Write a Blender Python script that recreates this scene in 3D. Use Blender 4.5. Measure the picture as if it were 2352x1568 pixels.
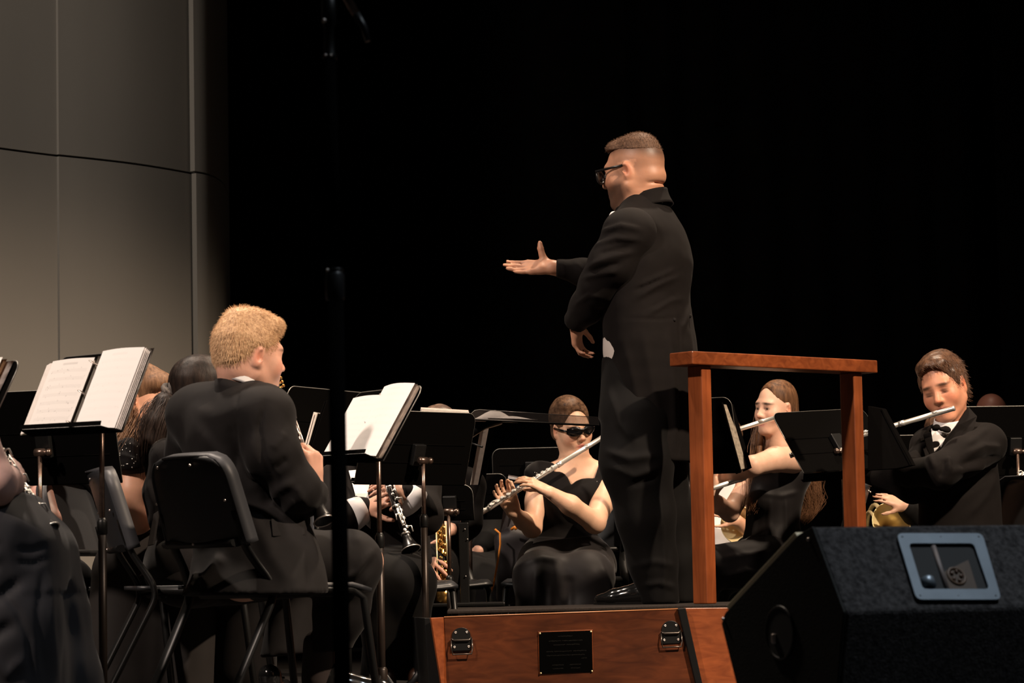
import bpy, bmesh, math, random
import numpy as np
from mathutils import Vector, Matrix

random.seed(7)
rng = np.random.default_rng(7)
for o in list(bpy.data.objects):
    bpy.data.objects.remove(o)
SC = bpy.context.scene
COL = SC.collection

# ------------------------------------------------------------------ camera
F_PX = 6500.0
PITCH = math.atan(541.0 / F_PX)
ROLL = math.radians(1.1)
CAM_Z = 0.45
CAM = np.array([0.0, 0.0, CAM_Z])
_f = np.array([0, math.cos(PITCH), math.sin(PITCH)])
_u0 = np.array([0, -math.sin(PITCH), math.cos(PITCH)])
_r0 = np.array([1.0, 0, 0])
_R = math.cos(ROLL) * _r0 - math.sin(ROLL) * _u0
_U = math.sin(ROLL) * _r0 + math.cos(ROLL) * _u0
cam_d = bpy.data.cameras.new('camera')
cam_d.sensor_width = 36.0
cam_d.lens = F_PX / 2352.0 * 36.0
cam_d.clip_end = 200
cam_d.dof.use_dof = True
cam_d.dof.focus_distance = 10.0
cam_d.dof.aperture_fstop = 8.5
cam = bpy.data.objects.new('camera', cam_d)
COL.objects.link(cam)
cam.matrix_world = Matrix(((_R[0], _U[0], -_f[0], CAM[0]), (_R[1], _U[1], -_f[1], CAM[1]),
                           (_R[2], _U[2], -_f[2], CAM[2]), (0, 0, 0, 1)))
SC.camera = cam

def W(px, py, d):
    """world point seen at photo pixel (px, py) at world depth y = d"""
    v = _f + (px - 1176.0) / F_PX * _R + (784.0 - py) / F_PX * _U
    return CAM + v * (d / v[1])

# ------------------------------------------------------------------ world, lights, exposure
wd = bpy.data.worlds.new('hall')
SC.world = wd
wd.use_nodes = True
wd.node_tree.nodes['Background'].inputs[0].default_value = (1.0, 0.86, 0.72, 1)
wd.node_tree.nodes['Background'].inputs[1].default_value = 0.006
SC.view_settings.view_transform = 'Standard'
SC.view_settings.look = 'None'
SC.view_settings.gamma = 1.0
SC.view_settings.use_curve_mapping = False
SC.view_settings.exposure = 0.18

def spot(name, loc, aim, power, col, size_deg, blend=0.6, radius=0.25):
    l = bpy.data.lights.new(name, 'SPOT')
    l.energy = power
    l.color = col
    l.spot_size = math.radians(size_deg)
    l.spot_blend = blend
    l.shadow_soft_size = radius
    o = bpy.data.objects.new(name, l)
    COL.objects.link(o)
    o.location = loc
    o.rotation_euler = (Vector(aim) - Vector(loc)).to_track_quat('-Z', 'Y').to_euler()
    return o

WARM = (1.0, 0.78, 0.58)
spot('spot_front_right', (7.6, 3.6, 9.0), (0.5, 10.2, 0.7), 9200, WARM, 30, 0.6, 0.2)
spot('spot_front_left', (-6.5, 1.5, 8.5), (-0.4, 9.4, 0.6), 4300, (1.0, 0.82, 0.70), 32, 0.8, 0.3)
spot('spot_overhead_left', (-2.6, 10.4, 7.5), (-1.2, 8.6, 0.8), 2000, (1.0, 0.83, 0.68), 50, 0.8, 0.2)
spot('spot_overhead_right', (1.8, 12.6, 7.5), (0.8, 10.6, 0.8), 1700, (1.0, 0.78, 0.58), 60, 0.8, 0.2)
spot('spot_front_cool', (2.6, 4.6, 6.5), (2.0, 5.7, 0.5), 950, (0.82, 0.91, 1.0), 62, 0.9, 0.25)
spot('spot_wall', (-3.3, 8.6, 4.4), (-3.0, 13.2, 1.7), 480, (1.0, 0.89, 0.78), 100, 1.0, 0.3)

# ------------------------------------------------------------------ helpers: objects
def tag(o, label=None, cat=None, group=None, kind=None):
    if label: o['label'] = label
    if cat: o['category'] = cat
    if group: o['group'] = group
    if kind: o['kind'] = kind
    return o

def empty(name, loc, rot=(0, 0, 0)):
    o = bpy.data.objects.new(name, None)
    o.empty_display_size = 0.05
    COL.objects.link(o)
    o.location = loc
    o.rotation_euler = rot
    return o

def mesh_np(name, V, faces_list, smooth=True):
    """faces_list: list of int arrays (n,3) or (n,4)"""
    me = bpy.data.meshes.new(name)
    V = np.asarray(V, np.float32)
    me.vertices.add(len(V))
    me.vertices.foreach_set('co', V.ravel())
    fl = [np.asarray(f, np.int32) for f in faces_list if len(f)]
    nl = sum(f.size for f in fl)
    nf = sum(len(f) for f in fl)
    me.loops.add(nl)
    me.loops.foreach_set('vertex_index', np.concatenate([f.ravel() for f in fl]))
    me.polygons.add(nf)
    st, k = [], 0
    for f in fl:
        n = f.shape[1]
        st.append(k + np.arange(len(f)) * n)
        k += f.size
    me.polygons.foreach_set('loop_start', np.concatenate(st).astype(np.int32))
    me.polygons.foreach_set('use_smooth', np.full(nf, smooth))
    me.update(calc_edges=True)
    me.validate()
    return me

def link(name, me, mat, parent=None, origin=None):
    """world-space mesh -> object whose origin is `origin` (or the parent's base)"""
    o = bpy.data.objects.new(name, me)
    COL.objects.link(o)
    if mat is not None and not me.materials:
        for m in (mat if isinstance(mat, (list, tuple)) else [mat]):
            me.materials.append(m)
    if parent is not None:
        o.parent = parent
        if origin is None and parent.get('_base') is not None:
            origin = parent['_base']
            me.transform(Matrix.Translation(-Vector(origin)))
            o['_base'] = list(map(float, origin))
    elif origin is not None:
        me.transform(Matrix.Translation(-Vector(origin)))
        o.location = origin
        o['_base'] = list(map(float, origin))
    return o

def root(name, base, label, cat, group=None):
    """empty at the base; children given in world space are shifted"""
    o = empty(name, base)
    o['_base'] = list(map(float, base))
    tag(o, label, cat, group)
    return o

class MB:
    """collects shapes into one mesh"""
    def __init__(s):
        s.bm = bmesh.new()
    def box(s, c, size, R=None, bevel=0.0, seg=2):
        r = bmesh.ops.create_cube(s.bm, size=1.0)
        vs = r['verts']
        M = Matrix.Translation(Vector(c)) @ (R.to_4x4() if R is not None else Matrix.Identity(4)) @ Matrix.Diagonal((*size, 1))
        bmesh.ops.transform(s.bm, matrix=M, verts=vs)
        if bevel:
            es = list({e for v in vs for e in v.link_edges})
            bmesh.ops.bevel(s.bm, geom=es, offset=bevel, segments=seg, affect='EDGES', profile=0.5)
        return s
    def tube(s, pts, rad, n=10, cap=True, flat=None):
        """swept tube; rad scalar or list; flat=(nx,ny) multipliers"""
        P = [Vector(p) for p in pts]
        m = len(P)
        rad = list(rad) if hasattr(rad, '__len__') else [rad] * m
        T = []
        for i in range(m):
            a = P[max(i - 1, 0)]; b = P[min(i + 1, m - 1)]
            t = (b - a)
            T.append(t.normalized() if t.length > 1e-9 else Vector((0, 0, 1)))
        ref = Vector((0, 0, 1)) if abs(T[0].z) < 0.9 else Vector((1, 0, 0))
        N = (ref - T[0] * ref.dot(T[0])).normalized()
        rings = []
        for i in range(m):
            N = (N - T[i] * N.dot(T[i]))
            if N.length < 1e-6:
                N = T[i].orthogonal()
            N.normalize()
            B = T[i].cross(N)
            fx, fy = flat or (1, 1)
            rings.append([s.bm.verts.new(P[i] + (N * math.cos(2 * math.pi * k / n) * fx + B * math.sin(2 * math.pi * k / n) * fy) * rad[i]) for k in range(n)])
        for i in range(m - 1):
            for k in range(n):
                s.bm.faces.new((rings[i][k], rings[i][(k + 1) % n], rings[i + 1][(k + 1) % n], rings[i + 1][k])).smooth = True
        if cap:
            s.bm.faces.new(rings[0][::-1]); s.bm.faces.new(rings[-1])
        return s
    def lathe(s, c, axis, prof, n=20):
        """prof: list of (distance along axis, radius)"""
        a = Vector(axis).normalized()
        N = a.orthogonal().normalized(); B = a.cross(N); c = Vector(c)
        rings = [[s.bm.verts.new(c + a * t + (N * math.cos(2 * math.pi * k / n) + B * math.sin(2 * math.pi * k / n)) * max(r, 1e-5)) for k in range(n)] for t, r in prof]
        for i in range(len(rings) - 1):
            for k in range(n):
                s.bm.faces.new((rings[i][k], rings[i][(k + 1) % n], rings[i + 1][(k + 1) % n], rings[i + 1][k])).smooth = True
        if prof[0][1] > 1e-4: s.bm.faces.new(rings[0][::-1])
        if prof[-1][1] > 1e-4: s.bm.faces.new(rings[-1])
        return s
    def ball(s, c, r, seg=12, R=None):
        rr = r if hasattr(r, '__len__') else (r, r, r)
        q = bmesh.ops.create_uvsphere(s.bm, u_segments=seg, v_segments=max(6, seg // 2), radius=1.0)
        M = Matrix.Translation(Vector(c)) @ (R.to_4x4() if R is not None else Matrix.Identity(4)) @ Matrix.Diagonal((*rr, 1))
        bmesh.ops.transform(s.bm, matrix=M, verts=q['verts'])
        for v in q['verts']:
            for f in v.link_faces: f.smooth = True
        return s
    def torus(s, c, axis, R, r, n=20, m=8, a0=0.0, a1=2 * math.pi):
        a = Vector(axis).normalized(); N = a.orthogonal().normalized(); B = a.cross(N); c = Vector(c)
        full = abs(a1 - a0 - 2 * math.pi) < 1e-6
        pts = [c + (N * math.cos(t) + B * math.sin(t)) * R for t in np.linspace(a0, a1, n + 1)]
        return s.tube(pts, r, m, cap=not full)
    def prism(s, poly, vec, bevel=0.0):
        """polygon (list of 3d points) extruded by vec"""
        v = Vector(vec)
        A = [s.bm.verts.new(Vector(p)) for p in poly]; Bv = [s.bm.verts.new(Vector(p) + v) for p in poly]
        n = len(A); fs = [s.bm.faces.new(A[::-1]), s.bm.faces.new(Bv)]
        for i in range(n):
            fs.append(s.bm.faces.new((A[i], A[(i + 1) % n], Bv[(i + 1) % n], Bv[i])))
        if bevel:
            es = list({e for f in fs for e in f.edges})
            bmesh.ops.bevel(s.bm, geom=es, offset=bevel, segments=2, affect='EDGES', profile=0.5)
        return s
    def grid(s, fn, nu, nv, thick=0.0, smooth=True):
        """parametric sheet fn(u,v)->point, optional thickness"""
        vs = [[s.bm.verts.new(Vector(fn(i / nu, j / nv))) for j in range(nv + 1)] for i in range(nu + 1)]
        fs = []
        for i in range(nu):
            for j in range(nv):
                f = s.bm.faces.new((vs[i][j], vs[i + 1][j], vs[i + 1][j + 1], vs[i][j + 1])); f.smooth = smooth; fs.append(f)
        if thick:
            bmesh.ops.recalc_face_normals(s.bm, faces=fs)
            bmesh.ops.solidify(s.bm, geom=fs, thickness=thick)
        return s
    def build(s, name, mat, parent=None, origin=None, recalc=True):
        if recalc:
            bmesh.ops.recalc_face_normals(s.bm, faces=s.bm.faces)
        me = bpy.data.meshes.new(name)
        s.bm.to_mesh(me); s.bm.free()
        return link(name, me, mat, parent, origin)

# ------------------------------------------------------------------ helpers: materials
def mat(name, col, rough=0.5, metal=0.0, spec=0.5, noise=0.0, nscale=20.0, bump=0.0, bscale=200.0, stretch=None, sheen=0.0, sss=0.0, attr=None, coat=0.0):
    m = bpy.data.materials.new(name)
    m.use_nodes = True
    nt = m.node_tree; N = nt.nodes; L = nt.links
    b = N['Principled BSDF']
    b.inputs['Roughness'].default_value = rough
    b.inputs['Metallic'].default_value = metal
    b.inputs['Specular IOR Level'].default_value = spec
    if spec < 0.05: b.inputs['IOR'].default_value = 1.03
    b.inputs['Base Color'].default_value = (*col, 1)
    if sheen:
        b.inputs['Sheen Weight'].default_value = sheen
        b.inputs['Sheen Roughness'].default_value = 0.4
    if coat:
        b.inputs['Coat Weight'].default_value = coat
        b.inputs['Coat Roughness'].default_value = 0.15
    if sss:
        b.inputs['Subsurface Weight'].default_value = sss
        b.inputs['Subsurface Radius'].default_value = (0.012, 0.004, 0.002)
        b.inputs['Subsurface Scale'].default_value = 1.0
    src = None
    if attr:
        a = N.new('ShaderNodeAttribute'); a.attribute_name = attr
        src = a.outputs['Color']
        L.new(src, b.inputs['Base Color'])
    vec = None
    if noise or bump:
        tc = N.new('ShaderNodeTexCoord'); mp = N.new('ShaderNodeMapping')
        L.new(tc.outputs['Object'], mp.inputs['Vector'])
        if stretch: mp.inputs['Scale'].default_value = stretch
        vec = mp.outputs['Vector']
    if noise:
        n = N.new('ShaderNodeTexNoise'); n.inputs['Scale'].default_value = nscale; n.inputs['Detail'].default_value = 5
        L.new(vec, n.inputs['Vector'])
        mr = N.new('ShaderNodeMapRange'); mr.inputs['From Min'].default_value = 0.25; mr.inputs['From Max'].default_value = 0.75
        mr.inputs['To Min'].default_value = 1 - noise; mr.inputs['To Max'].default_value = 1 + noise
        L.new(n.outputs['Fac'], mr.inputs['Value'])
        mx = N.new('ShaderNodeMix'); mx.data_type = 'RGBA'; mx.blend_type = 'MULTIPLY'; mx.inputs['Factor'].default_value = 1
        if src is None: mx.inputs[6].default_value = (*col, 1)
        else: L.new(src, mx.inputs[6])
        L.new(mr.outputs['Result'], mx.inputs[7])
        L.new(mx.outputs[2], b.inputs['Base Color'])
    if bump:
        n2 = N.new('ShaderNodeTexNoise'); n2.inputs['Scale'].default_value = bscale; n2.inputs['Detail'].default_value = 3
        L.new(vec, n2.inputs['Vector'])
        bp = N.new('ShaderNodeBump'); bp.inputs['Strength'].default_value = bump; bp.inputs['Distance'].default_value = 0.004
        L.new(n2.outputs['Fac'], bp.inputs['Height']); L.new(bp.outputs['Normal'], b.inputs['Normal'])
    return m

M = {}
M['suit'] = mat('suit_wool', (0.0058, 0.0043, 0.0040), 0.85, spec=0.14, noise=0.15, nscale=30, bump=0.06, bscale=700, sheen=0.02)
M['suit2'] = mat('suit_wool_charcoal', (0.0088, 0.0074, 0.0074), 0.8, spec=0.16, noise=0.15, nscale=30, bump=0.06, bscale=700, sheen=0.03)
M['trouser'] = mat('trouser_cloth', (0.0032, 0.0027, 0.0026), 0.8, spec=0.15, noise=0.15, nscale=25, sheen=0.03)
M['dress'] = mat('dress_satin', (0.007, 0.0056, 0.0058), 0.6, spec=0.18, noise=0.15, nscale=15, bump=0.04, bscale=300, sheen=0.1)
M['blouse'] = mat('blouse_knit', (0.0042, 0.0031, 0.0031), 0.8, spec=0.14, noise=0.2, nscale=40, bump=0.1, bscale=500, sheen=0.1)
M['white_cloth'] = mat('white_cotton', (0.78, 0.75, 0.74), 0.8, spec=0.2, noise=0.05, nscale=20)
M['skin'] = mat('skin', (0.6, 0.35, 0.25), 0.48, spec=0.4, sss=0.12, noise=0.06, nscale=35, bump=0.05, bscale=260, attr='Col')
M['shoe'] = mat('patent_leather', (0.006, 0.006, 0.006), 0.12, spec=0.7)
M['black_plastic'] = mat('black_plastic', (0.012, 0.012, 0.013), 0.38, spec=0.45, bump=0.08, bscale=900)
M['chair_plastic'] = mat('chair_shell_plastic', (0.018, 0.019, 0.022), 0.42, spec=0.5, bump=0.05, bscale=800)
M['black_metal'] = mat('black_painted_steel', (0.006, 0.006, 0.006), 0.4, spec=0.3)
M['worn_metal'] = mat('worn_black_tube', (0.026, 0.018, 0.014), 0.4, metal=0.5, noise=0.9, nscale=30, stretch=(1, 1, 0.25))
M['stand_black'] = mat('stand_black_enamel', (0.003, 0.0028, 0.0027), 0.6, spec=0.03)
M['edge_metal'] = mat('bare_edge_metal', (0.25, 0.24, 0.22), 0.4, metal=0.7)
M['bronze'] = mat('bronzed_tube', (0.22, 0.15, 0.12), 0.3, metal=0.9, noise=0.3, nscale=60)
M['brass'] = mat('brass_lacquer', (0.95, 0.78, 0.42), 0.28, metal=0.4)
M['gold_dark'] = mat('sax_lacquer', (0.66, 0.36, 0.10), 0.25, metal=0.95)
M['silver'] = mat('silver_plate', (0.80, 0.77, 0.72), 0.36, metal=0.82)
M['nickel'] = mat('nickel_keys', (0.72, 0.62, 0.57), 0.32, metal=0.88)
M['ebony'] = mat('ebony_wood', (0.008, 0.007, 0.007), 0.3, spec=0.5)
M['lens'] = mat('dark_lens', (0.003, 0.003, 0.0035), 0.2, spec=0.3)
M['orange'] = mat('orange_cord', (0.75, 0.24, 0.02), 0.6)
M['red'] = mat('red_petal', (0.25, 0.01, 0.02), 0.6)
M['eye'] = mat('eyeball', (0.7, 0.66, 0.62), 0.2)
M['iris'] = mat('iris_dark', (0.02, 0.012, 0.008), 0.15)
M['cavity'] = mat('cavity_black', (0.004, 0.004, 0.004), 0.8)

# ------------------------------------------------------------------ signed-distance modelling
def V3(p): return np.asarray(p, np.float64)

def rc(a, b, ra, rb=None, k=0.02, op='add'):
    return dict(t='rc', a=V3(a), b=V3(b), ra=ra, rb=ra if rb is None else rb, k=k, op=op)
def el(c, r, R=None, k=0.02, op='add'):
    r = V3(r) if hasattr(r, '__len__') else V3((r, r, r))
    return dict(t='el', c=V3(c), r=r, R=None if R is None else np.asarray(R, np.float64), k=k, op=op)
def bx(c, h, R=None, rnd=0.005, k=0.01, op='add'):
    return dict(t='bx', c=V3(c), h=V3(h), R=None if R is None else np.asarray(R, np.float64), rnd=rnd, k=k, op=op)
def loft(st, yaw=0.0, k=0.02, op='add', pw=2.0):
    """st: (x, y, z, rx, ry) stations, bottom to top or reverse; ellipse axes turned by yaw"""
    a = np.array(sorted(st, key=lambda s: s[2]), np.float64)
    return dict(t='lo', st=a, yaw=yaw, k=k, op=op, pw=pw)
def pg(pts, y0, y1, k=0.004, op='sub'):
    """polygon of world points seen from the audience, extruded between the depths y0 and y1"""
    return dict(t='pg', pts=np.array([[p[0], p[2]] for p in pts], np.float64), y0=y0, y1=y1, k=k, op=op)
def chain(pts, rads, k=0.015, op='add'):
    return [rc(pts[i], pts[i + 1], rads[i], rads[i + 1], k, op) for i in range(len(pts) - 1)]

def _bounds(p):
    if p['t'] == 'rc':
        r = max(p['ra'], p['rb']); return np.minimum(p['a'], p['b']) - r, np.maximum(p['a'], p['b']) + r
    if p['t'] == 'el':
        e = p['r'] if p['R'] is None else np.sqrt(((p['R'] * p['r'][None, :]) ** 2).sum(1))
        return p['c'] - e, p['c'] + e
    if p['t'] == 'bx':
        h = p['h'] + p['rnd']; e = h if p['R'] is None else np.abs(p['R']) @ h
        return p['c'] - e, p['c'] + e
    if p['t'] == 'pg':
        q = p['pts']; return np.array([q[:, 0].min(), p['y0'], q[:, 1].min()]), np.array([q[:, 0].max(), p['y1'], q[:, 1].max()])
    s = p['st']; m = np.maximum(s[:, 3], s[:, 4])
    return np.array([(s[:, 0] - m).min(), (s[:, 1] - m).min(), s[0, 2]]), np.array([(s[:, 0] + m).max(), (s[:, 1] + m).max(), s[-1, 2]])

def _pch(x, xp, fp):
    """smooth monotone cubic interpolation"""
    n = len(xp)
    if n == 2: return np.interp(x, xp, fp)
    h = np.diff(xp); dl = np.diff(fp) / h; m = np.zeros(n)
    for i in range(1, n - 1):
        if dl[i - 1] * dl[i] > 0: m[i] = 2 * dl[i - 1] * dl[i] / (dl[i - 1] + dl[i])
    m[0], m[-1] = dl[0], dl[-1]
    x = np.clip(x, xp[0], xp[-1]); i = np.clip(np.searchsorted(xp, x) - 1, 0, n - 2)
    t = (x - xp[i]) / h[i]
    return ((1 + 2 * t) * (1 - t) ** 2 * fp[i] + t * (1 - t) ** 2 * h[i] * m[i] + t * t * (3 - 2 * t) * fp[i + 1] + t * t * (t - 1) * h[i] * m[i + 1])

def _dist(p, X, Y, Z):
    if p['t'] == 'rc':
        a, b = p['a'], p['b']; ba = b - a; L2 = max(ba @ ba, 1e-12)
        t = np.clip(((X - a[0]) * ba[0] + (Y - a[1]) * ba[1] + (Z - a[2]) * ba[2]) / L2, 0, 1)
        return np.sqrt((X - a[0] - t * ba[0]) ** 2 + (Y - a[1] - t * ba[1]) ** 2 + (Z - a[2] - t * ba[2]) ** 2) - (p['ra'] + t * (p['rb'] - p['ra']))
    if p['t'] in ('el', 'bx'):
        c, R = p['c'], p['R']; x, y, z = X - c[0], Y - c[1], Z - c[2]
        if R is not None:
            x, y, z = (R[0, 0] * x + R[1, 0] * y + R[2, 0] * z, R[0, 1] * x + R[1, 1] * y + R[2, 1] * z, R[0, 2] * x + R[1, 2] * y + R[2, 2] * z)
        if p['t'] == 'el':
            r = p['r']
            k0 = np.sqrt((x / r[0]) ** 2 + (y / r[1]) ** 2 + (z / r[2]) ** 2); k1 = np.sqrt((x / r[0] ** 2) ** 2 + (y / r[1] ** 2) ** 2 + (z / r[2] ** 2) ** 2)
            return k0 * (k0 - 1) / np.maximum(k1, 1e-6)
        h = p['h'] - p['rnd']
        qx, qy, qz = np.abs(x) - h[0], np.abs(y) - h[1], np.abs(z) - h[2]
        return np.sqrt(np.maximum(qx, 0) ** 2 + np.maximum(qy, 0) ** 2 + np.maximum(qz, 0) ** 2) + np.minimum(np.maximum(qx, np.maximum(qy, qz)), 0) - p['rnd']
    if p['t'] == 'pg':
        x, z = X[:, 0, 0][:, None], Z[0, 0, :][None, :]; V = p['pts']; n = len(V)
        d = np.full((x.shape[0], z.shape[1]), 1e9); ins = np.zeros(d.shape, bool)
        for i in range(n):
            a, b = V[i], V[(i + 1) % n]; e = b - a
            t = np.clip(((x - a[0]) * e[0] + (z - a[1]) * e[1]) / max(e @ e, 1e-12), 0, 1)
            d = np.minimum(d, (x - a[0] - t * e[0]) ** 2 + (z - a[1] - t * e[1]) ** 2)
            if a[1] != b[1]:
                c = ((a[1] > z) != (b[1] > z)) & (x < (b[0] - a[0]) * (z - a[1]) / (b[1] - a[1]) + a[0]); ins ^= c
        d = np.sqrt(d) * np.where(ins, -1, 1)
        return np.maximum(d[:, None, :], np.maximum(Y - p['y1'], p['y0'] - Y))
    s = p['st']; zz = Z
    cx, cy, rx, ry = (_pch(zz, s[:, 2], s[:, i]) for i in (0, 1, 3, 4))
    c, sn = math.cos(p['yaw']), math.sin(p['yaw'])
    x0, y0 = X - cx, Y - cy
    x, y = c * x0 + sn * y0, -sn * x0 + c * y0
    if p['pw'] != 2.0:
        q = (np.abs(x / rx) ** p['pw'] + np.abs(y / ry) ** p['pw']) ** (1 / p['pw'])
        d = (q - 1) * np.minimum(rx, ry)
    else:
        q = np.sqrt((x / rx) ** 2 + (y / ry) ** 2); g = np.sqrt((x / rx ** 2) ** 2 + (y / ry ** 2) ** 2)
        d = q * (q - 1) / np.maximum(g, 1e-4)
        d = np.where(q < 0.3, -np.minimum(rx, ry) * 0.7, d)
    return np.maximum(d, np.maximum(zz - s[-1, 2], s[0, 2] - zz))

def _axis(lo, hi, cell, ref):
    """1-d coordinates; finer inside the refine intervals (lo, hi, cell)"""
    xs = [lo]
    while xs[-1] < hi:
        c = cell
        for a, b, cc in ref:
            if a <= xs[-1] <= b: c = min(c, cc)
        xs.append(xs[-1] + c)
    return np.array(xs)

def sdf_arrays(prims, cell=0.006, refine=None, cut=None):
    flat = []
    for p in prims: flat.extend(p if isinstance(p, list) else [p])
    adds = [p for p in flat if p['op'] == 'add']
    B = [_bounds(p) for p in adds]
    lo = np.min([b[0] for b in B], 0) - 3 * cell; hi = np.max([b[1] for b in B], 0) + 3 * cell
    refine = refine or {}
    ax = [_axis(lo[i], hi[i], cell, refine.get(i, [])) for i in range(3)]
    Fd = np.full([len(a) for a in ax], 1e3, np.float32)
    for p in flat:
        b0, b1 = _bounds(p); pad = p['k'] + 2.5 * cell
        sl = []
        for i in range(3):
            i0 = np.searchsorted(ax[i], b0[i] - pad); i1 = np.searchsorted(ax[i], b1[i] + pad)
            sl.append(slice(max(i0, 0), max(i1, 0)))
        if any(s.stop <= s.start for s in sl): continue
        d = _dist(p, ax[0][sl[0]][:, None, None], ax[1][sl[1]][None, :, None], ax[2][sl[2]][None, None, :]).astype(np.float32)
        A = Fd[sl[0], sl[1], sl[2]]; k = p['k']
        if p['op'] == 'add':
            h = np.maximum(k - np.abs(A - d), 0) / k
            Fd[sl[0], sl[1], sl[2]] = np.minimum(A, d) - h * h * k * 0.25
        else:
            h = np.maximum(k - np.abs(A + d), 0) / k
            Fd[sl[0], sl[1], sl[2]] = np.maximum(A, -d) + h * h * k * 0.25
    if cut is not None:
        for n, o in cut:      # keep the side n.(p-o) < 0
            n = V3(n); n = n / np.linalg.norm(n)
            pl = ((ax[0] - o[0]) * n[0])[:, None, None] + ((ax[1] - o[1]) * n[1])[None, :, None] + ((ax[2] - o[2]) * n[2])[None, None, :]
            Fd = np.maximum(Fd, pl.astype(np.float32))
    for i in range(3):
        idx = [slice(None)] * 3
        idx[i] = 0; Fd[tuple(idx)] = np.abs(Fd[tuple(idx)]) + 1e-3
        idx[i] = -1; Fd[tuple(idx)] = np.abs(Fd[tuple(idx)]) + 1e-3
    return Fd, ax

def surface_nets(Fd, ax):
    S = Fd < 0
    n = np.zeros([s - 1 for s in S.shape], np.uint8)
    for i in (0, 1):
        for j in (0, 1):
            for k in (0, 1):
                n += S[i:S.shape[0] - 1 + i, j:S.shape[1] - 1 + j, k:S.shape[2] - 1 + k]
    I, J, K = np.nonzero((n > 0) & (n < 8))
    idx = np.full(n.shape, -1, np.int32); idx[I, J, K] = np.arange(len(I))
    cor = [(i, j, k) for i in (0, 1) for j in (0, 1) for k in (0, 1)]
    vals = {c: Fd[I + c[0], J + c[1], K + c[2]] for c in cor}
    acc = np.zeros((len(I), 3)); cnt = np.zeros(len(I))
    lo = np.stack([ax[0][I], ax[1][J], ax[2][K]], 1); dx = np.stack([ax[0][I + 1], ax[1][J + 1], ax[2][K + 1]], 1) - lo
    for a in cor:
        for d in range(3):
            if a[d]: continue
            b = list(a); b[d] = 1; b = tuple(b)
            va, vb = vals[a], vals[b]; m = (va < 0) != (vb < 0)
            t = np.where(m, va / np.where(m, va - vb, 1), 0)
            q = np.tile(np.array(a, float), (len(I), 1)); q[:, d] = t
            acc += q * m[:, None]; cnt += m
    P = lo + dx * acc / np.maximum(cnt, 1)[:, None]
    quads = []
    for d in range(3):
        s0 = [slice(None)] * 3; s1 = [slice(None)] * 3
        s0[d] = slice(0, -1); s1[d] = slice(1, None)
        A, Bq = S[tuple(s0)], S[tuple(s1)]
        E = np.argwhere(A != Bq)
        e1, e2 = [(1, 2), (2, 0), (0, 1)][d]
        ok = (E[:, e1] > 0) & (E[:, e2] > 0) & (E[:, e1] < S.shape[e1] - 1) & (E[:, e2] < S.shape[e2] - 1)
        E = E[ok]; inside = A[tuple(E.T)]
        def c(a, b):
            q = E.copy(); q[:, e1] -= a; q[:, e2] -= b; return idx[tuple(q.T)]
        q = np.stack([c(1, 1), c(0, 1), c(0, 0), c(1, 0)], 1)
        q[~inside] = q[~inside][:, ::-1]
        quads.append(q)
    Q = np.concatenate(quads)
    return P, Q[(Q >= 0).all(1)]

def smooth_v(P, Q, it=1, lam=0.5):
    for _ in range(it):
        acc = np.zeros_like(P); cnt = np.zeros(len(P))
        for a, b in ((0, 1), (1, 2), (2, 3), (3, 0)):
            for s, e in ((a, b), (b, a)):
                np.add.at(acc, Q[:, s], P[Q[:, e]]); np.add.at(cnt, Q[:, s], 1)
        P = P + lam * (acc / np.maximum(cnt, 1)[:, None] - P)
    return P

def v_normals(P, Q):
    n = np.cross(P[Q[:, 2]] - P[Q[:, 0]], P[Q[:, 3]] - P[Q[:, 1]])
    N = np.zeros_like(P)
    for i in range(4): np.add.at(N, Q[:, i], n)
    return N / np.maximum(np.linalg.norm(N, axis=1), 1e-12)[:, None]

def wnoise(P, freq, seed=0, octs=3):
    """cheap smooth pseudo-noise in -1..1"""
    r = np.random.default_rng(seed); out = np.zeros(len(P)); amp = 1.0; tot = 0
    for o in range(octs):
        for _ in range(4):
            d = r.normal(size=3); d /= np.linalg.norm(d)
            out += amp * np.sin(P @ d * freq * 6.283 + r.uniform(0, 6.28)) / 3; 
        tot += amp; amp *= 0.55; freq *= 1.9
    return out / tot

def sculpt(prims, cell=0.006, refine=None, cut=None, wr=None, sm=1):
    """prims -> (verts, quads); wr = list of (amp, freq, stretch xyz, seed) cloth relief"""
    P, Q = surface_nets(*sdf_arrays(prims, cell, refine, cut))
    if sm: P = smooth_v(P, Q, sm)
    if wr:
        N = v_normals(P, Q)
        for amp, freq, st, seed in wr:
            P = P + N * (amp * wnoise(P * np.asarray(st), freq, seed))[:, None]
    return P, Q

def paint(me, P, base, masks, origin=None):
    """vertex colours: list of (centre, radii, R, colour, hardness) ellipsoid masks"""
    C = np.tile(np.array([*base, 1.0]), (len(P), 1))
    for m in masks:
        if callable(m):
            m(P, C); continue
        c, r, R, col, hard = m
        q = P - V3(c)
        if R is not None: q = q @ np.asarray(R)
        d = np.sqrt(((q / V3(r)) ** 2).sum(1))
        w = np.clip((1 - d) * hard + 0.5, 0, 1) if hard > 0 else np.clip(1 - d, 0, 1) * -hard
        w = np.clip(w, 0, 1)[:, None]
        C[:, :3] = C[:, :3] * (1 - w) + np.array(col) * w
    a = me.color_attributes.new('Col', 'FLOAT_COLOR', 'POINT')
    a.data.foreach_set('color', C.astype(np.float32).ravel())

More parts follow.
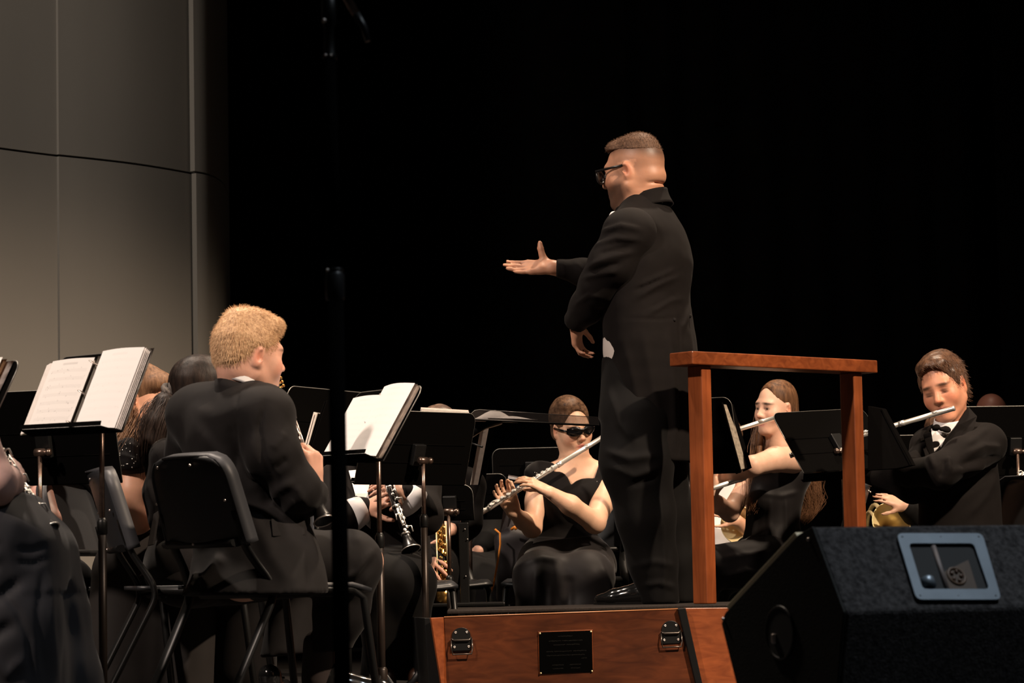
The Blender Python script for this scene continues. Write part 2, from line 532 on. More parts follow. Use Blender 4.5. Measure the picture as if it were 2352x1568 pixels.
def Rz(a): return np.array([[math.cos(a), -math.sin(a), 0], [math.sin(a), math.cos(a), 0], [0, 0, 1.0]])
def Rx(a): return np.array([[1, 0, 0], [0, math.cos(a), -math.sin(a)], [0, math.sin(a), math.cos(a)]])
def Ry(a): return np.array([[math.cos(a), 0, math.sin(a)], [0, 1, 0], [-math.sin(a), 0, math.cos(a)]])
def unit(v): v = V3(v); return v / np.linalg.norm(v)
def frame(fwd, up):
    """3x3 with columns right, forward, up"""
    f = unit(fwd); u = V3(up); u = unit(u - f * (u @ f)); return np.stack([np.cross(f, u), f, u], 1)
D2R = math.pi / 180

# ------------------------------------------------------------------ people: heads, hands
class Head:
    """local axes: x subject's right, y forward, z up; eyes at z = 0.004"""
    def __init__(s, c, yaw, pitch=0, roll=0, size=1.0, wide=1.0):
        # yaw: heading of the face measured in the ground plane, degrees from +x
        f = np.array([math.cos(yaw * D2R), math.sin(yaw * D2R), 0])
        R = frame(f, (0, 0, 1))
        s.R = R @ Rx(pitch * D2R) @ Ry(roll * D2R)
        s.c = V3(c); s.s = size; s.w = wide
    def p(s, x, y, z): return s.c + s.R @ (np.array([x * s.w, y, z]) * s.s)
    def d(s, x, y, z): return s.R @ np.array([x, y, z])
    def E(s, c, r, k=0.015, op='add', tilt=None):
        R = s.R if tilt is None else s.R @ tilt
        return el(s.p(*c), (r[0] * s.s * s.w, r[1] * s.s, r[2] * s.s), R, k * s.s, op)
    def C(s, a, b, ra, rb, k=0.012, op='add'):
        return rc(s.p(*a), s.p(*b), ra * s.s, rb * s.s, k * s.s, op)
    def prims(s, jaw=1.0, eyes=True, female=False, lips=1.0, mouth_open=0.0, nose=1.0):
        q = [s.E((0, -0.014, 0.034), (0.075, 0.098, 0.088)), s.E((0, 0.02, -0.02), (0.066, 0.073, 0.088), 0.03)]
        j = 0.9 if female else 1.0
        for sx in (-1, 1):
            q += [s.C((0.054 * sx * jaw, 0.0, -0.052), (0.02 * sx, 0.07, -0.097), 0.019 * jaw, 0.017, 0.03),
                  s.E((0.040 * sx, 0.058, -0.028), (0.026, 0.026, 0.028), 0.03)]
        q += [s.E((0, 0.078, -0.097 * (0.97 if female else 1)), (0.021 * j, 0.018, 0.017), 0.02),
              s.C((-0.036, 0.076, 0.024), (0.036, 0.076, 0.024), 0.013 * j, 0.013 * j, 0.02)]
        for sx in (-1, 1):
            q.append(s.E((0.031 * sx, 0.100, 0.004), (0.019, 0.014, 0.011), 0.014, 'sub'))
        q += [s.C((0, 0.086, 0.016), (0, 0.104 * 1.0, -0.022), 0.0075, 0.011 * nose, 0.012),
              s.E((0, 0.1085 + 0.004 * (nose - 1), -0.027), (0.0105 * nose, 0.011, 0.0095), 0.008)]
        for sx in (-1, 1):
            q.append(s.E((0.0125 * sx, 0.097, -0.031), (0.0085, 0.010, 0.0075), 0.007))
            q.append(s.E((0.007 * sx, 0.105, -0.0385), (0.0038, 0.005, 0.003), 0.003, 'sub'))
            q.append(s.E((0.031 * sx, 0.0755, 0.004), (0.0155, 0.0135, 0.0125), 0.004))
        # muzzle, lips
        q.append(s.E((0, 0.074, -0.06), (0.033, 0.022, 0.026), 0.02))
        q.append(s.C((-0.018, 0.087, -0.0585), (0.018, 0.087, -0.0585), 0.0055 * lips, 0.0055 * lips, 0.007))
        q.append(s.C((-0.002, 0.0925, -0.057), (0.002, 0.0925, -0.057), 0.0055 * lips, 0.0055 * lips, 0.007))
        q.append(s.C((-0.014, 0.087, -0.0705 - mouth_open), (0.014, 0.087, -0.0705 - mouth_open), 0.007 * lips, 0.007 * lips, 0.007))
        q.append(s.C((-0.021, 0.098, -0.0640 - mouth_open / 2), (0.021, 0.098, -0.0640 - mouth_open / 2), 0.003 + mouth_open * 0.5, 0.003 + mouth_open * 0.5, 0.004, 'sub'))
        if eyes:
            for sx in (-1, 1):
                q.append(s.E((0.031 * sx, 0.094, 0.0025), (0.0125, 0.011, 0.0042), 0.003, 'sub'))
        for sx in (-1, 1):
            t = Rz(-sx * 0.35) @ Rx(-0.2)
            q += [s.E((0.077 * sx, -0.010, -0.004), (0.0075, 0.018, 0.031), 0.006, tilt=t),
                  s.E((0.0745 * sx, -0.004, -0.027), (0.007, 0.010, 0.012), 0.006),
                  s.E((0.0845 * sx, -0.004, -0.001), (0.0075, 0.0095, 0.019), 0.003, 'sub', tilt=t)]
        return q
    def eyeballs(s, parent, open_=True, look=(0, 1, 0)):
        for sx in (-1, 1):
            b = MB(); c = s.p(0.031 * sx, 0.0745, 0.003)
            b.ball(c, 0.0122 * s.s, 16)
            b.build('eye', M['eye'], parent)
            d = unit(s.R @ unit(look))
            i = MB(); i.ball(c + d * 0.0085 * s.s, (0.0058 * s.s,) * 3, 12)
            o = i.build('iris', M['iris'], parent)
    def masks(s, skin, lip=(0.5, 0.16, 0.13), brow=(0.06, 0.035, 0.02), lipw=1.0, browt=1.0, flush=0.5):
        sk = np.array(skin); m = []
        fl = sk * np.array([1.03, 0.82, 0.78])
        for sx in (-1, 1):
            m.append((s.p(0.045 * sx, 0.07, -0.03), np.array((0.036, 0.04, 0.034)) * s.s, s.R, fl, -flush * 2))
            m.append((s.p(0.079 * sx, -0.01, -0.004), np.array((0.013, 0.024, 0.036)) * s.s, s.R, sk * np.array([1.0, 0.72, 0.65]), -1.2))
        m.append((s.p(0, 0.112, -0.028), np.array((0.018, 0.02, 0.018)) * s.s, s.R, fl, -flush * 2))
        m.append((s.p(0, 0.09, -0.0635), np.array((0.023 * lipw, 0.02, 0.0125)) * s.s, s.R, lip, 1.3))
        m.append((s.p(0, 0.098, -0.064), np.array((0.021 * lipw, 0.02, 0.003)) * s.s, s.R, np.array(lip) * 0.3, 1.0))
        for sx in (-1, 1):
            t = s.R @ Ry(sx * 0.10)
            m.append((s.p(0.034 * sx, 0.086, 0.0255), np.array((0.023, 0.03, 0.0048 * browt)) * s.s, t, brow, 1.1))
            m.append((s.p(0.031 * sx, 0.09, 0.004), np.array((0.0145, 0.02, 0.006)) * s.s, s.R, np.array(skin) * 0.35, 1.0))
        return m

def hand(wrist, fwd, back, thumb_side, curls, size=1.0, spread=0.1, thumb=(0.55, 0.6, -0.25), tcurl=(15, 25), k=0.006, tl=1.0, tf=1.0):
    """prims of a hand. back: normal of the back of the hand; thumb_side: +1/-1 picks the side of the thumb
    (lateral = fwd x back * thumb_side); curls: 4 x (mcp, pip, dip) degrees towards the palm"""
    f = unit(fwd); b = V3(back); b = unit(b - f * (b @ f)); l = np.cross(f, b) * thumb_side
    w = V3(wrist); s = size; q = []
    off = (0.030, 0.010, -0.010, -0.028); ln = (0.074, 0.082, 0.076, 0.060); kn = (0.088, 0.092, 0.087, 0.078)
    tips = []
    for i in range(4):
        kp = w + (f * kn[i] + l * off[i] - b * (0.004 if i in (0, 3) else 0)) * s
        q.append(rc(w + (l * off[i] * 0.55) * s, kp, 0.0145 * s, 0.0115 * s, k * 2))
        a = 0.0; p = kp; r = 0.0092 if i < 3 else 0.008
        dirl = l * math.sin(spread * (1.5 - i)) 
        fr = (0.46, 0.30, 0.24)
        for j in range(3):
            a += curls[i][j] * D2R
            d = unit((f + dirl) * math.cos(a) - b * math.sin(a))
            e = p + d * ln[i] * fr[j] * s
            q.append(rc(p, e, r * s * (1 - 0.07 * j), r * s * (1 - 0.07 * (j + 1)) * (0.92 if j == 2 else 1), k * 0.5))
            p = e
        tips.append(p)
    q.append(rc(w + (l * 0.012 + f * 0.04 - b * 0.006) * s, w + (-l * 0.012 + f * 0.04 - b * 0.006) * s, 0.014 * s, 0.014 * s, k * 3))
    # thumb leaves the side of the palm near its base
    t0 = w + (f * 0.022 + l * 0.024 - b * 0.006) * s
    td = unit(f * thumb[0] + l * thumb[1] + b * thumb[2])
    t1 = t0 + td * 0.042 * s * tl
    q.append(rc(t0, t1, 0.0165 * s, 0.0115 * s, k * 2))
    c1 = unit(f * 1.0 - b * 0.3); 
    td2 = unit(td * math.cos(tcurl[0] * D2R) + c1 * math.sin(tcurl[0] * D2R)); t2 = t1 + td2 * 0.034 * s * tl
    td3 = unit(td2 * math.cos(tcurl[1] * D2R) + c1 * math.sin(tcurl[1] * D2R)); t3 = t2 + td3 * 0.027 * s * tl
    q += [rc(t1, t2, 0.0112 * s * tf, 0.0102 * s * tf, k * 0.7), rc(t2, t3, 0.0102 * s * tf, 0.0082 * s * tf, k * 0.7)]
    return q

def person(prims, label, skin, masks, base, cell=0.006, headz=None, hcell=0.0036, group=None):
    ref = {2: [(headz[0], headz[1], hcell)]} if headz else None
    P, Q = sculpt(prims, cell, ref, sm=0)
    P = smooth_v(P, Q, 1, 0.35)
    me = mesh_np('person', P, [Q])
    paint(me, P, skin, masks)
    o = link('person', me, M['skin'], None, base)
    tag(o, label, 'person', group)
    return o

def crease(P, Q, folds, Jf):
    """cloth folds: (list of (px,py), height, half width) run over the surface that faces the audience"""
    N = v_normals(P, Q)
    out = P.copy()
    face = np.clip(-N[:, 1] * 2.5, 0, 1)
    for pts, amp, wid in folds:
        A = np.array([Jf(*p) for p in pts]); best = np.full(len(P), 1e9); tt = np.zeros(len(P)); n = len(A) - 1
        for i in range(n):
            a, b = A[i][[0, 2]], A[i + 1][[0, 2]]; ba = b - a
            t = np.clip(((P[:, [0, 2]] - a) @ ba) / max(ba @ ba, 1e-9), 0, 1)
            d = np.linalg.norm(P[:, [0, 2]] - a - t[:, None] * ba, axis=1)
            m = d < best; best[m] = d[m]; tt[m] = (i + t[m]) / n
        w = np.exp(-(best / wid) ** 2) * np.clip(np.sin(np.pi * np.clip(tt * 0.9 + 0.05, 0, 1)) * 1.6, 0, 1)
        out += N * (amp * w * face)[:, None]
    return out

def cloth(name, prims, material, parent, cell=0.008, cut=None, wr=None, sm=2, refine=None, folds=None, Jf=None):
    P, Q = sculpt(prims, cell, refine, cut, wr, sm)
    if folds: P = crease(P, Q, folds, Jf)
    return link(name, mesh_np(name, P, [Q]), material, parent)

def strands(name, roots, dirs_fn, n_seg, seg_len, width, material, parent, taper=True):
    """ribbon hairs: roots (n,3); dirs_fn(step, P, D)->new unit directions"""
    P = np.array(roots, float); n = len(P)
    pts = [P.copy()]; D = None
    for j in range(n_seg):
        D = dirs_fn(j, P, D); P = P + D * np.asarray(seg_len).reshape(-1, 1); pts.append(P.copy())
    pts = np.array(pts)                         # seg+1, n, 3
    side = np.cross(D, np.array([0, -1.0, 0.15])); side /= np.maximum(np.linalg.norm(side, axis=1), 1e-6)[:, None]
    V = []; 
    for j in range(n_seg + 1):
        w = width * (1 - 0.8 * (j / n_seg) ** 2 if taper else 1)
        V.append(pts[j] - side * w / 2); V.append(pts[j] + side * w / 2)
    V = np.concatenate(V); Qs = []
    a = np.arange(n)
    for j in range(n_seg):
        b0, b1, c0, c1 = a + 2 * j * n, a + (2 * j + 1) * n, a + (2 * j + 2) * n, a + (2 * j + 3) * n
        Qs.append(np.stack([b0, b1, c1, c0], 1))
    return link(name, mesh_np(name, V, Qs), material, parent)

def hairmat(name, col, col2, scale=(90, 90, 12), rough=0.42, spec=0.35):
    m = bpy.data.materials.new(name); m.use_nodes = True
    nt = m.node_tree; N = nt.nodes; L = nt.links; b = N['Principled BSDF']
    tc = N.new('ShaderNodeTexCoord'); mp = N.new('ShaderNodeMapping'); mp.inputs['Scale'].default_value = scale
    n = N.new('ShaderNodeTexNoise'); n.inputs['Scale'].default_value = 1.0; n.inputs['Detail'].default_value = 6; n.inputs['Roughness'].default_value = 0.65
    L.new(tc.outputs['Object'], mp.inputs['Vector']); L.new(mp.outputs['Vector'], n.inputs['Vector'])
    cr = N.new('ShaderNodeValToRGB'); cr.color_ramp.elements[0].position = 0.32; cr.color_ramp.elements[1].position = 0.68
    cr.color_ramp.elements[0].color = (*col, 1); cr.color_ramp.elements[1].color = (*col2, 1)
    L.new(n.outputs['Fac'], cr.inputs['Fac']); L.new(cr.outputs['Color'], b.inputs['Base Color'])
    bp = N.new('ShaderNodeBump'); bp.inputs['Strength'].default_value = 0.5; bp.inputs['Distance'].default_value = 0.003
    L.new(n.outputs['Fac'], bp.inputs['Height']); L.new(bp.outputs['Normal'], b.inputs['Normal'])
    b.inputs['Roughness'].default_value = rough; b.inputs['Specular IOR Level'].default_value = spec
    return m

def proj(P):
    """photo pixel of world points"""
    q = np.atleast_2d(P) - CAM; z = q @ _f
    return np.stack([1176 + F_PX * (q @ _R) / z, 784 - F_PX * (q @ _U) / z, q[:, 1]], 1)
def surf(obj, px, py, tol=4.0):
    """point of a built person's mesh that faces the audience at this place"""
    me = obj.data; co = np.empty(len(me.vertices) * 3); me.vertices.foreach_get('co', co); co = co.reshape(-1, 3)
    r_ = obj if obj.parent is None else obj.parent
    co = co + np.array(r_['_base']); q = proj(co)
    d = np.hypot(q[:, 0] - px, q[:, 1] - py); m = d < max(tol, d.min() + 1)
    i = np.nonzero(m)[0][np.argmin(q[m, 2])]
    return co[i]
# ------------------------------------------------------------------ materials with structure
def wood_mat(name, c0, c1, axis='X'):
    m = bpy.data.materials.new(name); m.use_nodes = True
    nt = m.node_tree; N = nt.nodes; L = nt.links; b = N['Principled BSDF']
    tc = N.new('ShaderNodeTexCoord'); mp = N.new('ShaderNodeMapping')
    mp.inputs['Scale'].default_value = {'X': (2, 22, 22), 'Z': (22, 22, 2)}[axis]
    n = N.new('ShaderNodeTexNoise'); n.inputs['Scale'].default_value = 1.6; n.inputs['Detail'].default_value = 7; n.inputs['Distortion'].default_value = 1.2
    L.new(tc.outputs['Object'], mp.inputs['Vector']); L.new(mp.outputs['Vector'], n.inputs['Vector'])
    cr = N.new('ShaderNodeValToRGB'); cr.color_ramp.elements[0].position = 0.3; cr.color_ramp.elements[1].position = 0.72
    cr.color_ramp.elements[0].color = (*c0, 1); cr.color_ramp.elements[1].color = (*c1, 1)
    L.new(n.outputs['Fac'], cr.inputs['Fac'])
    n2 = N.new('ShaderNodeTexNoise'); n2.inputs['Scale'].default_value = 5; n2.inputs['Detail'].default_value = 3
    L.new(tc.outputs['Object'], n2.inputs['Vector'])
    mr = N.new('ShaderNodeMapRange'); mr.inputs['From Min'].default_value = 0.3; mr.inputs['From Max'].default_value = 0.7
    mr.inputs['To Min'].default_value = 0.7; mr.inputs['To Max'].default_value = 1.2
    L.new(n2.outputs['Fac'], mr.inputs['Value'])
    mx = N.new('ShaderNodeMix'); mx.data_type = 'RGBA'; mx.blend_type = 'MULTIPLY'; mx.inputs['Factor'].default_value = 1
    L.new(cr.outputs['Color'], mx.inputs[6]); L.new(mr.outputs['Result'], mx.inputs[7]); L.new(mx.outputs[2], b.inputs['Base Color'])
    b.inputs['Roughness'].default_value = 0.36; b.inputs['Specular IOR Level'].default_value = 0.4
    return m
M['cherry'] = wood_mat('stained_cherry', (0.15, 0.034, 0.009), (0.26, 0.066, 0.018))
M['cherry_dark'] = wood_mat('cherry_darker', (0.045, 0.0105, 0.003), (0.10, 0.026, 0.0075))  # same cherry in a darker tone, for the plaque panel
M['cherry_v'] = wood_mat('stained_cherry_post', (0.17, 0.040, 0.011), (0.27, 0.070, 0.020), 'Z')
M['carpet'] = mat('podium_carpet', (0.02, 0.016, 0.014), 0.95, spec=0.1, noise=0.4, nscale=200, bump=0.3, bscale=500)
M['wall'] = mat('shell_panel', (0.20, 0.183, 0.160), 0.75, spec=0.2, noise=0.04, nscale=1.5)
M['seam'] = mat('seam_dark', (0.02, 0.017, 0.014), 0.9, spec=0.1)
M['velour'] = mat('black_velour', (0.0035, 0.003, 0.003), 0.95, spec=0.05, noise=0.3, nscale=8, sheen=0.02)
M['stage_floor'] = mat('stage_floor_black', (0.012, 0.010, 0.009), 0.6, spec=0.3, noise=0.3, nscale=3, bump=0.05, bscale=60)
M['speaker_carpet'] = mat('speaker_carpet', (0.034, 0.032, 0.032), 0.95, spec=0.1, noise=0.75, nscale=90, bump=0.7, bscale=220)
M['steel_blue'] = mat('handle_plate_steel', (0.20, 0.235, 0.27), 0.42, metal=0.55, noise=0.1, nscale=20)
M['beige_edge'] = mat('grille_edge', (0.42, 0.36, 0.24), 0.5, metal=0.2)
M['clear'] = None

def paper_mat(name, tint=(0.8, 0.76, 0.73), ink=0.5, staves=9, seed=0.0):
    m = bpy.data.materials.new(name); m.use_nodes = True
    nt = m.node_tree; N = nt.nodes; L = nt.links; b = N['Principled BSDF']
    uv = N.new('ShaderNodeUVMap'); sp = N.new('ShaderNodeSeparateXYZ'); L.new(uv.outputs['UV'], sp.inputs[0])
    def math_(op, a, bb, c=None):
        n = N.new('ShaderNodeMath'); n.operation = op
        for i, v in enumerate([a, bb] + ([c] if c is not None else [])):
            if isinstance(v, (int, float)): n.inputs[i].default_value = v
            else: L.new(v, n.inputs[i])
        return n.outputs[0]
    u, v = sp.outputs[0], sp.outputs[1]
    fr = math_('FRACT', math_('MULTIPLY', v, staves), 0)
    band = math_('MULTIPLY', math_('GREATER_THAN', fr, 0.30), math_('LESS_THAN', fr, 0.72))
    lines = math_('GREATER_THAN', math_('FRACT', math_('MULTIPLY', fr, 12.0), 0), 0.62)
    lm = math_('MULTIPLY', band, lines)
    mar = math_('MULTIPLY', math_('MULTIPLY', math_('GREATER_THAN', u, 0.09), math_('LESS_THAN', u, 0.93)), math_('MULTIPLY', math_('GREATER_THAN', v, 0.06), math_('LESS_THAN', v, 0.88)))
    lm = math_('MULTIPLY', math_('MULTIPLY', lm, mar), 0.30)
    mp = N.new('ShaderNodeMapping'); mp.inputs['Scale'].default_value = (26, staves * 2.2, 1); mp.inputs['Location'].default_value = (seed, seed * 1.7, 0)
    L.new(uv.outputs['UV'], mp.inputs['Vector'])
    vo = N.new('ShaderNodeTexVoronoi'); vo.inputs['Scale'].default_value = 1.0; L.new(mp.outputs['Vector'], vo.inputs['Vector'])
    nn = N.new('ShaderNodeTexNoise'); nn.inputs['Scale'].default_value = 0.35; L.new(mp.outputs['Vector'], nn.inputs['Vector'])
    notes = math_('MULTIPLY', math_('LESS_THAN', vo.outputs['Distance'], 0.20), math_('GREATER_THAN', nn.outputs['Fac'], 0.5))
    notes = math_('MULTIPLY', math_('MULTIPLY', notes, mar), math_('MULTIPLY', math_('GREATER_THAN', fr, 0.15), math_('LESS_THAN', fr, 0.85)))
    title = math_('MULTIPLY', math_('MULTIPLY', math_('GREATER_THAN', v, 0.915), math_('LESS_THAN', v, 0.945)), math_('MULTIPLY', math_('GREATER_THAN', u, 0.33), math_('LESS_THAN', u, 0.68)))
    tot = math_('MULTIPLY', math_('MINIMUM', math_('ADD', math_('ADD', lm, math_('MULTIPLY', notes, 0.6)), math_('MULTIPLY', title, 0.35)), 1.0), ink)
    mx = N.new('ShaderNodeMix'); mx.data_type = 'RGBA'; mx.inputs[6].default_value = (*tint, 1); mx.inputs[7].default_value = (0.04, 0.035, 0.035, 1)
    L.new(tot, mx.inputs['Factor']); L.new(mx.outputs[2], b.inputs['Base Color'])
    b.inputs['Roughness'].default_value = 0.8; b.inputs['Specular IOR Level'].default_value = 0.15
    return m
M['paper'] = paper_mat('sheet_music', ink=0.55)
M['paper_faint'] = paper_mat('sheet_music_faint', (0.84, 0.81, 0.79), 0.16, 10, 3.0)
M['paper_plain'] = mat('paper_edges', (0.74, 0.68, 0.64), 0.85, spec=0.1, noise=0.08, nscale=60)
M['paper_pink'] = paper_mat('sheet_music_brightened', (0.84, 0.78, 0.77), 0.5, 8, 5.0)  # tint raised to make up for light this strip misses
M['vinyl'] = mat('binder_vinyl', (0.62, 0.58, 0.52), 0.5, spec=0.3)
M['folder'] = mat('black_folder', (0.004, 0.0037, 0.0037), 0.6, spec=0.03)

# ------------------------------------------------------------------ structure
fl = MB().box((0, 13, -0.05), (16, 22, 0.1)).build('floor', M['stage_floor'], None, (0, 13, 0)); tag(fl, kind='structure')

# curved acoustic shell at stage right: vertical curved panels with open joints
def shell_pt(px, d): return W(px, 900, d)[:2]
ctrl = [(-300, 12.45), (-120, 12.72), (60, 13.06), (128, 13.18), (200, 13.30), (290, 13.46), (370, 13.63), (441, 13.80), (470, 13.88), (492, 13.97), (508, 14.12), (519, 14.6)]
cp = np.array([shell_pt(*c) for c in ctrl])
def shell_curve(px):
    xs = np.array([c[0] for c in ctrl], float)
    return np.array([_pch(np.array([px]), xs, cp[:, 0])[0], _pch(np.array([px]), xs, cp[:, 1])[0]])
def shell_panel(name, p0, p1, z0, z1, n, bow=0.0, step=0.0):
    b = MB()
    def fn(u, v):
        q = shell_curve(p0 + (p1 - p0) * u); q = q * (1 + (bow * u ** 3 + step * (1 - u)) / 13.5); return (q[0], q[1], z0 + (z1 - z0) * v)
    b.grid(fn, n * 3, 1, thick=0.03, smooth=False)
    return b.build(name, M['wall'], wall)
ZS = float(W(285, 412, 14.0)[2])
wall = MB().grid(lambda u, v: (lambda q: (q[0] - 0.03, q[1] + 0.30, -0.02 + 6.5 * v))(shell_curve(-290 + 800 * u)), 40, 2, thick=0.02).build('wall_left', M['seam'], None, (-3, 14, 0))
tag(wall, kind='structure')
for (a, b_, bw) in ((-295, 126.8, 0.02), (129.8, 441.0, 0.07)):
    for z0, z1 in ((0, ZS - 0.005), (ZS + 0.005, 6.4)):
        shell_panel('shell_panel', a, b_, z0, z1, 24, bw)
shell_panel('shell_panel', 445.0, 518, 0, ZS - 0.005, 14, 0.25, 0.0)
shell_panel('shell_panel', 442.0, 518, ZS + 0.005, 6.4, 14, 0.25, 0.0)

# black curtains: hung in folds, each drop a thing
def curtain(x0, x1, y, amp, per, seed, label, zt=7.0):
    r = np.random.default_rng(seed)
    ph = r.uniform(0, 6.28, 4)
    def fn(u, v):
        x = x0 + (x1 - x0) * u
        a = amp * (0.7 + 0.3 * math.sin(x * 1.7 + ph[0]))
        return (x, y + a * math.sin(x / per * 6.283 + ph[1] + 0.5 * math.sin(x * 2.3 + ph[2])) + 0.02 * math.sin(v * 5 + x * 3), 0.02 + zt * v)
    o = MB().grid(fn, int((x1 - x0) / per * 10), 6).build('stage_curtain', M['velour'], None, ((x0 + x1) / 2, y, 0), recalc=False)
    return tag(o, label, 'curtain', None)
curtain(-5.0, 0.9, 18.2, 0.06, 0.55, 1, 'black velour curtain hanging behind the players, the drop left of the conductor')
curtain(0.75, 2.95, 17.8, 0.08, 0.30, 2, 'black velour curtain in narrow folds hanging behind the wooden rail')
curtain(2.9, 6.5, 18.1, 0.05, 0.5, 3, 'black velour curtain at the right edge of the stage, behind the boy with the flute')

# ------------------------------------------------------------------ podium with rail
ZP = 0.335
pod = root('podium', W(1290, 1568, 9.5) * np.array([1, 1, 0]), 'reddish wooden conductor podium with black latches, plaque and carpeted top', 'podium')
P0 = W(1020, 1416.5, 9.45); P1 = W(1557, 1397.5, 9.60)
def below(p, z=0.0): return np.array([p[0], p[1], z])
dx = unit(np.array([P1[0] - P0[0], P1[1] - P0[1], P1[2] - P0[2]])); back = unit(np.array([-dx[1], dx[0], 0]))
def panel(name, a, b, z0a, thick, m, bev=0.003):
    """board standing on its long side: front top edge a-b, thickness away from the viewer"""
    t = MB().prism([a, b, below(b, z0a), below(a, z0a)], back * thick, bev)
    return t.build(name, m, pod)
PB = W(1600, 1572, 9.60); PB = P1 + (PB - P1) * ((P1[2] - 0.012) / (P1[2] - PB[2]))
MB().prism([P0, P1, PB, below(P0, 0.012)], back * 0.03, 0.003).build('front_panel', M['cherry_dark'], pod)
def on_panel(px, py):
    t = (px - 1020) / 537.0; return W(px, py, P0[1] + (P1[1] - P0[1]) * t) - back * 0.0005
# top lip shows a light worn edge
MB().tube([P0 + (0, 0, -0.0005), P1 + (0, 0, -0.0005)], 0.0022, 6).build('worn_edge', mat('worn_wood_edge', (0.36, 0.15, 0.06), 0.4), pod)
# tapering side boards seen end-on
Q0 = W(990, 1418.5, 9.42); Q0b = W(1014, 1572, 9.42); Q1 = W(1019.3, 1417, 9.45); Q1b = W(1026.2, 1572, 9.45)
MB().prism([Q0, Q1, Q1b + (Q1b - Q1) * 0.5, Q0b + (Q0b - Q0) * 0.28], back * 0.03, 0.002).build('side_board', M['cherry'], pod)
R0 = W(975, 1419, 9.47); R1 = W(990, 1418.5, 9.47); R1b = W(1014, 1572, 9.47); R0b = W(985, 1572, 9.47)
MB().prism([R0, R1, R1b + (R1b - R1) * 0.3, R0b + (R0b - R0) * 0.3], back * 0.4, 0.002).build('dark_side_board', M['black_metal'], pod)
S0 = W(1557.5, 1397.5, 9.585); S1 = W(1575, 1396, 9.585); S1b = W(1614, 1572, 9.585); S0b = W(1599, 1572, 9.585)
MB().prism([S0, S1, S1b + (S1b - S1) * 0.3, S0b + (S0b - S0) * 0.3], back * 0.05, 0.002).build('black_strip', M['black_metal'], pod)
T0 = W(1574, 1396.0, 9.61); T1 = W(2010, 1391.0, 9.80)
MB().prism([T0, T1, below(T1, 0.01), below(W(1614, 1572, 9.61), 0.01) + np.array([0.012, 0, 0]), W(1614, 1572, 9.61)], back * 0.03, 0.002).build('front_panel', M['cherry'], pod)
# carpeted deck
zc = float(P0[2])
dk = [P0 + back * 0.03 + dx * 0.015, T1 + back * 0.03, T1 + back * 0.94, P0 + back * 1.10 + dx * 0.2]
dk = [np.array([p[0], p[1], 0.331]) for p in dk]
MB().prism(dk, (0, 0, 0.012), 0.004).build('carpet_deck', M['carpet'], pod)
# latches
def latch(px, py, d):
    b = MB(); c = on_panel(px, py); u = dx; w = np.array([0, 0, 1.0]); n = -back
    R = Matrix((u, n, w)).transposed()
    def at(x, z, y=0): return c + u * x + w * z + n * y
    o = MB()
    top = [at(0.031 * math.cos(t), 0.012 + 0.026 * math.sin(t), 0.001) for t in np.linspace(0, math.pi, 12)]
    o.prism([at(-0.031, -0.005, 0.001), at(0.031, -0.005, 0.001)] + top, n * 0.004, 0.0008)
    o.box(at(0, -0.021, 0.004), (0.066, 0.008, 0.036), R, 0.002)
    lo = o.build('latch', M['black_metal'], pod)
    q = MB()
    q.tube([at(-0.034, 0.002, 0.008), at(-0.026, -0.004, 0.012), at(0.024, -0.004, 0.012), at(0.033, 0.004, 0.008)], 0.0042, 8)
    q.tube([at(-0.034, -0.002, 0.008), at(-0.036, -0.03, 0.014), at(-0.032, -0.050, 0.016), at(0.032, -0.050, 0.016), at(0.036, -0.03, 0.014), at(0.034, 0, 0.008)], 0.0026, 8)
    q.build('bail', mat('latch_steel', (0.10, 0.085, 0.075), 0.3, metal=0.9), lo)
    for x, z in ((-0.019, 0.022), (0.019, 0.022), (-0.024, -0.026), (0.024, -0.026)):
        s = MB(); s.lathe(at(x, z, 0.005 if z > 0 else 0.008), n, [(0, 0.0048), (0.002, 0.0042), (0.0024, 0.002), (0.0012, 0.0015)], 10)
        s.build('screw', M['nickel'], lo)
latch(1059, 1467, 9.45); latch(1540, 1451, 9.58)
# plaque with faint engraved lines
pc = on_panel(1299, 1497.5)
R = Matrix((dx, -back, np.array([0, 0, 1.0]))).transposed()
tilt = Matrix.Rotation(math.radians(-0.9), 3, 'Y')
pl = MB().box(pc - back * 0.004, (0.181, 0.004, 0.139), R, 0.0008).build('plaque', mat('plaque_black', (0.002, 0.002, 0.002), 0.5, spec=0.04), pod)
MB().box(pc - back * 0.002, (0.187, 0.003, 0.145), R, 0.0008).build('plaque_edge', M['cherry'], pl)
ln = MB()
rr = random.Random(3)
for z, segs in ((0.054, [(-0.026, 0.022)]), (0.039, [(-0.058, -0.018), (-0.012, 0.058)]), (0.026, [(-0.042, -0.004), (0.002, 0.046)]),
                (0.004, [(-0.068, -0.045), (-0.04, 0.02), (0.025, 0.07)]), (-0.009, [(-0.066, -0.05), (-0.045, 0.02), (0.024, 0.06)]),
                (-0.021, [(0.052, 0.07)]), (-0.041, [(-0.048, -0.01), (0.012, 0.048)]), (-0.053, [(-0.046, -0.01), (0.016, 0.048)])):
    for x0, x1 in segs:
        x = x0
        while x < x1:
            wd_ = rr.uniform(0.0015, 0.004)
            ln.box(pc + dx * (x + wd_ / 2) + np.array([0, 0, z + rr.uniform(-0.0006, 0.0006)]) - back * 0.0064, (wd_, 0.0004, rr.uniform(0.002, 0.0034)), R)
            x += wd_ + 0.001
tag(ln.build('engraving', mat('engraving_grey', (0.009, 0.0085, 0.0075), 0.8, spec=0.1), pl), kind='stuff')
for sx in (-1, 1):
    for sz in (-1, 1):
        MB().ball(pc + dx * 0.0875 * sx + np.array([0, 0, 0.066 * sz]) - back * 0.0065, 0.0035, 10).build('brass_pin', M['brass'], pl)

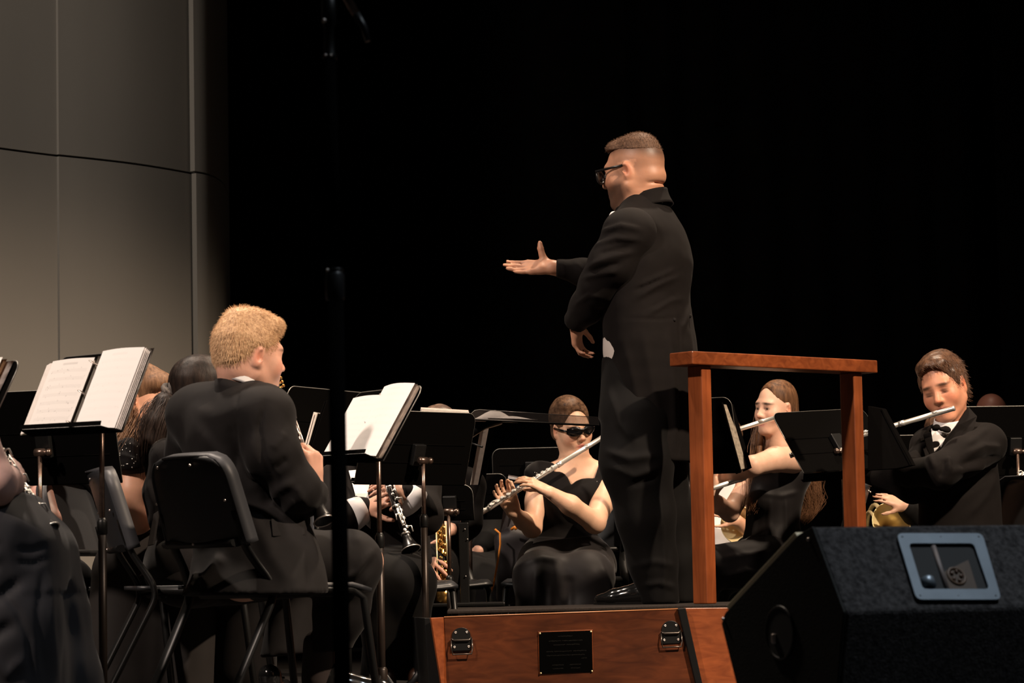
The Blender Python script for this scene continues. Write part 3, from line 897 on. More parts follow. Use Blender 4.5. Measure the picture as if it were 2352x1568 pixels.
# rail: cap board on two posts
RA = W(1590, 805.5, 9.93)                                   # near top corner of the cap
B_ = W(2016, 839, 10.55); RB = np.array([B_[0], B_[1], RA[2]])
u = unit(RB - RA); n = np.array([u[1], -u[0], 0.0])          # along the rail; outward normal towards the viewer
L_ = np.linalg.norm(RB - RA)
rail = root('podium_rail', below(RA + u * 0.5, 0.343), 'reddish wooden rail with thick cap board on two square posts behind the conductor', 'rail')
def obox(c0, lu, ln_, lz, name, m, bev=0.004):
    """box with corner c0 (top, near, start): extends lu along u, ln_ along -n, lz down"""
    a = V3(c0)
    return MB().prism([a, a + u * lu, a + u * lu - n * ln_, a - n * ln_], (0, 0, -lz), bev).build(name, m, rail)
obox(RA, L_, 0.118, 0.047, 'cap_board', M['cherry'])
pz = RA[2] - 0.047
for s0 in (0.062, L_ - 0.062 - 0.05):
    obox(RA + u * s0 - n * 0.02 - np.array([0, 0, 0.0475]), 0.048, 0.072, pz - 0.344, 'post', M['cherry_v'])

# ------------------------------------------------------------------ stage monitor wedge
mon = root('stage_monitor', W(2050, 1568, 5.7) * np.array([1, 1, 0]), 'black carpeted wedge loudspeaker with steel handle plate, at the front right', 'speaker')
A = W(1862, 1207, 5.62)
ua = unit(np.array([math.cos(26 * D2R), math.sin(26 * D2R), 0])); va = np.array([-ua[1], ua[0], 0])
s_ = 6500 / 5.62
def prof(dxp, dz): # image offset in px -> point of the end face, keeping it in the plane spanned by va and z
    t = (dxp / s_) / va[0]; return A + va * t + np.array([0, 0, -dz / (s_ / (1 + 0.0))])
pA, pA2 = prof(8, 2), prof(-20, 20)
pB, pC = prof(-170, 200), prof(-178, 226)
pE = prof(62, 196)
pD = prof(-100, 520); pF = prof(20, 520)
zf = 0.001
pD[2] = zf; pF[2] = zf
poly = [pA, pA2, pB, pC, pD, pF, pE]
Lm = 0.92
MB().prism(poly, ua * Lm, 0.006).build('cabinet', M['speaker_carpet'], mon)
# end panel set on the cabinet, plain black
MB().prism([p - ua * 0.0065 for p in poly], ua * 0.006, 0.002).build('end_panel', mat('end_panel_black', (0.006, 0.006, 0.005), 0.7, spec=0.2, noise=0.3, nscale=60, bump=0.2, bscale=200), mon)
MB().prism([pA2 + (pB - pA2) * 0.03, pB - (pB - pA2) * 0.02, pB - (pB - pA2) * 0.02 + va * 0.012 + np.array([0, 0, 0.011]), pA2 + (pB - pA2) * 0.03 + va * 0.012 + np.array([0, 0, 0.011])], ua * (Lm - 0.004), 0.002).build('grille', M['beige_edge'], mon)
for q in (pA + (0, 0, -0.025) + va * 0.012, pC + (0, 0, 0.01) - va * 0.012):
    MB().ball(q - ua * 0.008, 0.004, 8).build('screw', M['nickel'], mon)
# jack dish in the end panel
jc = prof(-58, 245) - ua * 0.0075
MB().torus(jc, ua, 0.052, 0.0035, 28, 8).build('jack_dish', M['black_metal'], mon)
MB().lathe(jc, -ua, [(0.002, 0.05), (0.0, 0.03), (0.0, 0.001)], 24).build('dish_plate', M['cavity'], mon)
MB().box(jc + np.array([0, 0, -0.012]) - ua * 0.004 + va * 0.018, (0.01, 0.012, 0.02), None, 0.003).build('jack', M['nickel'], mon)
# handle plate on the sloping back: axes ua and slope direction sd
sd = unit(pE - pA); nn_ = unit(np.cross(sd, ua)); 
if nn_[1] > 0: nn_ = -nn_
def onface(px, py):
    ray = W(px, py, 5.0) - CAM; t = ((pA - CAM) @ nn_) / (ray @ nn_); return CAM + ray * t
c4 = [onface(2055, 1229), onface(2252, 1229), onface(2296, 1381), onface(2101, 1381)]
cen = sum(c4) / 4
def inset(p, k): return cen + (p - cen) * k
def roundpoly(P, r, n=5):
    out = []
    for i, p in enumerate(P):
        a, b = P[i - 1], P[(i + 1) % len(P)]
        a = p + unit(a - p) * r; b = p + unit(b - p) * r
        for t in np.linspace(0, 1, n): out.append((1 - t) ** 2 * a + 2 * t * (1 - t) * p + t * t * b)
    return out
ou = roundpoly([p + nn_ * 0.003 for p in c4], 0.014)
hole = [onface(2083, 1252), onface(2232, 1252), onface(2268, 1357), onface(2115, 1357)]
inn = roundpoly([p + nn_ * 0.003 for p in hole], 0.010)
b = MB(); n_ = len(ou)
vo = [b.bm.verts.new(p) for p in ou]; vi = [b.bm.verts.new(p) for p in inn]
fs = [b.bm.faces.new((vo[i], vo[(i + 1) % n_], vi[(i + 1) % n_], vi[i])) for i in range(n_)]
bmesh.ops.recalc_face_normals(b.bm, faces=fs)
bmesh.ops.solidify(b.bm, geom=fs, thickness=0.005)
hp = b.build('handle_plate', M['steel_blue'], mon)
for k in (0, 1, 2, 3):
    MB().ball(inset(c4[k], 0.89) + nn_ * 0.004, 0.0048, 8).build('screw', M['black_metal'], hp)
for a_, b__ in ((0, 1), (2, 3)):
    MB().ball((inset(c4[a_], 0.89) + inset(c4[b__], 0.89)) / 2 + nn_ * 0.004, 0.0045, 8).build('screw', M['black_metal'], hp)
# port: black sheet standing in for the recess's shade; brace, horn body
MB().prism([p + nn_ * 0.0015 for p in hole], -nn_ * 0.0008).build('port', M['cavity'], mon)
b0, b1 = onface(2142, 1256), onface(2174, 1356)
MB().tube([b0 + nn_ * 0.003, b1 + nn_ * 0.003], 0.0052, 8).build('brace', mat('brace_wood', (0.14, 0.11, 0.10), 0.6), mon)
b0 = [onface(2160, 1318), onface(2222, 1288), onface(2243, 1355), onface(2178, 1355)]
MB().prism([p + nn_ * 0.0024 for p in b0], nn_ * 0.002, 0.0006).build('horn_body', mat('horn_brown', (0.045, 0.022, 0.008), 0.6, noise=0.3), mon)
hc = onface(2194, 1326) + nn_ * 0.0052
MB().torus(hc, nn_, 0.019, 0.003, 20, 6).build('horn_ring', mat('horn_ring_brown', (0.075, 0.036, 0.014), 0.5), mon)
for k in range(5):
    t = k * 2 * math.pi / 5
    MB().ball(hc + unit(np.cross(nn_, sd)) * math.cos(t) * 0.011 + sd * math.sin(t) * 0.011, 0.0045, 8).build('horn_bolt', mat('bolt_brown', (0.07, 0.035, 0.018), 0.4), mon)
jb = onface(2132, 1344) + nn_ * 0.003
MB().lathe(jb, -sd, [(-0.006, 0.014), (0.012, 0.014), (0.016, 0.011)], 14).build('magnet', M['steel_blue'], mon)

# ------------------------------------------------------------------ microphone stand close to the camera
MT = W(785, 1568, 4.9)
mst = root('microphone_stand', (MT[0] + 0.01, 4.9, 0), 'tall black microphone stand with boom, close to the camera left of center', 'microphone stand')
def tl(p0, p1, r, name, m, n=20): return MB().tube([p0, p1], r, n).build(name, m, mst)
q0 = W(770, 640, 4.9)
bot = W(785.5, 1568, 4.9); bot = bot + (bot - q0) * 0.62
bot[2] = 0.02
tl(bot, q0, 0.0145, 'lower_tube', M['stand_black'])
q1 = W(757.5, 130, 4.9)
tl(W(769, 625, 4.9), q1, 0.0112, 'upper_tube', M['stand_black'])
MB().lathe(W(770, 690, 4.9), (0, 0, 1), [(0, 0.0145), (0.004, 0.0165), (0.045, 0.0165), (0.052, 0.0125), (0.053, 0.0105)], 20).build('clutch', M['black_plastic'], mst)
MB().lathe(W(770, 622, 4.9), (0, 0, 1), [(0, 0.0145), (0.003, 0.0145), (0.0045, 0.0118)], 20).build('collar_ring', M['black_metal'], mst)
MB().lathe(q1, (0, 0, 1), [(-0.004, 0.012), (0.002, 0.0125), (0.006, 0.010), (0.05, 0.0085), (0.06, 0.013), (0.12, 0.013)], 16).build('boom_clamp', M['black_metal'], mst)
MB().ball(W(744, 47, 4.87), 0.004, 10).build('clamp_screw', M['nickel'], mst)
for dxp in (748, 760):
    MB().ball(W(dxp, 127, 4.887), 0.0026, 10).build('ring_screw', M['nickel'], mst)
MB().ball(W(752, 620, 4.886), 0.0028, 10).build('ring_screw', M['nickel'], mst)
tl(W(730, -120, 4.9), W(818, 32, 4.9), 0.007, 'boom', M['bronze'])
MB().tube([W(818, 32, 4.9), W(836, 62, 4.9), W(845, 95, 4.9)], [0.007, 0.006, 0.005], 10).build('boom_grip', M['black_plastic'], mst)
MB().lathe((bot[0], bot[1], 0), (0, 0, 1), [(0, 0.14), (0.012, 0.138), (0.02, 0.03), (0.05, 0.018)], 28).build('base_plate', M['black_metal'], mst)

# ------------------------------------------------------------------ musician chairs
M['chair_edge'] = mat('chair_edge_lit', (0.042, 0.043, 0.048), 0.5, spec=0.4, bump=0.05, bscale=800)  # shell plastic made lighter: light caught by the flange put into its colour
def make_chair(label):
    r = root('musician_chair', (0, 0, 0), label, 'chair', 'black musician chairs')
    # local: y forward, origin on the floor under the seat centre
    def sh(u, v):      # seat shell
        x = (u - 0.5) * 0.41; y = -0.18 + 0.40 * v
        return (x * (1 - 0.08 * (1 - v)), y, 0.445 - 0.02 * (1 - (2 * u - 1) ** 2) * math.sin(v * 2.6) - 0.03 * max(0, v - 0.85) / 0.15 * 0.6)
    MB().grid(sh, 14, 12, thick=0.012).build('seat', M['chair_plastic'], r)
    # backrest: leaned, curved shell with a wrapped flange
    hw0, hw1, H = 0.165, 0.215, 0.25
    def outline(v): return hw0 + (hw1 - hw0) * v
    def bk(u, v):
        s = 2 * u - 1
        w = outline(1 - v) if False else (0.205 - 0.02 * v)
        rr_ = 0.07
        zz = v * H
        if v * H > H - rr_:
            e = (v * H - (H - rr_)) / rr_; w = w - rr_ + rr_ * math.sqrt(max(0, 1 - e * e))
        y = -0.035 * (1 - s * s) 
        return np.array((s * w, -0.205 + y - 0.30 * zz, 0.555 + zz))
    MB().grid(bk, 16, 20, thick=0.008).build('backrest', M['chair_plastic'], r)
    rim = [bk(0, v) for v in np.linspace(0, 1, 21)] + [bk(u_, 1) for u_ in np.linspace(0, 1, 9)][1:] + [bk(1, v) for v in np.linspace(1, 0, 21)]
    rim = [p for i, p in enumerate(rim) if i == 0 or np.linalg.norm(p - rim[i - 1]) > 1e-4]
    b = MB(); V0 = []
    nrm = np.array([0, 1, 0.3]) / np.linalg.norm([0, 1, 0.3])
    for p in rim: V0.append((b.bm.verts.new(p - nrm * 0.004), b.bm.verts.new(p + nrm * 0.036)))
    fs = []
    for i in range(len(V0) - 1):
        f = b.bm.faces.new((V0[i][0], V0[i + 1][0], V0[i + 1][1], V0[i][1])); f.smooth = True; fs.append(f)
    bmesh.ops.recalc_face_normals(b.bm, faces=fs); bmesh.ops.solidify(b.bm, geom=fs, thickness=0.006)
    b.build('back_flange', M['chair_edge'], r)
    for u_, v in ((0.22, 0.9), (0.72, 0.9), (0.06, 0.5), (0.94, 0.5), (0.5, 0.03)):
        p = bk(u_, v); MB().ball(p - nrm * 0.010, 0.0042, 8).build('bolt', M['nickel'], r)
    for s in (-1, 1):
        P = [(0.178 * s, -0.232, 0.65), (0.178 * s, -0.205, 0.56), (0.186 * s, -0.165, 0.50), (0.205 * s, -0.135, 0.455), (0.208 * s, -0.125, 0.41), (0.208 * s, -0.15, 0.36), (0.20 * s, -0.33, 0.012)]
        Q = []
        for i in range(len(P) - 1):
            for t in np.linspace(0, 1, 4)[:-1]: Q.append(np.array(P[i]) * (1 - t) + np.array(P[i + 1]) * t)
        Q.append(np.array(P[-1]))
        Qa = np.array(Q); Qs = Qa.copy()
        for _ in range(2): Qs[1:-1] = (Qs[:-2] + 2 * Qs[1:-1] + Qs[2:]) / 4
        MB().tube(list(Qs), 0.0135, 10, flat=(1.35, 0.75)).build('leg', M['black_metal'], r)
        fp = [(0.19 * s, -0.128, 0.43), (0.19 * s, 0.16, 0.425), (0.192 * s, 0.2, 0.40), (0.205 * s, 0.25, 0.012)]
        MB().tube(fp, 0.0115, 10).build('leg', M['black_metal'], r)
        for y in (-0.33, 0.25): MB().lathe((0.2 * s, y, 0), (0, 0, 1), [(0, 0.016), (0.014, 0.016), (0.02, 0.012)], 10).build('foot_glide', M['black_plastic'], r)
    MB().tube([(-0.19, 0.12, 0.415), (0.19, 0.12, 0.415)], 0.011, 8).build('cross_bar', M['black_metal'], r)
    MB().tube([(-0.19, -0.10, 0.415), (0.19, -0.10, 0.415)], 0.011, 8).build('cross_bar', M['black_metal'], r)
    MB().tube([(-0.175, -0.225, 0.56), (0.175, -0.225, 0.56)], 0.012, 8, flat=(1, 1.6)).build('back_bar', M['black_metal'], r)
    return r
chair0 = None
def chair(px, d, heading, label, xoff=0.0):
    """seat centre under photo column px at depth d; heading in degrees from +x"""
    global chair0
    p = W(px, 1330, d)
    if chair0 is None:
        chair0 = make_chair(label); r = chair0
    else:
        r = chair0.copy(); COL.objects.link(r); r['label'] = label
        for ch in list(chair0.children):
            c = ch.copy(); COL.objects.link(c); c.parent = r
    r.location = (p[0] + xoff, d, 0); r.rotation_euler = (0, 0, (heading - 90) * D2R)
    r['_base'] = [p[0] + xoff, d, 0]
    return r
chair(614, 8.13, 40, 'black musician chair the blond boy in the suit sits on')
chair(432, 8.9, 14, 'black musician chair under the girl with the dark ponytail, its shell edge lit grey')
chair(310, 9.5, -20, 'black musician chair under the brown-haired girl in the beaded top')
chair(1302, 11.72, -112, 'black musician chair of the girl in dark glasses')
chair(1832, 11.85, 172, 'black musician chair of the long-haired girl behind the rail')
chair(2215, 11.15, 196, 'black musician chair of the boy in the bow tie')
chair(-50, 7.3, 24, 'black musician chair under the draped skirt at the lower left edge')
chair(880, 10.05, -70, 'black musician chair of the clarinet player behind the tilted bright sheets')
chair(985, 11.25, -75, 'black musician chair of the saxophone player behind the black desks')
# ------------------------------------------------------------------ music stands
def frame_px(BL, BR, TL, d, sgn, width=0.5):
    """desk corner and edge vectors from three photo corners; width fixes how far it turns in depth"""
    a = W(*BL, d); b = W(*BR, d); c = W(*TL, d)
    w, h = b - a, c - a
    wy = sgn * math.sqrt(max(width ** 2 - w[0] ** 2 - w[2] ** 2, 1e-4))
    hy = -(w[0] * h[0] + w[2] * h[2]) / wy
    b = W(*BR, d + wy); c = W(*TL, d + hy)
    w, h = b - a, c - a
    return a, w, h
def frame_yaw(px, py, d, heading, tilt, width=0.5, height=0.32):
    """desk whose lower-edge middle is at (px,py,d); front faces `heading` degrees, leaned back by tilt degrees"""
    n = np.array([math.cos(heading * D2R), math.sin(heading * D2R), 0]); w = np.array([-n[1], n[0], 0.0])   # w: to the reader's right is -w; fine
    w = -w if False else w
    h = np.array([0, 0, 1.0]) * math.cos(tilt * D2R) - n * math.sin(tilt * D2R)
    c = W(px, py, d)
    w = w * width
    return c - w / 2, w, h * height

def stand(fr, label, front, shaft_px=None, foot=True, lip=True, base_rot=0.3, tube_mat='bronze', knob=True, split=None, drop=0.0):
    """front: +1/-1 chooses which side of the desk the sheets lie on (sign of the depth of the front normal)"""
    a, w, h = fr
    n = unit(np.cross(w, h)); n = n if n[1] * front > 0 else -n
    wl, hl = np.linalg.norm(w), np.linalg.norm(h); wu, hu = w / wl, h / hl
    c = a + w / 2 + h * 0.42
    sx = c - n * 0.03
    base = np.array([sx[0], sx[1], 0.0])
    r = root('music_stand', base, label, 'music stand', 'black music stands')
    rr = 0.035
    pts = [a, a + w]
    for t in np.linspace(0, math.pi / 2, 6): pts.append(a + w + h + wu * (rr * math.cos(t) - rr) + hu * (rr * math.sin(t) - rr))
    for t in np.linspace(math.pi / 2, math.pi, 6): pts.append(a + h + wu * (rr * math.cos(t) + rr) + hu * (rr * math.sin(t) - rr))
    MB().prism([p - n * 0.0015 for p in pts], n * 0.0025, 0.0004).build('desk', M['stand_black'], r)
    edge = pts[1:] + [pts[0]]
    MB().tube(edge, 0.0017, 6).build('desk_edge', M['edge_metal'], r)
    if lip:
        # ledge bent forwards along the lower edge, with sloping ends
        MB().prism([a + n * 0.001, a + w + n * 0.001, a + w - wu * 0.03 + n * 0.052 - hu * 0.004, a + wu * 0.03 + n * 0.052 - hu * 0.004], -hu * 0.003, 0.0006).build('ledge', M['stand_black'], r)
        MB().prism([a + w - wu * 0.03 + n * 0.052 - hu * 0.004, a + wu * 0.03 + n * 0.052 - hu * 0.004, a + wu * 0.03 + n * 0.054 + hu * 0.008, a + w - wu * 0.03 + n * 0.054 + hu * 0.008], n * 0.002, 0.0004).build('ledge_rim', M['stand_black'], r)
    for k in (0.30, 0.55):
        MB().tube([a + h * k + wu * 0.03 - n * 0.002, a + h * k + w - wu * 0.03 - n * 0.002], 0.0018, 6).build('back_rib', M['stand_black'], r)
    zt = float(c[2]) - 0.02; top = np.array([sx[0], sx[1], zt]) - n * 0.012
    top[2] = zt
    MB().box(c - n * 0.014, (0.05, 0.022, 0.075), Matrix((wu, n, hu)).transposed(), 0.003).build('bracket', M['black_metal'], r)
    x, y = top[0], top[1]
    zs = split if split else max(0.45, zt - 0.30)
    MB().tube([(x, y, zs - 0.02), (x, y, zt)], 0.0072, 12).build('upper_tube', M[tube_mat], r)
    MB().tube([(x, y, 0.03), (x, y, zs)], 0.0115, 12).build('lower_tube', M['worn_metal'], r)
    MB().lathe((x, y, zs - 0.035), (0, 0, 1), [(0, 0.0118), (0.004, 0.0145), (0.035, 0.0145), (0.046, 0.009)], 14).build('collar', M['black_metal'], r)
    if knob:
        MB().lathe((x, y, zt - 0.005), -wu, [(-0.02, 0.006), (-0.016, 0.013), (0.016, 0.013), (0.02, 0.006), (0.028, 0.012), (0.036, 0.012), (0.04, 0.006)], 14).build('tilt_knob', M['bronze'], r)
    for k in range(3):
        t = base_rot + k * 2 * math.pi / 3
        e = (x + 0.24 * math.cos(t), y + 0.24 * math.sin(t), 0.01)
        MB().tube([(x, y, 0.17), (x + 0.05 * math.cos(t), y + 0.05 * math.sin(t), 0.10), (x + 0.16 * math.cos(t), y + 0.16 * math.sin(t), 0.025), e], 0.0085, 8, flat=(1.5, 0.6)).build('leg', M['black_metal'], r)
    MB().lathe((x, y, 0.08), (0, 0, 1), [(0, 0.016), (0.10, 0.018), (0.108, 0.013)], 12).build('hub', M['worn_metal'], r)
    r['n'] = list(n)
    return r, a, wu, hu, n, wl, hl

def quad_uv(name, corners, mat_, parent, nu=8, nv=8, bulge=0.0, nrm=None, thick=0.0, origin=None, curl=0.0):
    """sheet with uv from four corners BL, BR, TR, TL; bulge lifts the middle, curl lifts the upper edge"""
    BL, BR, TR, TL = [V3(c) for c in corners]
    bm = bmesh.new(); uvl = bm.loops.layers.uv.new('UVMap')
    vs = []
    for i in range(nu + 1):
        row = []
        for j in range(nv + 1):
            u_, v = i / nu, j / nv
            p = (BL * (1 - u_) + BR * u_) * (1 - v) + (TL * (1 - u_) + TR * u_) * v
            if nrm is not None: p = p + nrm * (bulge * math.sin(math.pi * u_) + curl * v * v)
            row.append(bm.verts.new(p))
        vs.append(row)
    for i in range(nu):
        for j in range(nv):
            f = bm.faces.new((vs[i][j], vs[i + 1][j], vs[i + 1][j + 1], vs[i][j + 1])); f.smooth = True
            for lp, (a, b) in zip(f.loops, ((i, j), (i + 1, j), (i + 1, j + 1), (i, j + 1))): lp[uvl].uv = (a / nu, b / nv)
    if thick:
        bmesh.ops.solidify(bm, geom=bm.faces[:], thickness=thick)
    me = bpy.data.meshes.new(name); bm.to_mesh(me); bm.free()
    return link(name, me, mat_, parent, origin)

# S2: main stand with ring binder (left foreground)
s2 = stand(frame_px((72, 1001), (282, 991), (141, 821), 7.85, -1), 'black music stand carrying the open ring binder', -1, base_rot=0.5, split=0.62)
_, a, wu, hu, n, wl, hl = s2
bnd = root('ring_binder', a + wu * wl / 2 + n * 0.02, 'white ring binder of sheet music lying open on the near left music stand', 'binder')
def on(x, y, z=0.0): return a + wu * x * wl + hu * y * hl + n * z     # x,y in desk fractions
def pane(name, x0, x1, y0, y1, z, m, parent=bnd, bulge=0.0, thick=0.0, shear=0.0, **kw):
    return quad_uv(name, (on(x0, y0, z), on(x1, y0, z), on(x1 + shear, y1, z), on(x0 + shear, y1, z)), m, parent, bulge=bulge, nrm=n, thick=thick, **kw)
pane('cover', -0.12, 0.44, 0.01, 0.92, 0.004, M['vinyl'], thick=0.003)
pane('cover', 0.53, 1.02, 0.0, 1.0, 0.004, M['vinyl'], thick=0.003)
pane('spine', 0.44, 0.53, 0.01, 0.96, 0.006, mat('binder_spine', (0.30, 0.27, 0.23), 0.35, spec=0.6), thick=0.002)
for k, z in enumerate((0.008, 0.010, 0.012)):
    pane('page', -0.105 + 0.02 * k, 0.44, 0.015, 0.90 + 0.004 * k, z, M['paper_plain'], bulge=0.004)
pane('page', -0.02, 0.45, 0.02, 0.925, 0.015, M['paper'], bulge=0.006)
for k, z in enumerate((0.008, 0.011, 0.014, 0.017)):
    pane('page', 0.535, 1.005 - 0.006 * k, 0.01, 0.955 + 0.008 * k, z, M['paper_plain'], bulge=0.006)
pane('page', 0.535, 0.975, 0.012, 0.985, 0.020, M['paper_faint'], bulge=0.007)
for y in (0.09, 0.47, 0.84):
    MB().torus(on(0.487, y, 0.014), unit(hu + wu * 0.35), 0.021, 0.0016, 18, 6, 0, 2 * math.pi).build('ring', M['nickel'], bnd)

# S1: stand at the left edge
s1 = stand(frame_px((-230, 955), (-2, 938), (-180, 850), 7.5, -1), 'black music stand cut by the left edge, loose sheets on it', -1, base_rot=0.1)
_, a, wu, hu, n, wl, hl = s1
sh1 = root('sheet_stack', a + wu * 0.3, 'stack of loose white sheets on the stand at the left edge', 'sheet music')
pane('sheet', 0.05, 0.95, 0.02, 0.98, 0.006, M['paper_plain'], sh1, thick=0.003)
pane('sheet', 0.05, 0.90, 0.02, 1.0, 0.012, mat('manila_sheet', (0.5, 0.3, 0.16), 0.8), sh1, thick=0.002)
pane('sheet', 0.03, 0.87, 0.02, 1.02, 0.018, M['paper'], sh1, bulge=0.004)

# S3: black desk below the binder stand
s3 = stand(frame_yaw(118, 1112, 8.9, 70, 14, 0.5, 0.30), 'black music stand seen from behind below the ring binder, brass tilt knob', 1, base_rot=0.9)
# S4: boy's stand with the bright sheets
s4 = stand(frame_px((733, 1066), (881, 1058), (822, 902), 8.75, -1), 'black music stand with bright white sheets, right of the microphone stand', -1, base_rot=0.2, split=0.58)
_, a, wu, hu, n, wl, hl = s4
bk = root('sheet_stack', a + wu * 0.25 + n * 0.01, 'bright white sheets and thin folder on the stand right of the microphone stand', 'sheet music')
for k, z in enumerate((0.005, 0.008, 0.012)):
    pane('sheet', 0.50, 0.985 - 0.01 * k, 0.02, 0.975 + 0.01 * k, z, M['paper_plain'], bk, bulge=0.004, thick=0.001)
pane('sheet', 0.03, 0.52, 0.02, 0.90, 0.010, M['paper_faint'], bk, bulge=0.006)
pane('sheet', 0.50, 0.955, 0.02, 0.99, 0.020, M['paper_faint'], bk, bulge=0.010)
for y in (0.12, 0.5, 0.88):
    MB().torus(on(0.51, y, 0.017), hu, 0.007, 0.001, 12, 6).build('ring', M['nickel'], bk)
# S5: desk behind the boy's clarinet
s5 = stand(frame_yaw(732, 1064, 9.5, 152, 10, 0.5, 0.25), 'black music stand seen from behind, just left of the microphone stand', 1, base_rot=0.4)
fd = root('music_folder', W(700, 1045, 9.2), 'thin folder of sheets standing edge-on beside the microphone stand', 'folder')
p0, p1 = W(700, 1042, 9.2), W(740, 922, 9.2)
ax_ = unit(p1 - p0); dep = unit(np.array([0.25, 0.97, 0]))
for k, (m_, off, l_) in enumerate(((M['folder'], 0.006, 1.0), (M['paper_plain'], -0.001, 0.78), (M['paper_plain'], -0.009, 0.80), (M['folder'], 0.012, 1.02))):
    o_ = np.array([off, 0, 0]); e = (p1 - p0) * l_
    MB().prism([p0 + o_, p0 + o_ + dep * 0.22, p0 + e + o_ + dep * 0.22, p0 + e + o_ - (np.array([0.008, 0, 0]) if k in (1, 2) else 0)], (0.004, 0, 0), 0.0008).build('sheet' if k in (1, 2) else 'cover', m_, fd)
# S6: large black desk right of the bright sheets
s6 = stand(frame_yaw(942, 1112, 9.75, 133, 16, 0.5, 0.256), 'black music stand seen from behind, right of the bright sheets, white paper on top', 1, base_rot=0.7, split=0.66)
_, a, wu, hu, n, wl, hl = s6
sh6 = root('sheet_stack', a + hu * hl + n * 0.004, 'white sheets peeking over the top of the black desk', 'sheet music')
e1, e0 = a + hu * hl + wu * 0.03 + n * 0.006, a + hu * hl + wu * 0.25 + n * 0.006
for k in range(2):
    MB().prism([e0 - hu * 0.03 + n * 0.004 * k, e1 - hu * 0.03 + n * 0.004 * k, e1 + hu * (0.005 + 0.004 * k) + n * 0.004 * k, e0 + hu * (0.010 + 0.003 * k) + n * 0.004 * k], n * 0.002, 0.0004).build('sheet', M['paper_plain'], sh6)
# S8: lower desk
s8b = stand(frame_yaw(1083, 1192, 12.0, 84, 8, 0.31, 0.19), 'small black music stand with rounded corner behind the flute tip of the girl in glasses', 1, base_rot=0.2)
s8 = stand(frame_yaw(1037, 1194, 10.4, 80, 12, 0.17, 0.13), 'low black music stand with a brownish tube in front of the saxophone player', 1, base_rot=0.2, tube_mat='bronze')
# S7: stand seen from its edge with a strip of music
f7 = root('music_folder', W(1105, 1113, 11.03), 'black folder with a strip of sheet music facing left of the girl in dark glasses', 'folder')
c_ = [W(1080, 1113, 10.7), W(1098, 1113, 10.95), W(1123, 981, 11.0), W(1103, 987, 10.75)]
nn7 = unit(np.cross(c_[1] - c_[0], c_[3] - c_[0])); nn7 = nn7 if nn7[1] < 0 else -nn7
quad_uv('sheet', c_, M['paper_pink'], f7, 2, 6)
c2 = [W(1098, 1113, 10.952), W(1113, 1113, 11.15), W(1137, 981, 11.2), W(1123, 981, 11.002)]
quad_uv('cover', c2, M['folder'], f7, 2, 2, thick=0.003)
# S9: conductor's flat desk with clear rim on a square column
cl = bpy.data.materials.new('smoked_acrylic'); cl.use_nodes = True
bb = cl.node_tree.nodes['Principled BSDF']; bb.inputs['Base Color'].default_value = (0.035, 0.03, 0.028, 1)
bb.inputs['Roughness'].default_value = 0.15; bb.inputs['Alpha'].default_value = 0.42
C9 = W(1068, 1390, 10.62)
s9 = root('conductor_stand', below(C9), 'flat conductor music desk with smoked clear rim on a black column', 'music stand')
dL, dR = W(1083, 962, 10.55), W(1376, 976, 10.62); 
dv = unit(dR - dL); dn = np.array([-dv[1], dv[0], 0.0])
tl_ = [dL, dR, dR + dn * 0.30 + np.array([0, 0, 0.017]), dL + dn * 0.30 + np.array([0, 0, 0.017])]
MB().prism(tl_, (0, 0, -0.004), 0.001).build('desk', M['stand_black'], s9)
b = MB(); hgt = 0.036
rim = [dL + np.array([0, 0, 0.0]), dR, dR + np.array([0, 0, hgt * 0.8])]
rim += [dL + dv * 0.03 + np.array([0, 0, hgt]), dL + dv * 0.012 + np.array([0, 0, hgt * 0.9]), dL + np.array([0, 0, hgt * 0.6])]
b.prism([p - dn * 0.004 for p in rim], -dn * 0.003).build('clear_rim', cl, s9)
MB().tube([p - dn * 0.0055 for p in rim[2:] + [rim[0]]], 0.0013, 6).build('rim_edge', M['edge_metal'], s9)
MB().tube([p - dn * 0.0055 for p in rim[:2]], 0.0016, 6).build('rim_base', M['edge_metal'], s9)
MB().box(C9 * np.array([1, 1, 0]) + np.array([0, 0, 0.34 + (W(1068, 1200, 10.62)[2] - 0.34) / 2]), (0.036, 0.05, W(1068, 1200, 10.62)[2] - 0.34), None, 0.003).build('column', M['black_metal'], s9)
MB().box((C9[0], C9[1], 0.352), (0.30, 0.30, 0.014), None, 0.004).build('base_plate', M['black_metal'], s9)
for px, py in ((1068, 1215), (1074, 1238), (1070, 1323)):
    MB().ball(W(px, py, 10.59), 0.0028, 8).build('screw', M['nickel'], s9)
MB().tube([W(1068, 1205, 10.62), W(1060, 1110, 10.62), W(1060, 1040, 10.62), W(1075, 1000, 10.66), W(1110, 978, 10.7), W(1150, 968, 10.75)], [0.016, 0.016, 0.017, 0.017, 0.015, 0.012], 10).build('arm', M['black_metal'], s9)
MB().tube([W(1070, 1013, 10.55), W(1090, 1020, 10.5), W(1108, 1026, 10.48)], [0.003, 0.0035, 0.0045], 8).build('lever', M['black_metal'], s9)
sh9 = root('sheet_stack', W(1150, 955, 10.75), 'crumpled music sheets lying on the conductor desk', 'sheet music')
for (x0, x1, y0, yy) in ((1084, 1190, 962, 937), (1120, 1235, 960, 952)):
    b = MB()
    p0, p1 = W(x0, y0 - 1, 10.64), W(x1, y0 + 3, 10.68); pk = (p0 + p1) / 2 + np.array([0, 0.05, (y0 - yy) / 640])
    def fn(u_, v, p0=p0, p1=p1, hh=(y0 - yy) / 640.0):
        q = p0 + (p1 - p0) * u_; return q + np.array([0, 0.16 * v, hh * math.sin(math.pi * u_) ** 1.5 * math.sin(math.pi * min(v * 1.3, 1))])
    b.grid(fn, 10, 6, thick=0.001).build('sheet', M['paper_plain'], sh9)
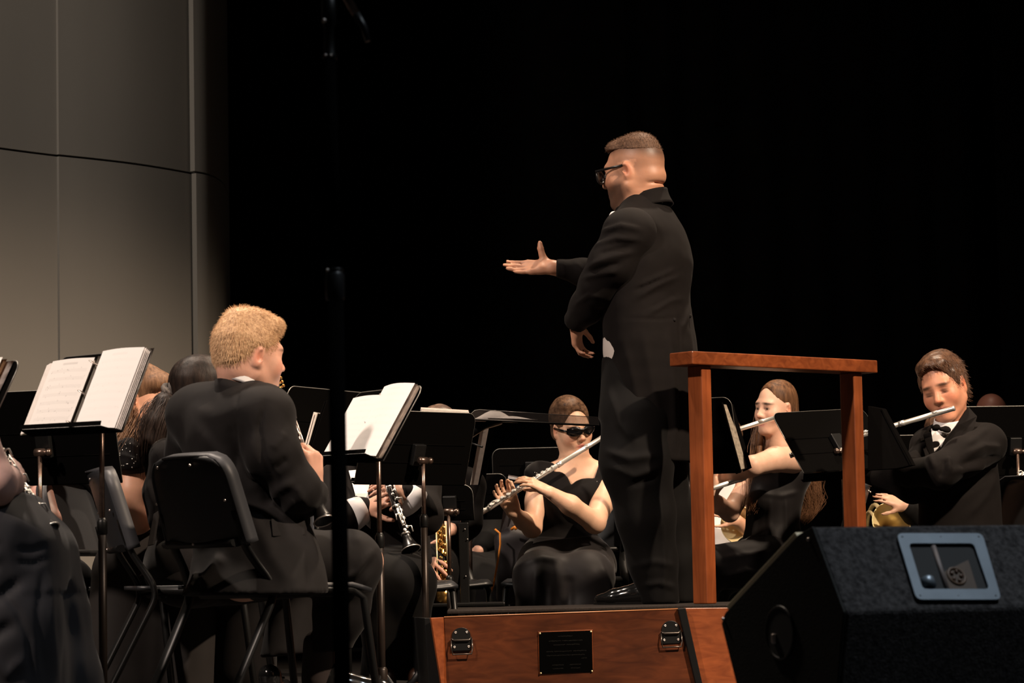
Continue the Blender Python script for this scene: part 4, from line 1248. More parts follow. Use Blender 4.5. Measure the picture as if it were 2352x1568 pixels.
# S10: desk behind the girl in dark glasses
s10 = stand(frame_yaw(1222, 1115, 12.4, 84, 8, 0.34, 0.165), 'black music stand behind the left shoulder side of the girl in dark glasses', 1, base_rot=0.2)
# S11: desk behind the left post of the rail
s11 = stand(frame_yaw(1606, 1088, 11.15, 60, 14, 0.36, 0.30), 'black music stand seen from behind just right of the near rail post', 1, base_rot=0.2)
f11 = root('music_folder', W(1700, 1085, 11.0), 'folder with cream page edges leaning on the stand behind the rail', 'folder')
g = [W(1660, 928, 11.0), W(1702, 1078, 11.0), W(1722, 1073, 11.03), W(1680, 930, 11.03)]
MB().prism(g, (0.0, 0.22, 0), 0.001).build('pages', mat('cream_edges', (0.30, 0.25, 0.19), 0.8, noise=0.4, nscale=80), f11)
g = [W(1657, 924, 10.99), W(1701, 1083, 10.99), W(1704, 1083, 10.99), W(1661, 924, 10.99)]
MB().prism(g, (0.0, 0.24, 0), 0.0005).build('cover', M['folder'], f11)
g = [W(1676, 926, 11.02), W(1718, 1078, 11.02), W(1727, 1074, 11.03), W(1684, 928, 11.03)]
MB().prism(g, (0.0, 0.24, 0), 0.0005).build('cover', M['folder'], f11)
# S12: wide black desk in front of the long-haired girl
s12 = stand(frame_px((1846, 1086), (2058, 1071), (1771, 949), 10.78, 1, 0.46), 'wide black music stand framed by the rail, hiding the long-haired girl\'s shoulder', 1, base_rot=0.3, split=0.60)
f12 = root('music_folder', W(2050, 1075, 11.03), 'black folder on a stand against the boy\'s sleeve, right of the far rail post', 'folder')
g = [W(1993, 932, 10.62), W(2026, 938, 10.62), W(2094, 1068, 10.60), W(2060, 1076, 10.61), W(1993, 1080, 10.62)]
MB().prism(g, (0.02, 0.03, 0), 0.002).build('cover', M['folder'], f12)
MB().tube([W(2026, 939, 10.615), W(2094, 1067, 10.595)], 0.0012, 6).build('cover_edge', M['folder'], f12)
# S13, S14: desks at the back right
s13 = stand(frame_yaw(2330, 1090, 11.9, 95, 10, 0.5, 0.29), 'black music stand at the right edge behind the boy in the bow tie', 1, base_rot=0.2)
s14 = stand(frame_yaw(2075, 1110, 12.0, 88, 10, 0.36, 0.205), 'black music stand behind the flute of the boy in the bow tie', 1, base_rot=0.2)
# ------------------------------------------------------------------ conductor
def jf(D):
    return lambda px, py, dy=0.0: W(px, py, D + dy)
D = 10.4; J = jf(D); S = F_PX / D
SKIN_C = (0.50, 0.25, 0.155)
hd = Head(J(1456, 396), 154, -7, 0, 1.10, 1.04)
body = hd.prims(jaw=1.12, eyes=False, nose=1.15)
body += [rc(hd.p(0, -0.036, -0.035), J(1472, 466, 0.0), 0.073, 0.080, 0.03),
         rc(hd.p(0, 0.0, -0.06), J(1466, 480, 0.0), 0.058, 0.07, 0.03),
         el(hd.p(0, -0.062, -0.028), (0.056, 0.046, 0.022), hd.R, k=0.025), el(hd.p(0, -0.085, -0.055), (0.04, 0.018, 0.0015), hd.R, k=0.012, op='sub')]
tz = [(1478, 455, 40), (1483, 500, 76), (1489, 545, 92), (1488, 610, 106), (1482, 690, 102), (1484, 760, 106), (1480, 840, 100), (1476, 900, 92)]
HDG = 157 * D2R
def stations(rows, kf=1.0, grow=0.0, ratio=1.45, dy=0.0, scale=S):
    out = []
    pr = math.sqrt(math.cos(HDG) ** 2 + (ratio * math.sin(HDG)) ** 2)
    for cx, cy, h in rows:
        p = J(cx, cy, dy); a_ = h / scale / pr * kf + grow
        out.append((p[0], p[1], p[2], a_, a_ * ratio))
    return out
core = loft(stations(tz, 0.86), HDG, 0.03)
shN, elN, wrN = J(1446, 545, -0.17), J(1378, 655, -0.13), J(1322, 742, 0.03)
shF, elF, wrF = J(1440, 545, 0.20), J(1400, 640, 0.36), J(1268, 614, 0.30)
body += [core] + chain([shN, elN, wrN], [0.055, 0.045, 0.028], 0.02) + chain([shF, elF, wrF], [0.055, 0.045, 0.029], 0.02)
body += chain([J(1480, 880), J(1487, 1160, -0.05), J(1520, 1360, -0.05)], [0.10, 0.06, 0.045], 0.03) + chain([J(1500, 880, 0.15), J(1535, 1160, 0.15), J(1562, 1360, 0.14)], [0.10, 0.06, 0.045], 0.03)
body += hand(wrF, (-1, 0.05, -0.01), (0, 0.66, -0.75), -1, [(0, 6, 5), (4, 6, 5), (2, 8, 6), (-2, 10, 8)], 1.06, 0.02, thumb=(0.42, 0.55, -0.72), tcurl=(-14, -8), tl=0.72, tf=1.15)
body += hand(wrN, (0.02, 0.35, -0.95), (-0.85, 0.35, 0.1), 1, [(30, 35, 25)] * 4, 0.95, 0.05)
M_ = hd.masks(SKIN_C, brow=(0.12, 0.06, 0.035), flush=0.3)
HB = np.array((0.055, 0.028, 0.017))
def fade(P, C):
    q = (P - hd.c) @ hd.R / hd.s
    z = q[:, 2]; y = q[:, 1]
    cran = (z > -0.03)
    # shaved sides growing into longer hair on top; fades out at the temple
    top = np.clip((z - (0.028 + 0.30 * y + 0.9 * np.clip(y - 0.04, 0, 1))) / 0.05, 0, 1) * np.where(y > 0.085, 0, 1) * 0.9
    sides = np.clip((z + 0.045) / 0.05, 0, 1) * np.clip((0.045 - y) / 0.03, 0, 1) * 0.36
    w = np.where(cran, np.maximum(top, sides), np.clip((z + 0.075) / 0.04, 0, 1) * np.clip((-0.02 - y) / 0.03, 0, 1) * 0.15)
    w *= np.where((np.abs(q[:, 0]) > 0.074) & (z < 0.03) & (z > -0.05), 0.1, 1)
    w = w[:, None]
    C[:, :3] = C[:, :3] * (1 - w) + HB * w
    # stubble on jaw and lip, with shadow of the lower jaw painted in
    st = np.clip((-0.028 - z) / 0.02, 0, 1) * np.clip((y - 0.005) / 0.02, 0, 1) * np.clip((z + 0.135) / 0.02, 0, 1) * 0.85
    st = st[:, None]
    C[:, :3] = C[:, :3] * (1 - st) + np.array((0.045, 0.024, 0.017)) * st
cond = person(body, 'stocky man with glasses in black tailcoat conducting on the podium, arm held out flat', SKIN_C, [fade] + M_[:4] + M_[4:] , J(1500, 1392, 0.05) * np.array([1, 1, 0]) + np.array([0, 0, 0.345]), 0.0062, (float(J(0, 490)[2]), float(J(0, 300)[2]), 0.0036))
# hair on top
HM_C = hairmat('hair_cropped_brown', (0.045, 0.023, 0.014), (0.14, 0.075, 0.045), (160, 160, 60), 0.6, 0.2)
hp_ = [hd.E((0, -0.014, 0.0345), (0.0750, 0.0980, 0.0885)), hd.E((0, 0.046, 0.086), (0.052, 0.036, 0.030), 0.03), hd.E((0.0, -0.03, 0.088), (0.058, 0.055, 0.036), 0.03)]
hcap = cloth('hair', hp_, HM_C, cond, 0.004, cut=[(-(hd.R @ np.array([0, -0.16, 1.0])), hd.p(0, 0.0, 0.072))], wr=[(0.0016, 60, (1, 1, 1), 3)], sm=1)
def stubble(src_o, n, ln, wdt, flow, material, parent, rs, jitter=0.35, name='hair_strands', center=None, nw=0.55, head=None, ymax=0.0, zmin=0.07):
    me_ = src_o.data; nv = len(me_.vertices); co = np.empty(nv * 3); me_.vertices.foreach_get('co', co); co = co.reshape(-1, 3)
    no = np.empty(nv * 3); me_.vertices.foreach_get('normal', no); no = no.reshape(-1, 3)
    base_ = np.array(parent['_base']); r_ = np.random.default_rng(rs); ii = r_.integers(0, nv, n)
    if center is not None:
        o_ = co[ii] + base_ - center; o_ /= np.linalg.norm(o_, axis=1)[:, None]
        ii = ii[(o_ * no[ii]).sum(1) > 0.45]; n = len(ii)
    if head is not None:
        ql = (co[ii] + base_ - head.c) @ head.R / head.s; ii = ii[(ql[:, 1] < ymax) | (ql[:, 2] > zmin)]; n = len(ii)
    P0 = co[ii] + base_ - no[ii] * 0.002; dirs = no[ii] * nw + flow(P0) + r_.normal(size=(n, 3)) * jitter
    dirs /= np.linalg.norm(dirs, axis=1)[:, None]
    def fn(j, P, D_):
        q = dirs + 0.35 * j * flow(P0); return q / np.linalg.norm(q, axis=1)[:, None]
    o_ = strands(name, P0, fn, 3, ln / 3 * r_.uniform(0.6, 1.2, n), wdt, material, parent); o_['kind'] = 'stuff'
    return o_
stubble(hcap, 3600, 0.009, 0.0011, lambda P: np.tile(hd.d(0, 0.25, 0.25), (len(P), 1)), HM_C, cond, 5, center=hd.c, nw=0.3)
# jacket: torso with tails, separate sleeves, collar
lat = np.array([-math.sin(HDG), math.cos(HDG), 0]); fac = np.array([math.cos(HDG), math.sin(HDG), 0])
def pl(p, q, dy=-0.15):
    a_, b_ = J(*p, dy), J(*q, dy); n_ = np.cross(b_ - a_, lat); n_ = n_ / np.linalg.norm(n_)
    return (n_ if n_ @ fac > 0 else -n_, a_)
jk = [loft(stations([(1478, 452, 42), (1483, 500, 76), (1489, 545, 93), (1488, 610, 107), (1483, 690, 105), (1488, 740, 107), (1495, 800, 110), (1503, 880, 108), (1508, 960, 104), (1510, 1064, 100)]), HDG, 0.03)]
jk += [el(J(1450, 522, -0.15), (0.085, 0.085, 0.07), k=0.06), el(J(1450, 522, 0.17), (0.085, 0.085, 0.07), k=0.06)]
tcf = [([(1452, 700), (1500, 668), (1560, 640)], 0.009, 0.012), ([(1462, 672), (1545, 628)], 0.006, 0.010), ([(1480, 735), (1530, 700), (1572, 690)], 0.007, 0.012), ([(1560, 765), (1575, 730), (1592, 700)], 0.006, 0.010),
       ([(1455, 680), (1510, 655)], -0.006, 0.008), ([(1490, 720), (1540, 690)], -0.005, 0.008), ([(1555, 735), (1556, 900), (1552, 1055)], -0.004, 0.006), ([(1430, 742), (1500, 745), (1552, 737)], -0.003, 0.005),
       ([(1470, 780), (1490, 880), (1520, 1040)], 0.007, 0.018), ([(1530, 770), (1540, 900), (1545, 1030)], 0.006, 0.014), ([(1578, 740), (1590, 880), (1592, 1040)], 0.006, 0.012), ([(1430, 800), (1465, 950)], 0.005, 0.014)]
tco = cloth('tailcoat', jk, M['suit'], cond, 0.007, cut=[pl((1376, 757), (1442, 955), -0.07), pl((1420, 900), (1490, 1024), -0.13), pl((1466, 995), (1545, 1061), -0.16)], wr=[(0.0018, 5, (1, 1, 1.6), 1)], sm=2, folds=tcf, Jf=J)
slf = [([(1375, 548), (1420, 538), (1466, 548)], 0.007, 0.010), ([(1360, 580), (1410, 566), (1462, 570)], 0.008, 0.011), ([(1345, 628), (1390, 612), (1448, 596)], 0.010, 0.012), ([(1368, 600), (1440, 586)], -0.006, 0.010), ([(1352, 640), (1420, 622)], -0.008, 0.009),
       ([(1336, 650), (1375, 645), (1412, 640)], 0.007, 0.010), ([(1320, 705), (1350, 690), (1372, 694)], 0.005, 0.009)]
cloth('sleeve', chain([shN, J(1408, 605, -0.17), elN, J(1348, 705, -0.05), J(1322, 738, 0.02)], [0.092, 0.086, 0.074, 0.060, 0.046], 0.03) + [el(J(1446, 528, -0.165), (0.088, 0.085, 0.075), k=0.05)], M['suit'], cond, 0.0065, wr=[(0.0018, 6, (1, 1, 1), 2)], sm=1, folds=slf, Jf=J, cut=[(unit(wrN - elN), J(1320, 748, 0.02))])
cloth('sleeve', chain([shF, elF, J(1340, 625, 0.33), J(1284, 616, 0.30)], [0.085, 0.070, 0.050, 0.036], 0.03), M['suit'], cond, 0.007, wr=[(0.0025, 6, (1, 1, 1), 6)], sm=1, cut=[(np.array([-1.0, 0, 0]), J(1277, 616, 0.3))], folds=[([(1292, 595), (1296, 640)], 0.003, 0.006), ([(1320, 600), (1350, 650)], 0.006, 0.012)], Jf=lambda x, y: J(x, y, 0.3))
# stand-up collar folded down over the neck
cpts = []
for t in np.linspace(-2.6, 2.6, 27):
    c = J(1474, 455); a1, a2 = 0.098, 0.086
    p = c - fac * math.cos(t) * a1 + lat * math.sin(t) * a2 + np.array([0, 0, 0.030 * math.cos(t) - 0.008])
    cpts.append(p)
bmc = MB()
def colfn(u, v):
    i = u * 26; i0 = min(int(i), 25); p = cpts[i0] * (1 - (i - i0)) + cpts[i0 + 1] * (i - i0)
    o = (p - J(1474, 455)); o[2] = 0; o = o / np.linalg.norm(o)
    return p + o * (0.022 * v ** 1.6) + np.array([0, 0, 0.012 - 0.055 * v])
bmc.grid(colfn, 40, 6, thick=0.006).build('collar', M['suit'], cond)
for px, dy in ((1552, -0.13), (1597, -0.02)):
    MB().ball(surf(tco, px if px < 1580 else 1588, 733 if px < 1580 else 727), 0.0075, 10).build('button', M['suit2'], cond)
# waistcoat, shirt and bow tie
vs_ = loft(stations([(1488, 735, 96), (1489, 765, 105), (1489, 800, 106), (1489, 832, 103), (1492, 862, 96)], 1.0, 0.0), HDG, 0.02)
cloth('waistcoat', [vs_], mat('ivory_pique', (0.62, 0.56, 0.52), 0.8, bump=0.2, bscale=400), cond, 0.007, sm=2)
cloth('shirt', [rc(J(1456, 492, 0.03), J(1440, 530, 0.03), 0.055, 0.06)], M['white_cloth'], cond, 0.007)
bt = J(1418, 499, -0.03)
cloth('bow_tie', [el(bt + lat * 0.026, (0.02, 0.024, 0.015), k=0.006), el(bt - lat * 0.026, (0.02, 0.024, 0.015), k=0.006), el(bt + fac * 0.006, (0.012, 0.012, 0.010), k=0.006), rc(bt + np.array([-0.002, -0.02, 0.002]), bt + np.array([-0.014, -0.03, 0.006]), 0.008, 0.009)], M['white_cloth'], cond, 0.004, sm=1)
# trousers
tr = [loft(stations([(1478, 820, 96), (1476, 880, 96), (1466, 960, 92)], 1.0), HDG, 0.04)]
nearL = [J(1466, 960, -0.10), J(1462, 1060, -0.11), J(1482, 1180, -0.10), J(1500, 1290, -0.07), J(1516, 1383, -0.06)]
farL = [J(1488, 960, 0.12), J(1500, 1060, 0.14), J(1530, 1180, 0.16), J(1550, 1290, 0.15), J(1560, 1378, 0.14)]
tr += chain(nearL, [0.138, 0.132, 0.107, 0.088, 0.070], 0.03) + chain(farL, [0.13, 0.122, 0.10, 0.08, 0.066], 0.03)
cloth('trousers', tr, M['trouser'], cond, 0.008, cut=[(np.array([0, 0, -1.0]), J(1520, 1386, -0.06))], wr=[(0.003, 5, (1, 1, 0.7), 4)], sm=2, Jf=J,
      folds=[([(1385, 1040), (1440, 1060), (1500, 1052)], 0.010, 0.014), ([(1392, 1075), (1450, 1098), (1500, 1080)], 0.009, 0.013), ([(1395, 900), (1420, 980), (1450, 1020)], 0.008, 0.014), ([(1440, 1120), (1500, 1100)], -0.008, 0.012),
             ([(1455, 1300), (1500, 1290), (1545, 1300)], 0.006, 0.012), ([(1470, 1345), (1510, 1338), (1550, 1350)], 0.007, 0.011), ([(1510, 1160), (1520, 1280), (1520, 1370)], 0.006, 0.010)])
def shoe(heel, head_deg, parent, size=1.0, mat_=None, name='shoe', flip=1):
    f = np.array([math.cos(head_deg * D2R), math.sin(head_deg * D2R), 0]); l = np.array([-f[1], f[0], 0]); up = np.array([0, 0, 1.0]); h = V3(heel); s = size
    R = np.stack([l, f, up], 1)
    q = [rc(h + (f * 0.03 + up * 0.036) * s, h + (f * 0.10 + up * 0.036) * s, 0.034 * s, 0.033 * s, 0.02), rc(h + (f * 0.10 + up * 0.030) * s, h + (f * 0.20 + up * 0.024) * s, 0.036 * s, 0.036 * s, 0.03),
         el(h + (f * 0.225 + up * 0.022) * s, (0.038 * s, 0.058 * s, 0.022 * s), R, 0.02), rc(h + (f * 0.05 + up * 0.06) * s, h + (f * 0.04 + up * 0.095) * s, 0.036 * s, 0.036 * s, 0.02), rc(h + (f * 0.09 + up * 0.062) * s, h + (f * 0.16 + up * 0.040) * s, 0.026 * s, 0.022 * s, 0.02)]
    o = cloth(name, q, mat_ or M['shoe'], parent, 0.0055, cut=[(-up, h + up * 0.002)], sm=1)
    b = MB(); pr = []
    for t in np.linspace(0, 2 * math.pi, 25)[:-1]:
        w = 0.034 + 0.006 * math.sin(max(0, math.cos(t)) * 1.5); pr.append(h + f * (0.135 + 0.152 * math.cos(t)) * s + l * w * 1.02 * math.sin(t) * s)
    b.prism(pr, up * 0.009 * s, 0.001).build('sole', M['shoe'], o)
    for k in range(4):
        c = h + (f * (0.095 + 0.018 * k) + up * (0.087 - 0.010 * k)) * s
        MB().tube([c - l * 0.017 * s, c + up * 0.005 * s, c + l * 0.017 * s], 0.0024 * s, 6).build('lace', M['shoe'], o)
    return o
zt_ = 0.344
h0 = J(1538, 1396, -0.08); h0[2] = zt_; shoe(h0, 163, cond, 1.0)
h0 = J(1585, 1392, 0.12); h0[2] = zt_; shoe(h0, 150, cond, 1.0)
# glasses
g = MB(); gx = 0.074
for sx in (-1, 1):
    g.tube([hd.p(gx * sx + 0.004 * sx, -0.012, 0.016), hd.p(0.076 * sx, 0.04, 0.016), hd.p(0.070 * sx, 0.108, 0.016)], 0.0046, 8, flat=(1, 0.7))
ring_n = hd.d(0, 1, 0)
gl = g.build('glasses', mat('glasses_frame', (0.01, 0.009, 0.009), 0.3), cond)
for sx in (-1, 1):
    pts = [hd.p(0.038 * sx + 0.029 * math.cos(t) * (1 if abs(math.cos(t)) < 0.9 else 1.0), 0.110 - 0.10 * (0.038 * sx + 0.029 * math.cos(t)) ** 2 * 9, 0.000 + 0.0215 * (abs(math.sin(t)) ** 0.7) * (1 if math.sin(t) > 0 else -1)) for t in np.linspace(0, 2 * math.pi, 29)]
    MB().tube(pts, 0.0046, 8, cap=False).build('lens_rim', mat('glasses_rim', (0.01, 0.009, 0.009), 0.3), gl)
    b = MB(); vsb = [b.bm.verts.new(p) for p in pts[:-1]]; b.bm.faces.new(vsb); b.build('lens', cl, gl)
# ------------------------------------------------------------------ instruments
_key_me = None
def flute(head_end, foot_end, up, label, scale=1.0, keys=True):
    a, b = V3(head_end), V3(foot_end); L = np.linalg.norm(b - a); x = (b - a) / L
    u_ = V3(up); u_ = unit(u_ - x * (u_ @ x)); w = np.cross(x, u_)
    r = root('flute', (a + b) / 2, label, 'flute', 'silver flutes')
    rad = 0.0098 * scale
    def at(t, du=0.0, dw=0.0): return a + x * (t * L) + u_ * du + w * dw
    MB().lathe(a, x, [(0, 0.0001), (0, rad), (0.004, rad * 1.06), (0.012, rad), (L * 0.30, rad), (L * 0.30, rad * 1.14), (L * 0.335, rad * 1.14), (L * 0.336, rad)], 18).build('head_joint', M['silver'], r)
    MB().lathe(at(0.336), x, [(0, rad), (L * 0.49, rad), (L * 0.49, rad * 1.12), (L * 0.51, rad * 1.12), (L * 0.511, rad)], 18).build('body_joint', M['silver'], r)
    MB().lathe(at(0.847), x, [(0, rad), (L * 0.145, rad), (L * 0.145, rad * 1.1), (L * 0.153, rad * 1.1), (L * 0.153, rad * 0.8)], 18).build('foot_joint', M['silver'], r)
    MB().ball(at(0.115, rad * 0.75), (0.016, 0.010, 0.004), 14, Matrix((x, w, u_)).transposed()).build('lip_plate', M['silver'], r)
    if keys:
        MB().tube([at(0.40, rad * 1.15, -0.009), at(0.82, rad * 1.15, -0.009)], 0.0018, 6).build('key_rod', M['silver'], r)
        MB().tube([at(0.86, rad * 1.15, -0.009), at(0.985, rad * 1.15, -0.009)], 0.0018, 6).build('key_rod', M['silver'], r)
        k0 = None
        for t, s_ in ((0.37, .6), (0.405, .8), (0.44, 1), (0.475, 1), (0.505, .7), (0.535, 1), (0.575, 1), (0.615, 1), (0.655, 1), (0.695, 1), (0.735, 1.1), (0.775, 1.1), (0.815, 1.1), (0.875, 1.1), (0.91, 1.1), (0.95, 1.1)):
            c = at(t, rad * 1.12)
            q = MB(); q.lathe(c, u_, [(0, 0.0072 * s_), (0.003, 0.0076 * s_), (0.0036, 0.006 * s_), (0.0030, 0.0025 * s_)], 12)
            q.tube([c + u_ * 0.002, c - w * 0.010 + u_ * 0.001], 0.0017, 6)
            q.build('key', M['silver'], r)
        for t in (0.40, 0.52, 0.63, 0.72, 0.82, 0.86, 0.985):
            MB().tube([at(t, rad * 0.5, -0.009), at(t, rad * 1.3, -0.009)], 0.0014, 6).build('key_post', M['silver'], r)
        MB().tube([at(0.76, 0.004, rad * 1.1), at(0.79, 0.006, rad * 1.5), at(0.83, 0.004, rad * 1.3)], 0.003, 6).build('lever', M['silver'], r)
    return r

def clarinet(top, bell, side, label, key_mat='nickel', mouthpiece=True, bell_r=0.030, scale=1.0):
    """top: mouthpiece tip; bell: open end; side: direction the keys face"""
    a, b = V3(top), V3(bell); L = np.linalg.norm(b - a); x = (b - a) / L
    u_ = V3(side); u_ = unit(u_ - x * (u_ @ x)); w = np.cross(x, u_)
    r = root('clarinet', (a + b) / 2, label, 'clarinet', 'black clarinets')
    rad = 0.0135 * scale
    def at(t, du=0.0, dw=0.0): return a + x * (t * L) + u_ * du + w * dw
    MB().lathe(a, x, [(0, 0.0035), (0.03, 0.009), (L * 0.11, 0.0125), (L * 0.12, 0.0135)], 16).build('mouthpiece', M['ebony'], r)
    MB().lathe(at(0.12), x, [(0, 0.0145), (L * 0.03, 0.0165), (L * 0.085, 0.0145)], 16).build('barrel', M['ebony'], r)
    MB().lathe(at(0.205), x, [(0, rad), (L * 0.33, rad), (L * 0.33, rad * 1.12), (L * 0.35, rad * 1.12)], 16).build('upper_joint', M['ebony'], r)
    MB().lathe(at(0.555), x, [(0, rad), (L * 0.28, rad * 1.05)], 16).build('lower_joint', M['ebony'], r)
    MB().lathe(at(0.835), x, [(0, rad * 1.1), (L * 0.05, rad * 1.15), (L * 0.10, bell_r * 0.66), (L * 0.14, bell_r * 0.85), (L * 0.165, bell_r), (L * 0.160, bell_r * 0.9), (L * 0.10, rad * 0.9)], 20).build('bell', M['ebony'], r)
    km = M[key_mat]
    for t, f_ in ((0.115, 1.15), (0.20, 1.2), (0.552, 1.2), (0.832, 1.18)):
        MB().lathe(at(t), x, [(0, rad * f_ * 0.98), (0.001, rad * f_ * 1.04), (0.006, rad * f_ * 1.04), (0.007, rad * f_ * 0.98)], 16).build('ring', km, r)
    MB().torus(at(0.998), x, bell_r * 0.985, 0.0022, 24, 8).build('bell_ring', km, r)
    rr = random.Random(int(abs(a[0]) * 1000))
    for t0, t1, dw in ((0.23, 0.50, 0.004), (0.58, 0.80, -0.003), (0.30, 0.52, -0.010), (0.60, 0.78, 0.010), (0.56, 0.74, 0.005)):
        MB().tube([at(t0, rad * 1.25, dw), at(t1, rad * 1.25, dw)], 0.0022, 6).build('key_rod', km, r)
    for i, t in enumerate((0.25, 0.29, 0.335, 0.375, 0.415, 0.455, 0.50, 0.58, 0.62, 0.66, 0.70, 0.74, 0.79, 0.82)):
        dw = (0.006 if i % 2 else -0.005)
        c = at(t, rad * 1.08, dw)
        q = MB(); q.lathe(c, u_ + w * dw * 40, [(0, 0.0062), (0.003, 0.0066), (0.0044, 0.005), (0.0044, 0.0001)], 10)
        if i % 3 == 0: q.tube([c + u_ * 0.003, c + u_ * 0.005 + w * 0.016 * (1 if i % 2 else -1), c + x * 0.02 + w * 0.018 * (1 if i % 2 else -1)], 0.0026, 6)
        q.build('key', km, r)
    for t in (0.24, 0.33, 0.42, 0.51, 0.585, 0.68, 0.77):
        MB().ball(at(t, rad * 1.25, 0.004), 0.0034, 8).build('key_post', km, r)
    return r

def horn(bell_c, axis, R, label, coil=True, coil_off=None):
    r = root('french_horn', bell_c, label, 'french horn', 'brass french horns')
    ax_ = unit(axis)          # pointing out of the bell
    pr = []
    for t in np.linspace(0, 1, 14):
        pr.append((-0.28 * R / 0.15 * (1 - t), R * (0.12 + 0.88 * t ** 3.2)))
    pr += [(0.002, R * 1.0), (0.002, R * 0.985)] + [(-0.28 * R / 0.15 * (1 - t) - 0.002, max(R * (0.12 + 0.88 * t ** 3.2) - 0.003, 0.004)) for t in np.linspace(1, 0.2, 10)]
    MB().lathe(bell_c, ax_, pr, 40).build('bell', M['brass'], r)
    MB().torus(V3(bell_c) + ax_ * 0.001, ax_, R, 0.0028, 36, 8).build('bell_rim', M['brass'], r)
    if coil:
        c = V3(bell_c) - ax_ * 0.20 + (V3(coil_off) if coil_off is not None else 0)
        p = unit(np.cross(ax_, (0, 0, 1)))
        MB().torus(c, p, 0.13, 0.009, 32, 8).build('tubing', M['brass'], r)
        MB().torus(c + p * 0.025, p, 0.10, 0.007, 28, 8).build('tubing', M['brass'], r)
        for k in range(3): MB().lathe(c + p * 0.01 + np.array([0, 0, -0.05]) + ax_ * 0.035 * (k - 1), p, [(0, 0.014), (0.03, 0.014)], 12).build('valve', M['silver'], r)
    return r

flute_glasses = flute(W(1384, 1004, 11.42), W(1071, 1199, 11.28), (0.35, -0.45, 0.8), 'silver flute played by the girl in dark glasses')
flute_long = flute(W(1788, 957, 11.50), W(1448, 1063, 11.58), (0.2, -0.5, 0.8), 'silver flute at the mouth of the long-haired girl')
flute_low = flute(W(1712, 1097, 11.42), W(1450, 1180, 11.50), (0.2, -0.4, 0.9), 'silver flute held low just right of the near rail post')
flute_boy = flute(W(2193, 937, 10.86), W(1815, 1046, 11.08), (0.2, -0.4, 0.9), 'silver flute played by the boy in the black bow tie')
clar_blond = clarinet(W(629, 866, 8.26), W(744, 1197, 8.05), (0.9, -0.35, 0.25), 'black clarinet with silver keys held by the blond boy in a suit')
clar_mid = clarinet(W(868, 1040, 9.95), W(944, 1262, 9.80), (0.45, -0.85, 0.2), 'black clarinet with bright keys and flared bell, played behind the bright sheets', 'silver', bell_r=0.034)
clar_left = clarinet(W(-40, 985, 7.12), W(112, 1218, 7.02), (0.8, -0.5, 0.3), 'black clarinet over the draped lap at the left edge', 'silver')
# saxophone of the player behind the desks
sx = root('saxophone', W(1015, 1290, 10.6), 'golden saxophone held upright beside the white shirt cuff, right of the middle', 'saxophone', None)
a, b = W(1012, 1205, 10.62), W(1018, 1352, 10.55)
ax_ = unit(b - a)
MB().lathe(a, ax_, [(0, 0.016), (np.linalg.norm(b - a), 0.026)], 16).build('body_tube', M['gold_dark'], sx)
MB().tube([b, b + (0.0, 0.01, -0.03), b + (-0.01, 0.05, -0.045), b + (-0.02, 0.09, -0.02), b + (-0.02, 0.10, 0.06)], [0.026, 0.028, 0.033, 0.038, 0.05], 16).build('bow_and_bell', M['gold_dark'], sx)
MB().tube([a, a + (0, 0.0, 0.08), a + (-0.02, 0.04, 0.11), a + (-0.05, 0.10, 0.10)], [0.015, 0.013, 0.011, 0.008], 12).build('neck', M['gold_dark'], sx)
for i in range(14):
    c = a + (b - a) * (0.05 + 0.068 * i) + np.array([0.008 * (-1) ** i + 0.004, -0.024, 0])
    q = MB(); q.lathe(c, (0.3 * (-1) ** i, -1, 0.1), [(0, 0.008), (0.003, 0.009), (0.005, 0.007), (0.0055, 0.0001)], 12); q.build('key', M['gold_dark'], sx)
for dxx in (-0.016, 0.020):
    MB().tube([a + (dxx, -0.026, 0), b + (dxx * 1.2, -0.032, 0.01)], 0.0028, 6).build('key_rod', M['brass'], sx)
horn_mid = horn(W(1697, 1205, 12.75), (-0.35, -0.75, -0.1), 0.085, 'brass french horn bell between the long-haired girl and the white blouse', True, (0, 0.1, 0))
horn_right = horn(W(2047, 1198, 11.9), (0.15, -0.95, 0.25), 0.082, 'brass french horn bell above the stage monitor, left of the boy in the bow tie', True, (0, 0.1, 0))
horn_edge = horn(W(2362, 1196, 12.2), (-0.2, -0.95, 0.1), 0.085, 'brass french horn bell cut by the right edge', True, (0, 0.1, 0))
flute_edge = clarinet(W(2420, 1062, 11.75), W(2318, 1112, 11.62), (0, -0.6, 0.8), 'silver-keyed instrument end pointing in from the right edge', 'silver', bell_r=0.016)

# ligature and screws at the blond boy's mouthpiece, warm light painted as gold
la, lb_ = W(631, 872, 8.25), W(640, 898, 8.235)
for k in range(3):
    c = la + (lb_ - la) * (0.15 + 0.35 * k)
    MB().tube([c + (-0.012, -0.012, 0.0), c + (0.002, -0.020, 0.002), c + (0.014, -0.012, 0.008)], 0.0028, 8).build('ligature_band', M['gold_dark'], clar_blond)
    MB().ball(c + (0.017, -0.012, 0.010), 0.0045, 8).build('ligature_screw', M['gold_dark'], clar_blond)
def unit_rows_(q): return q / np.linalg.norm(q, axis=1)[:, None]
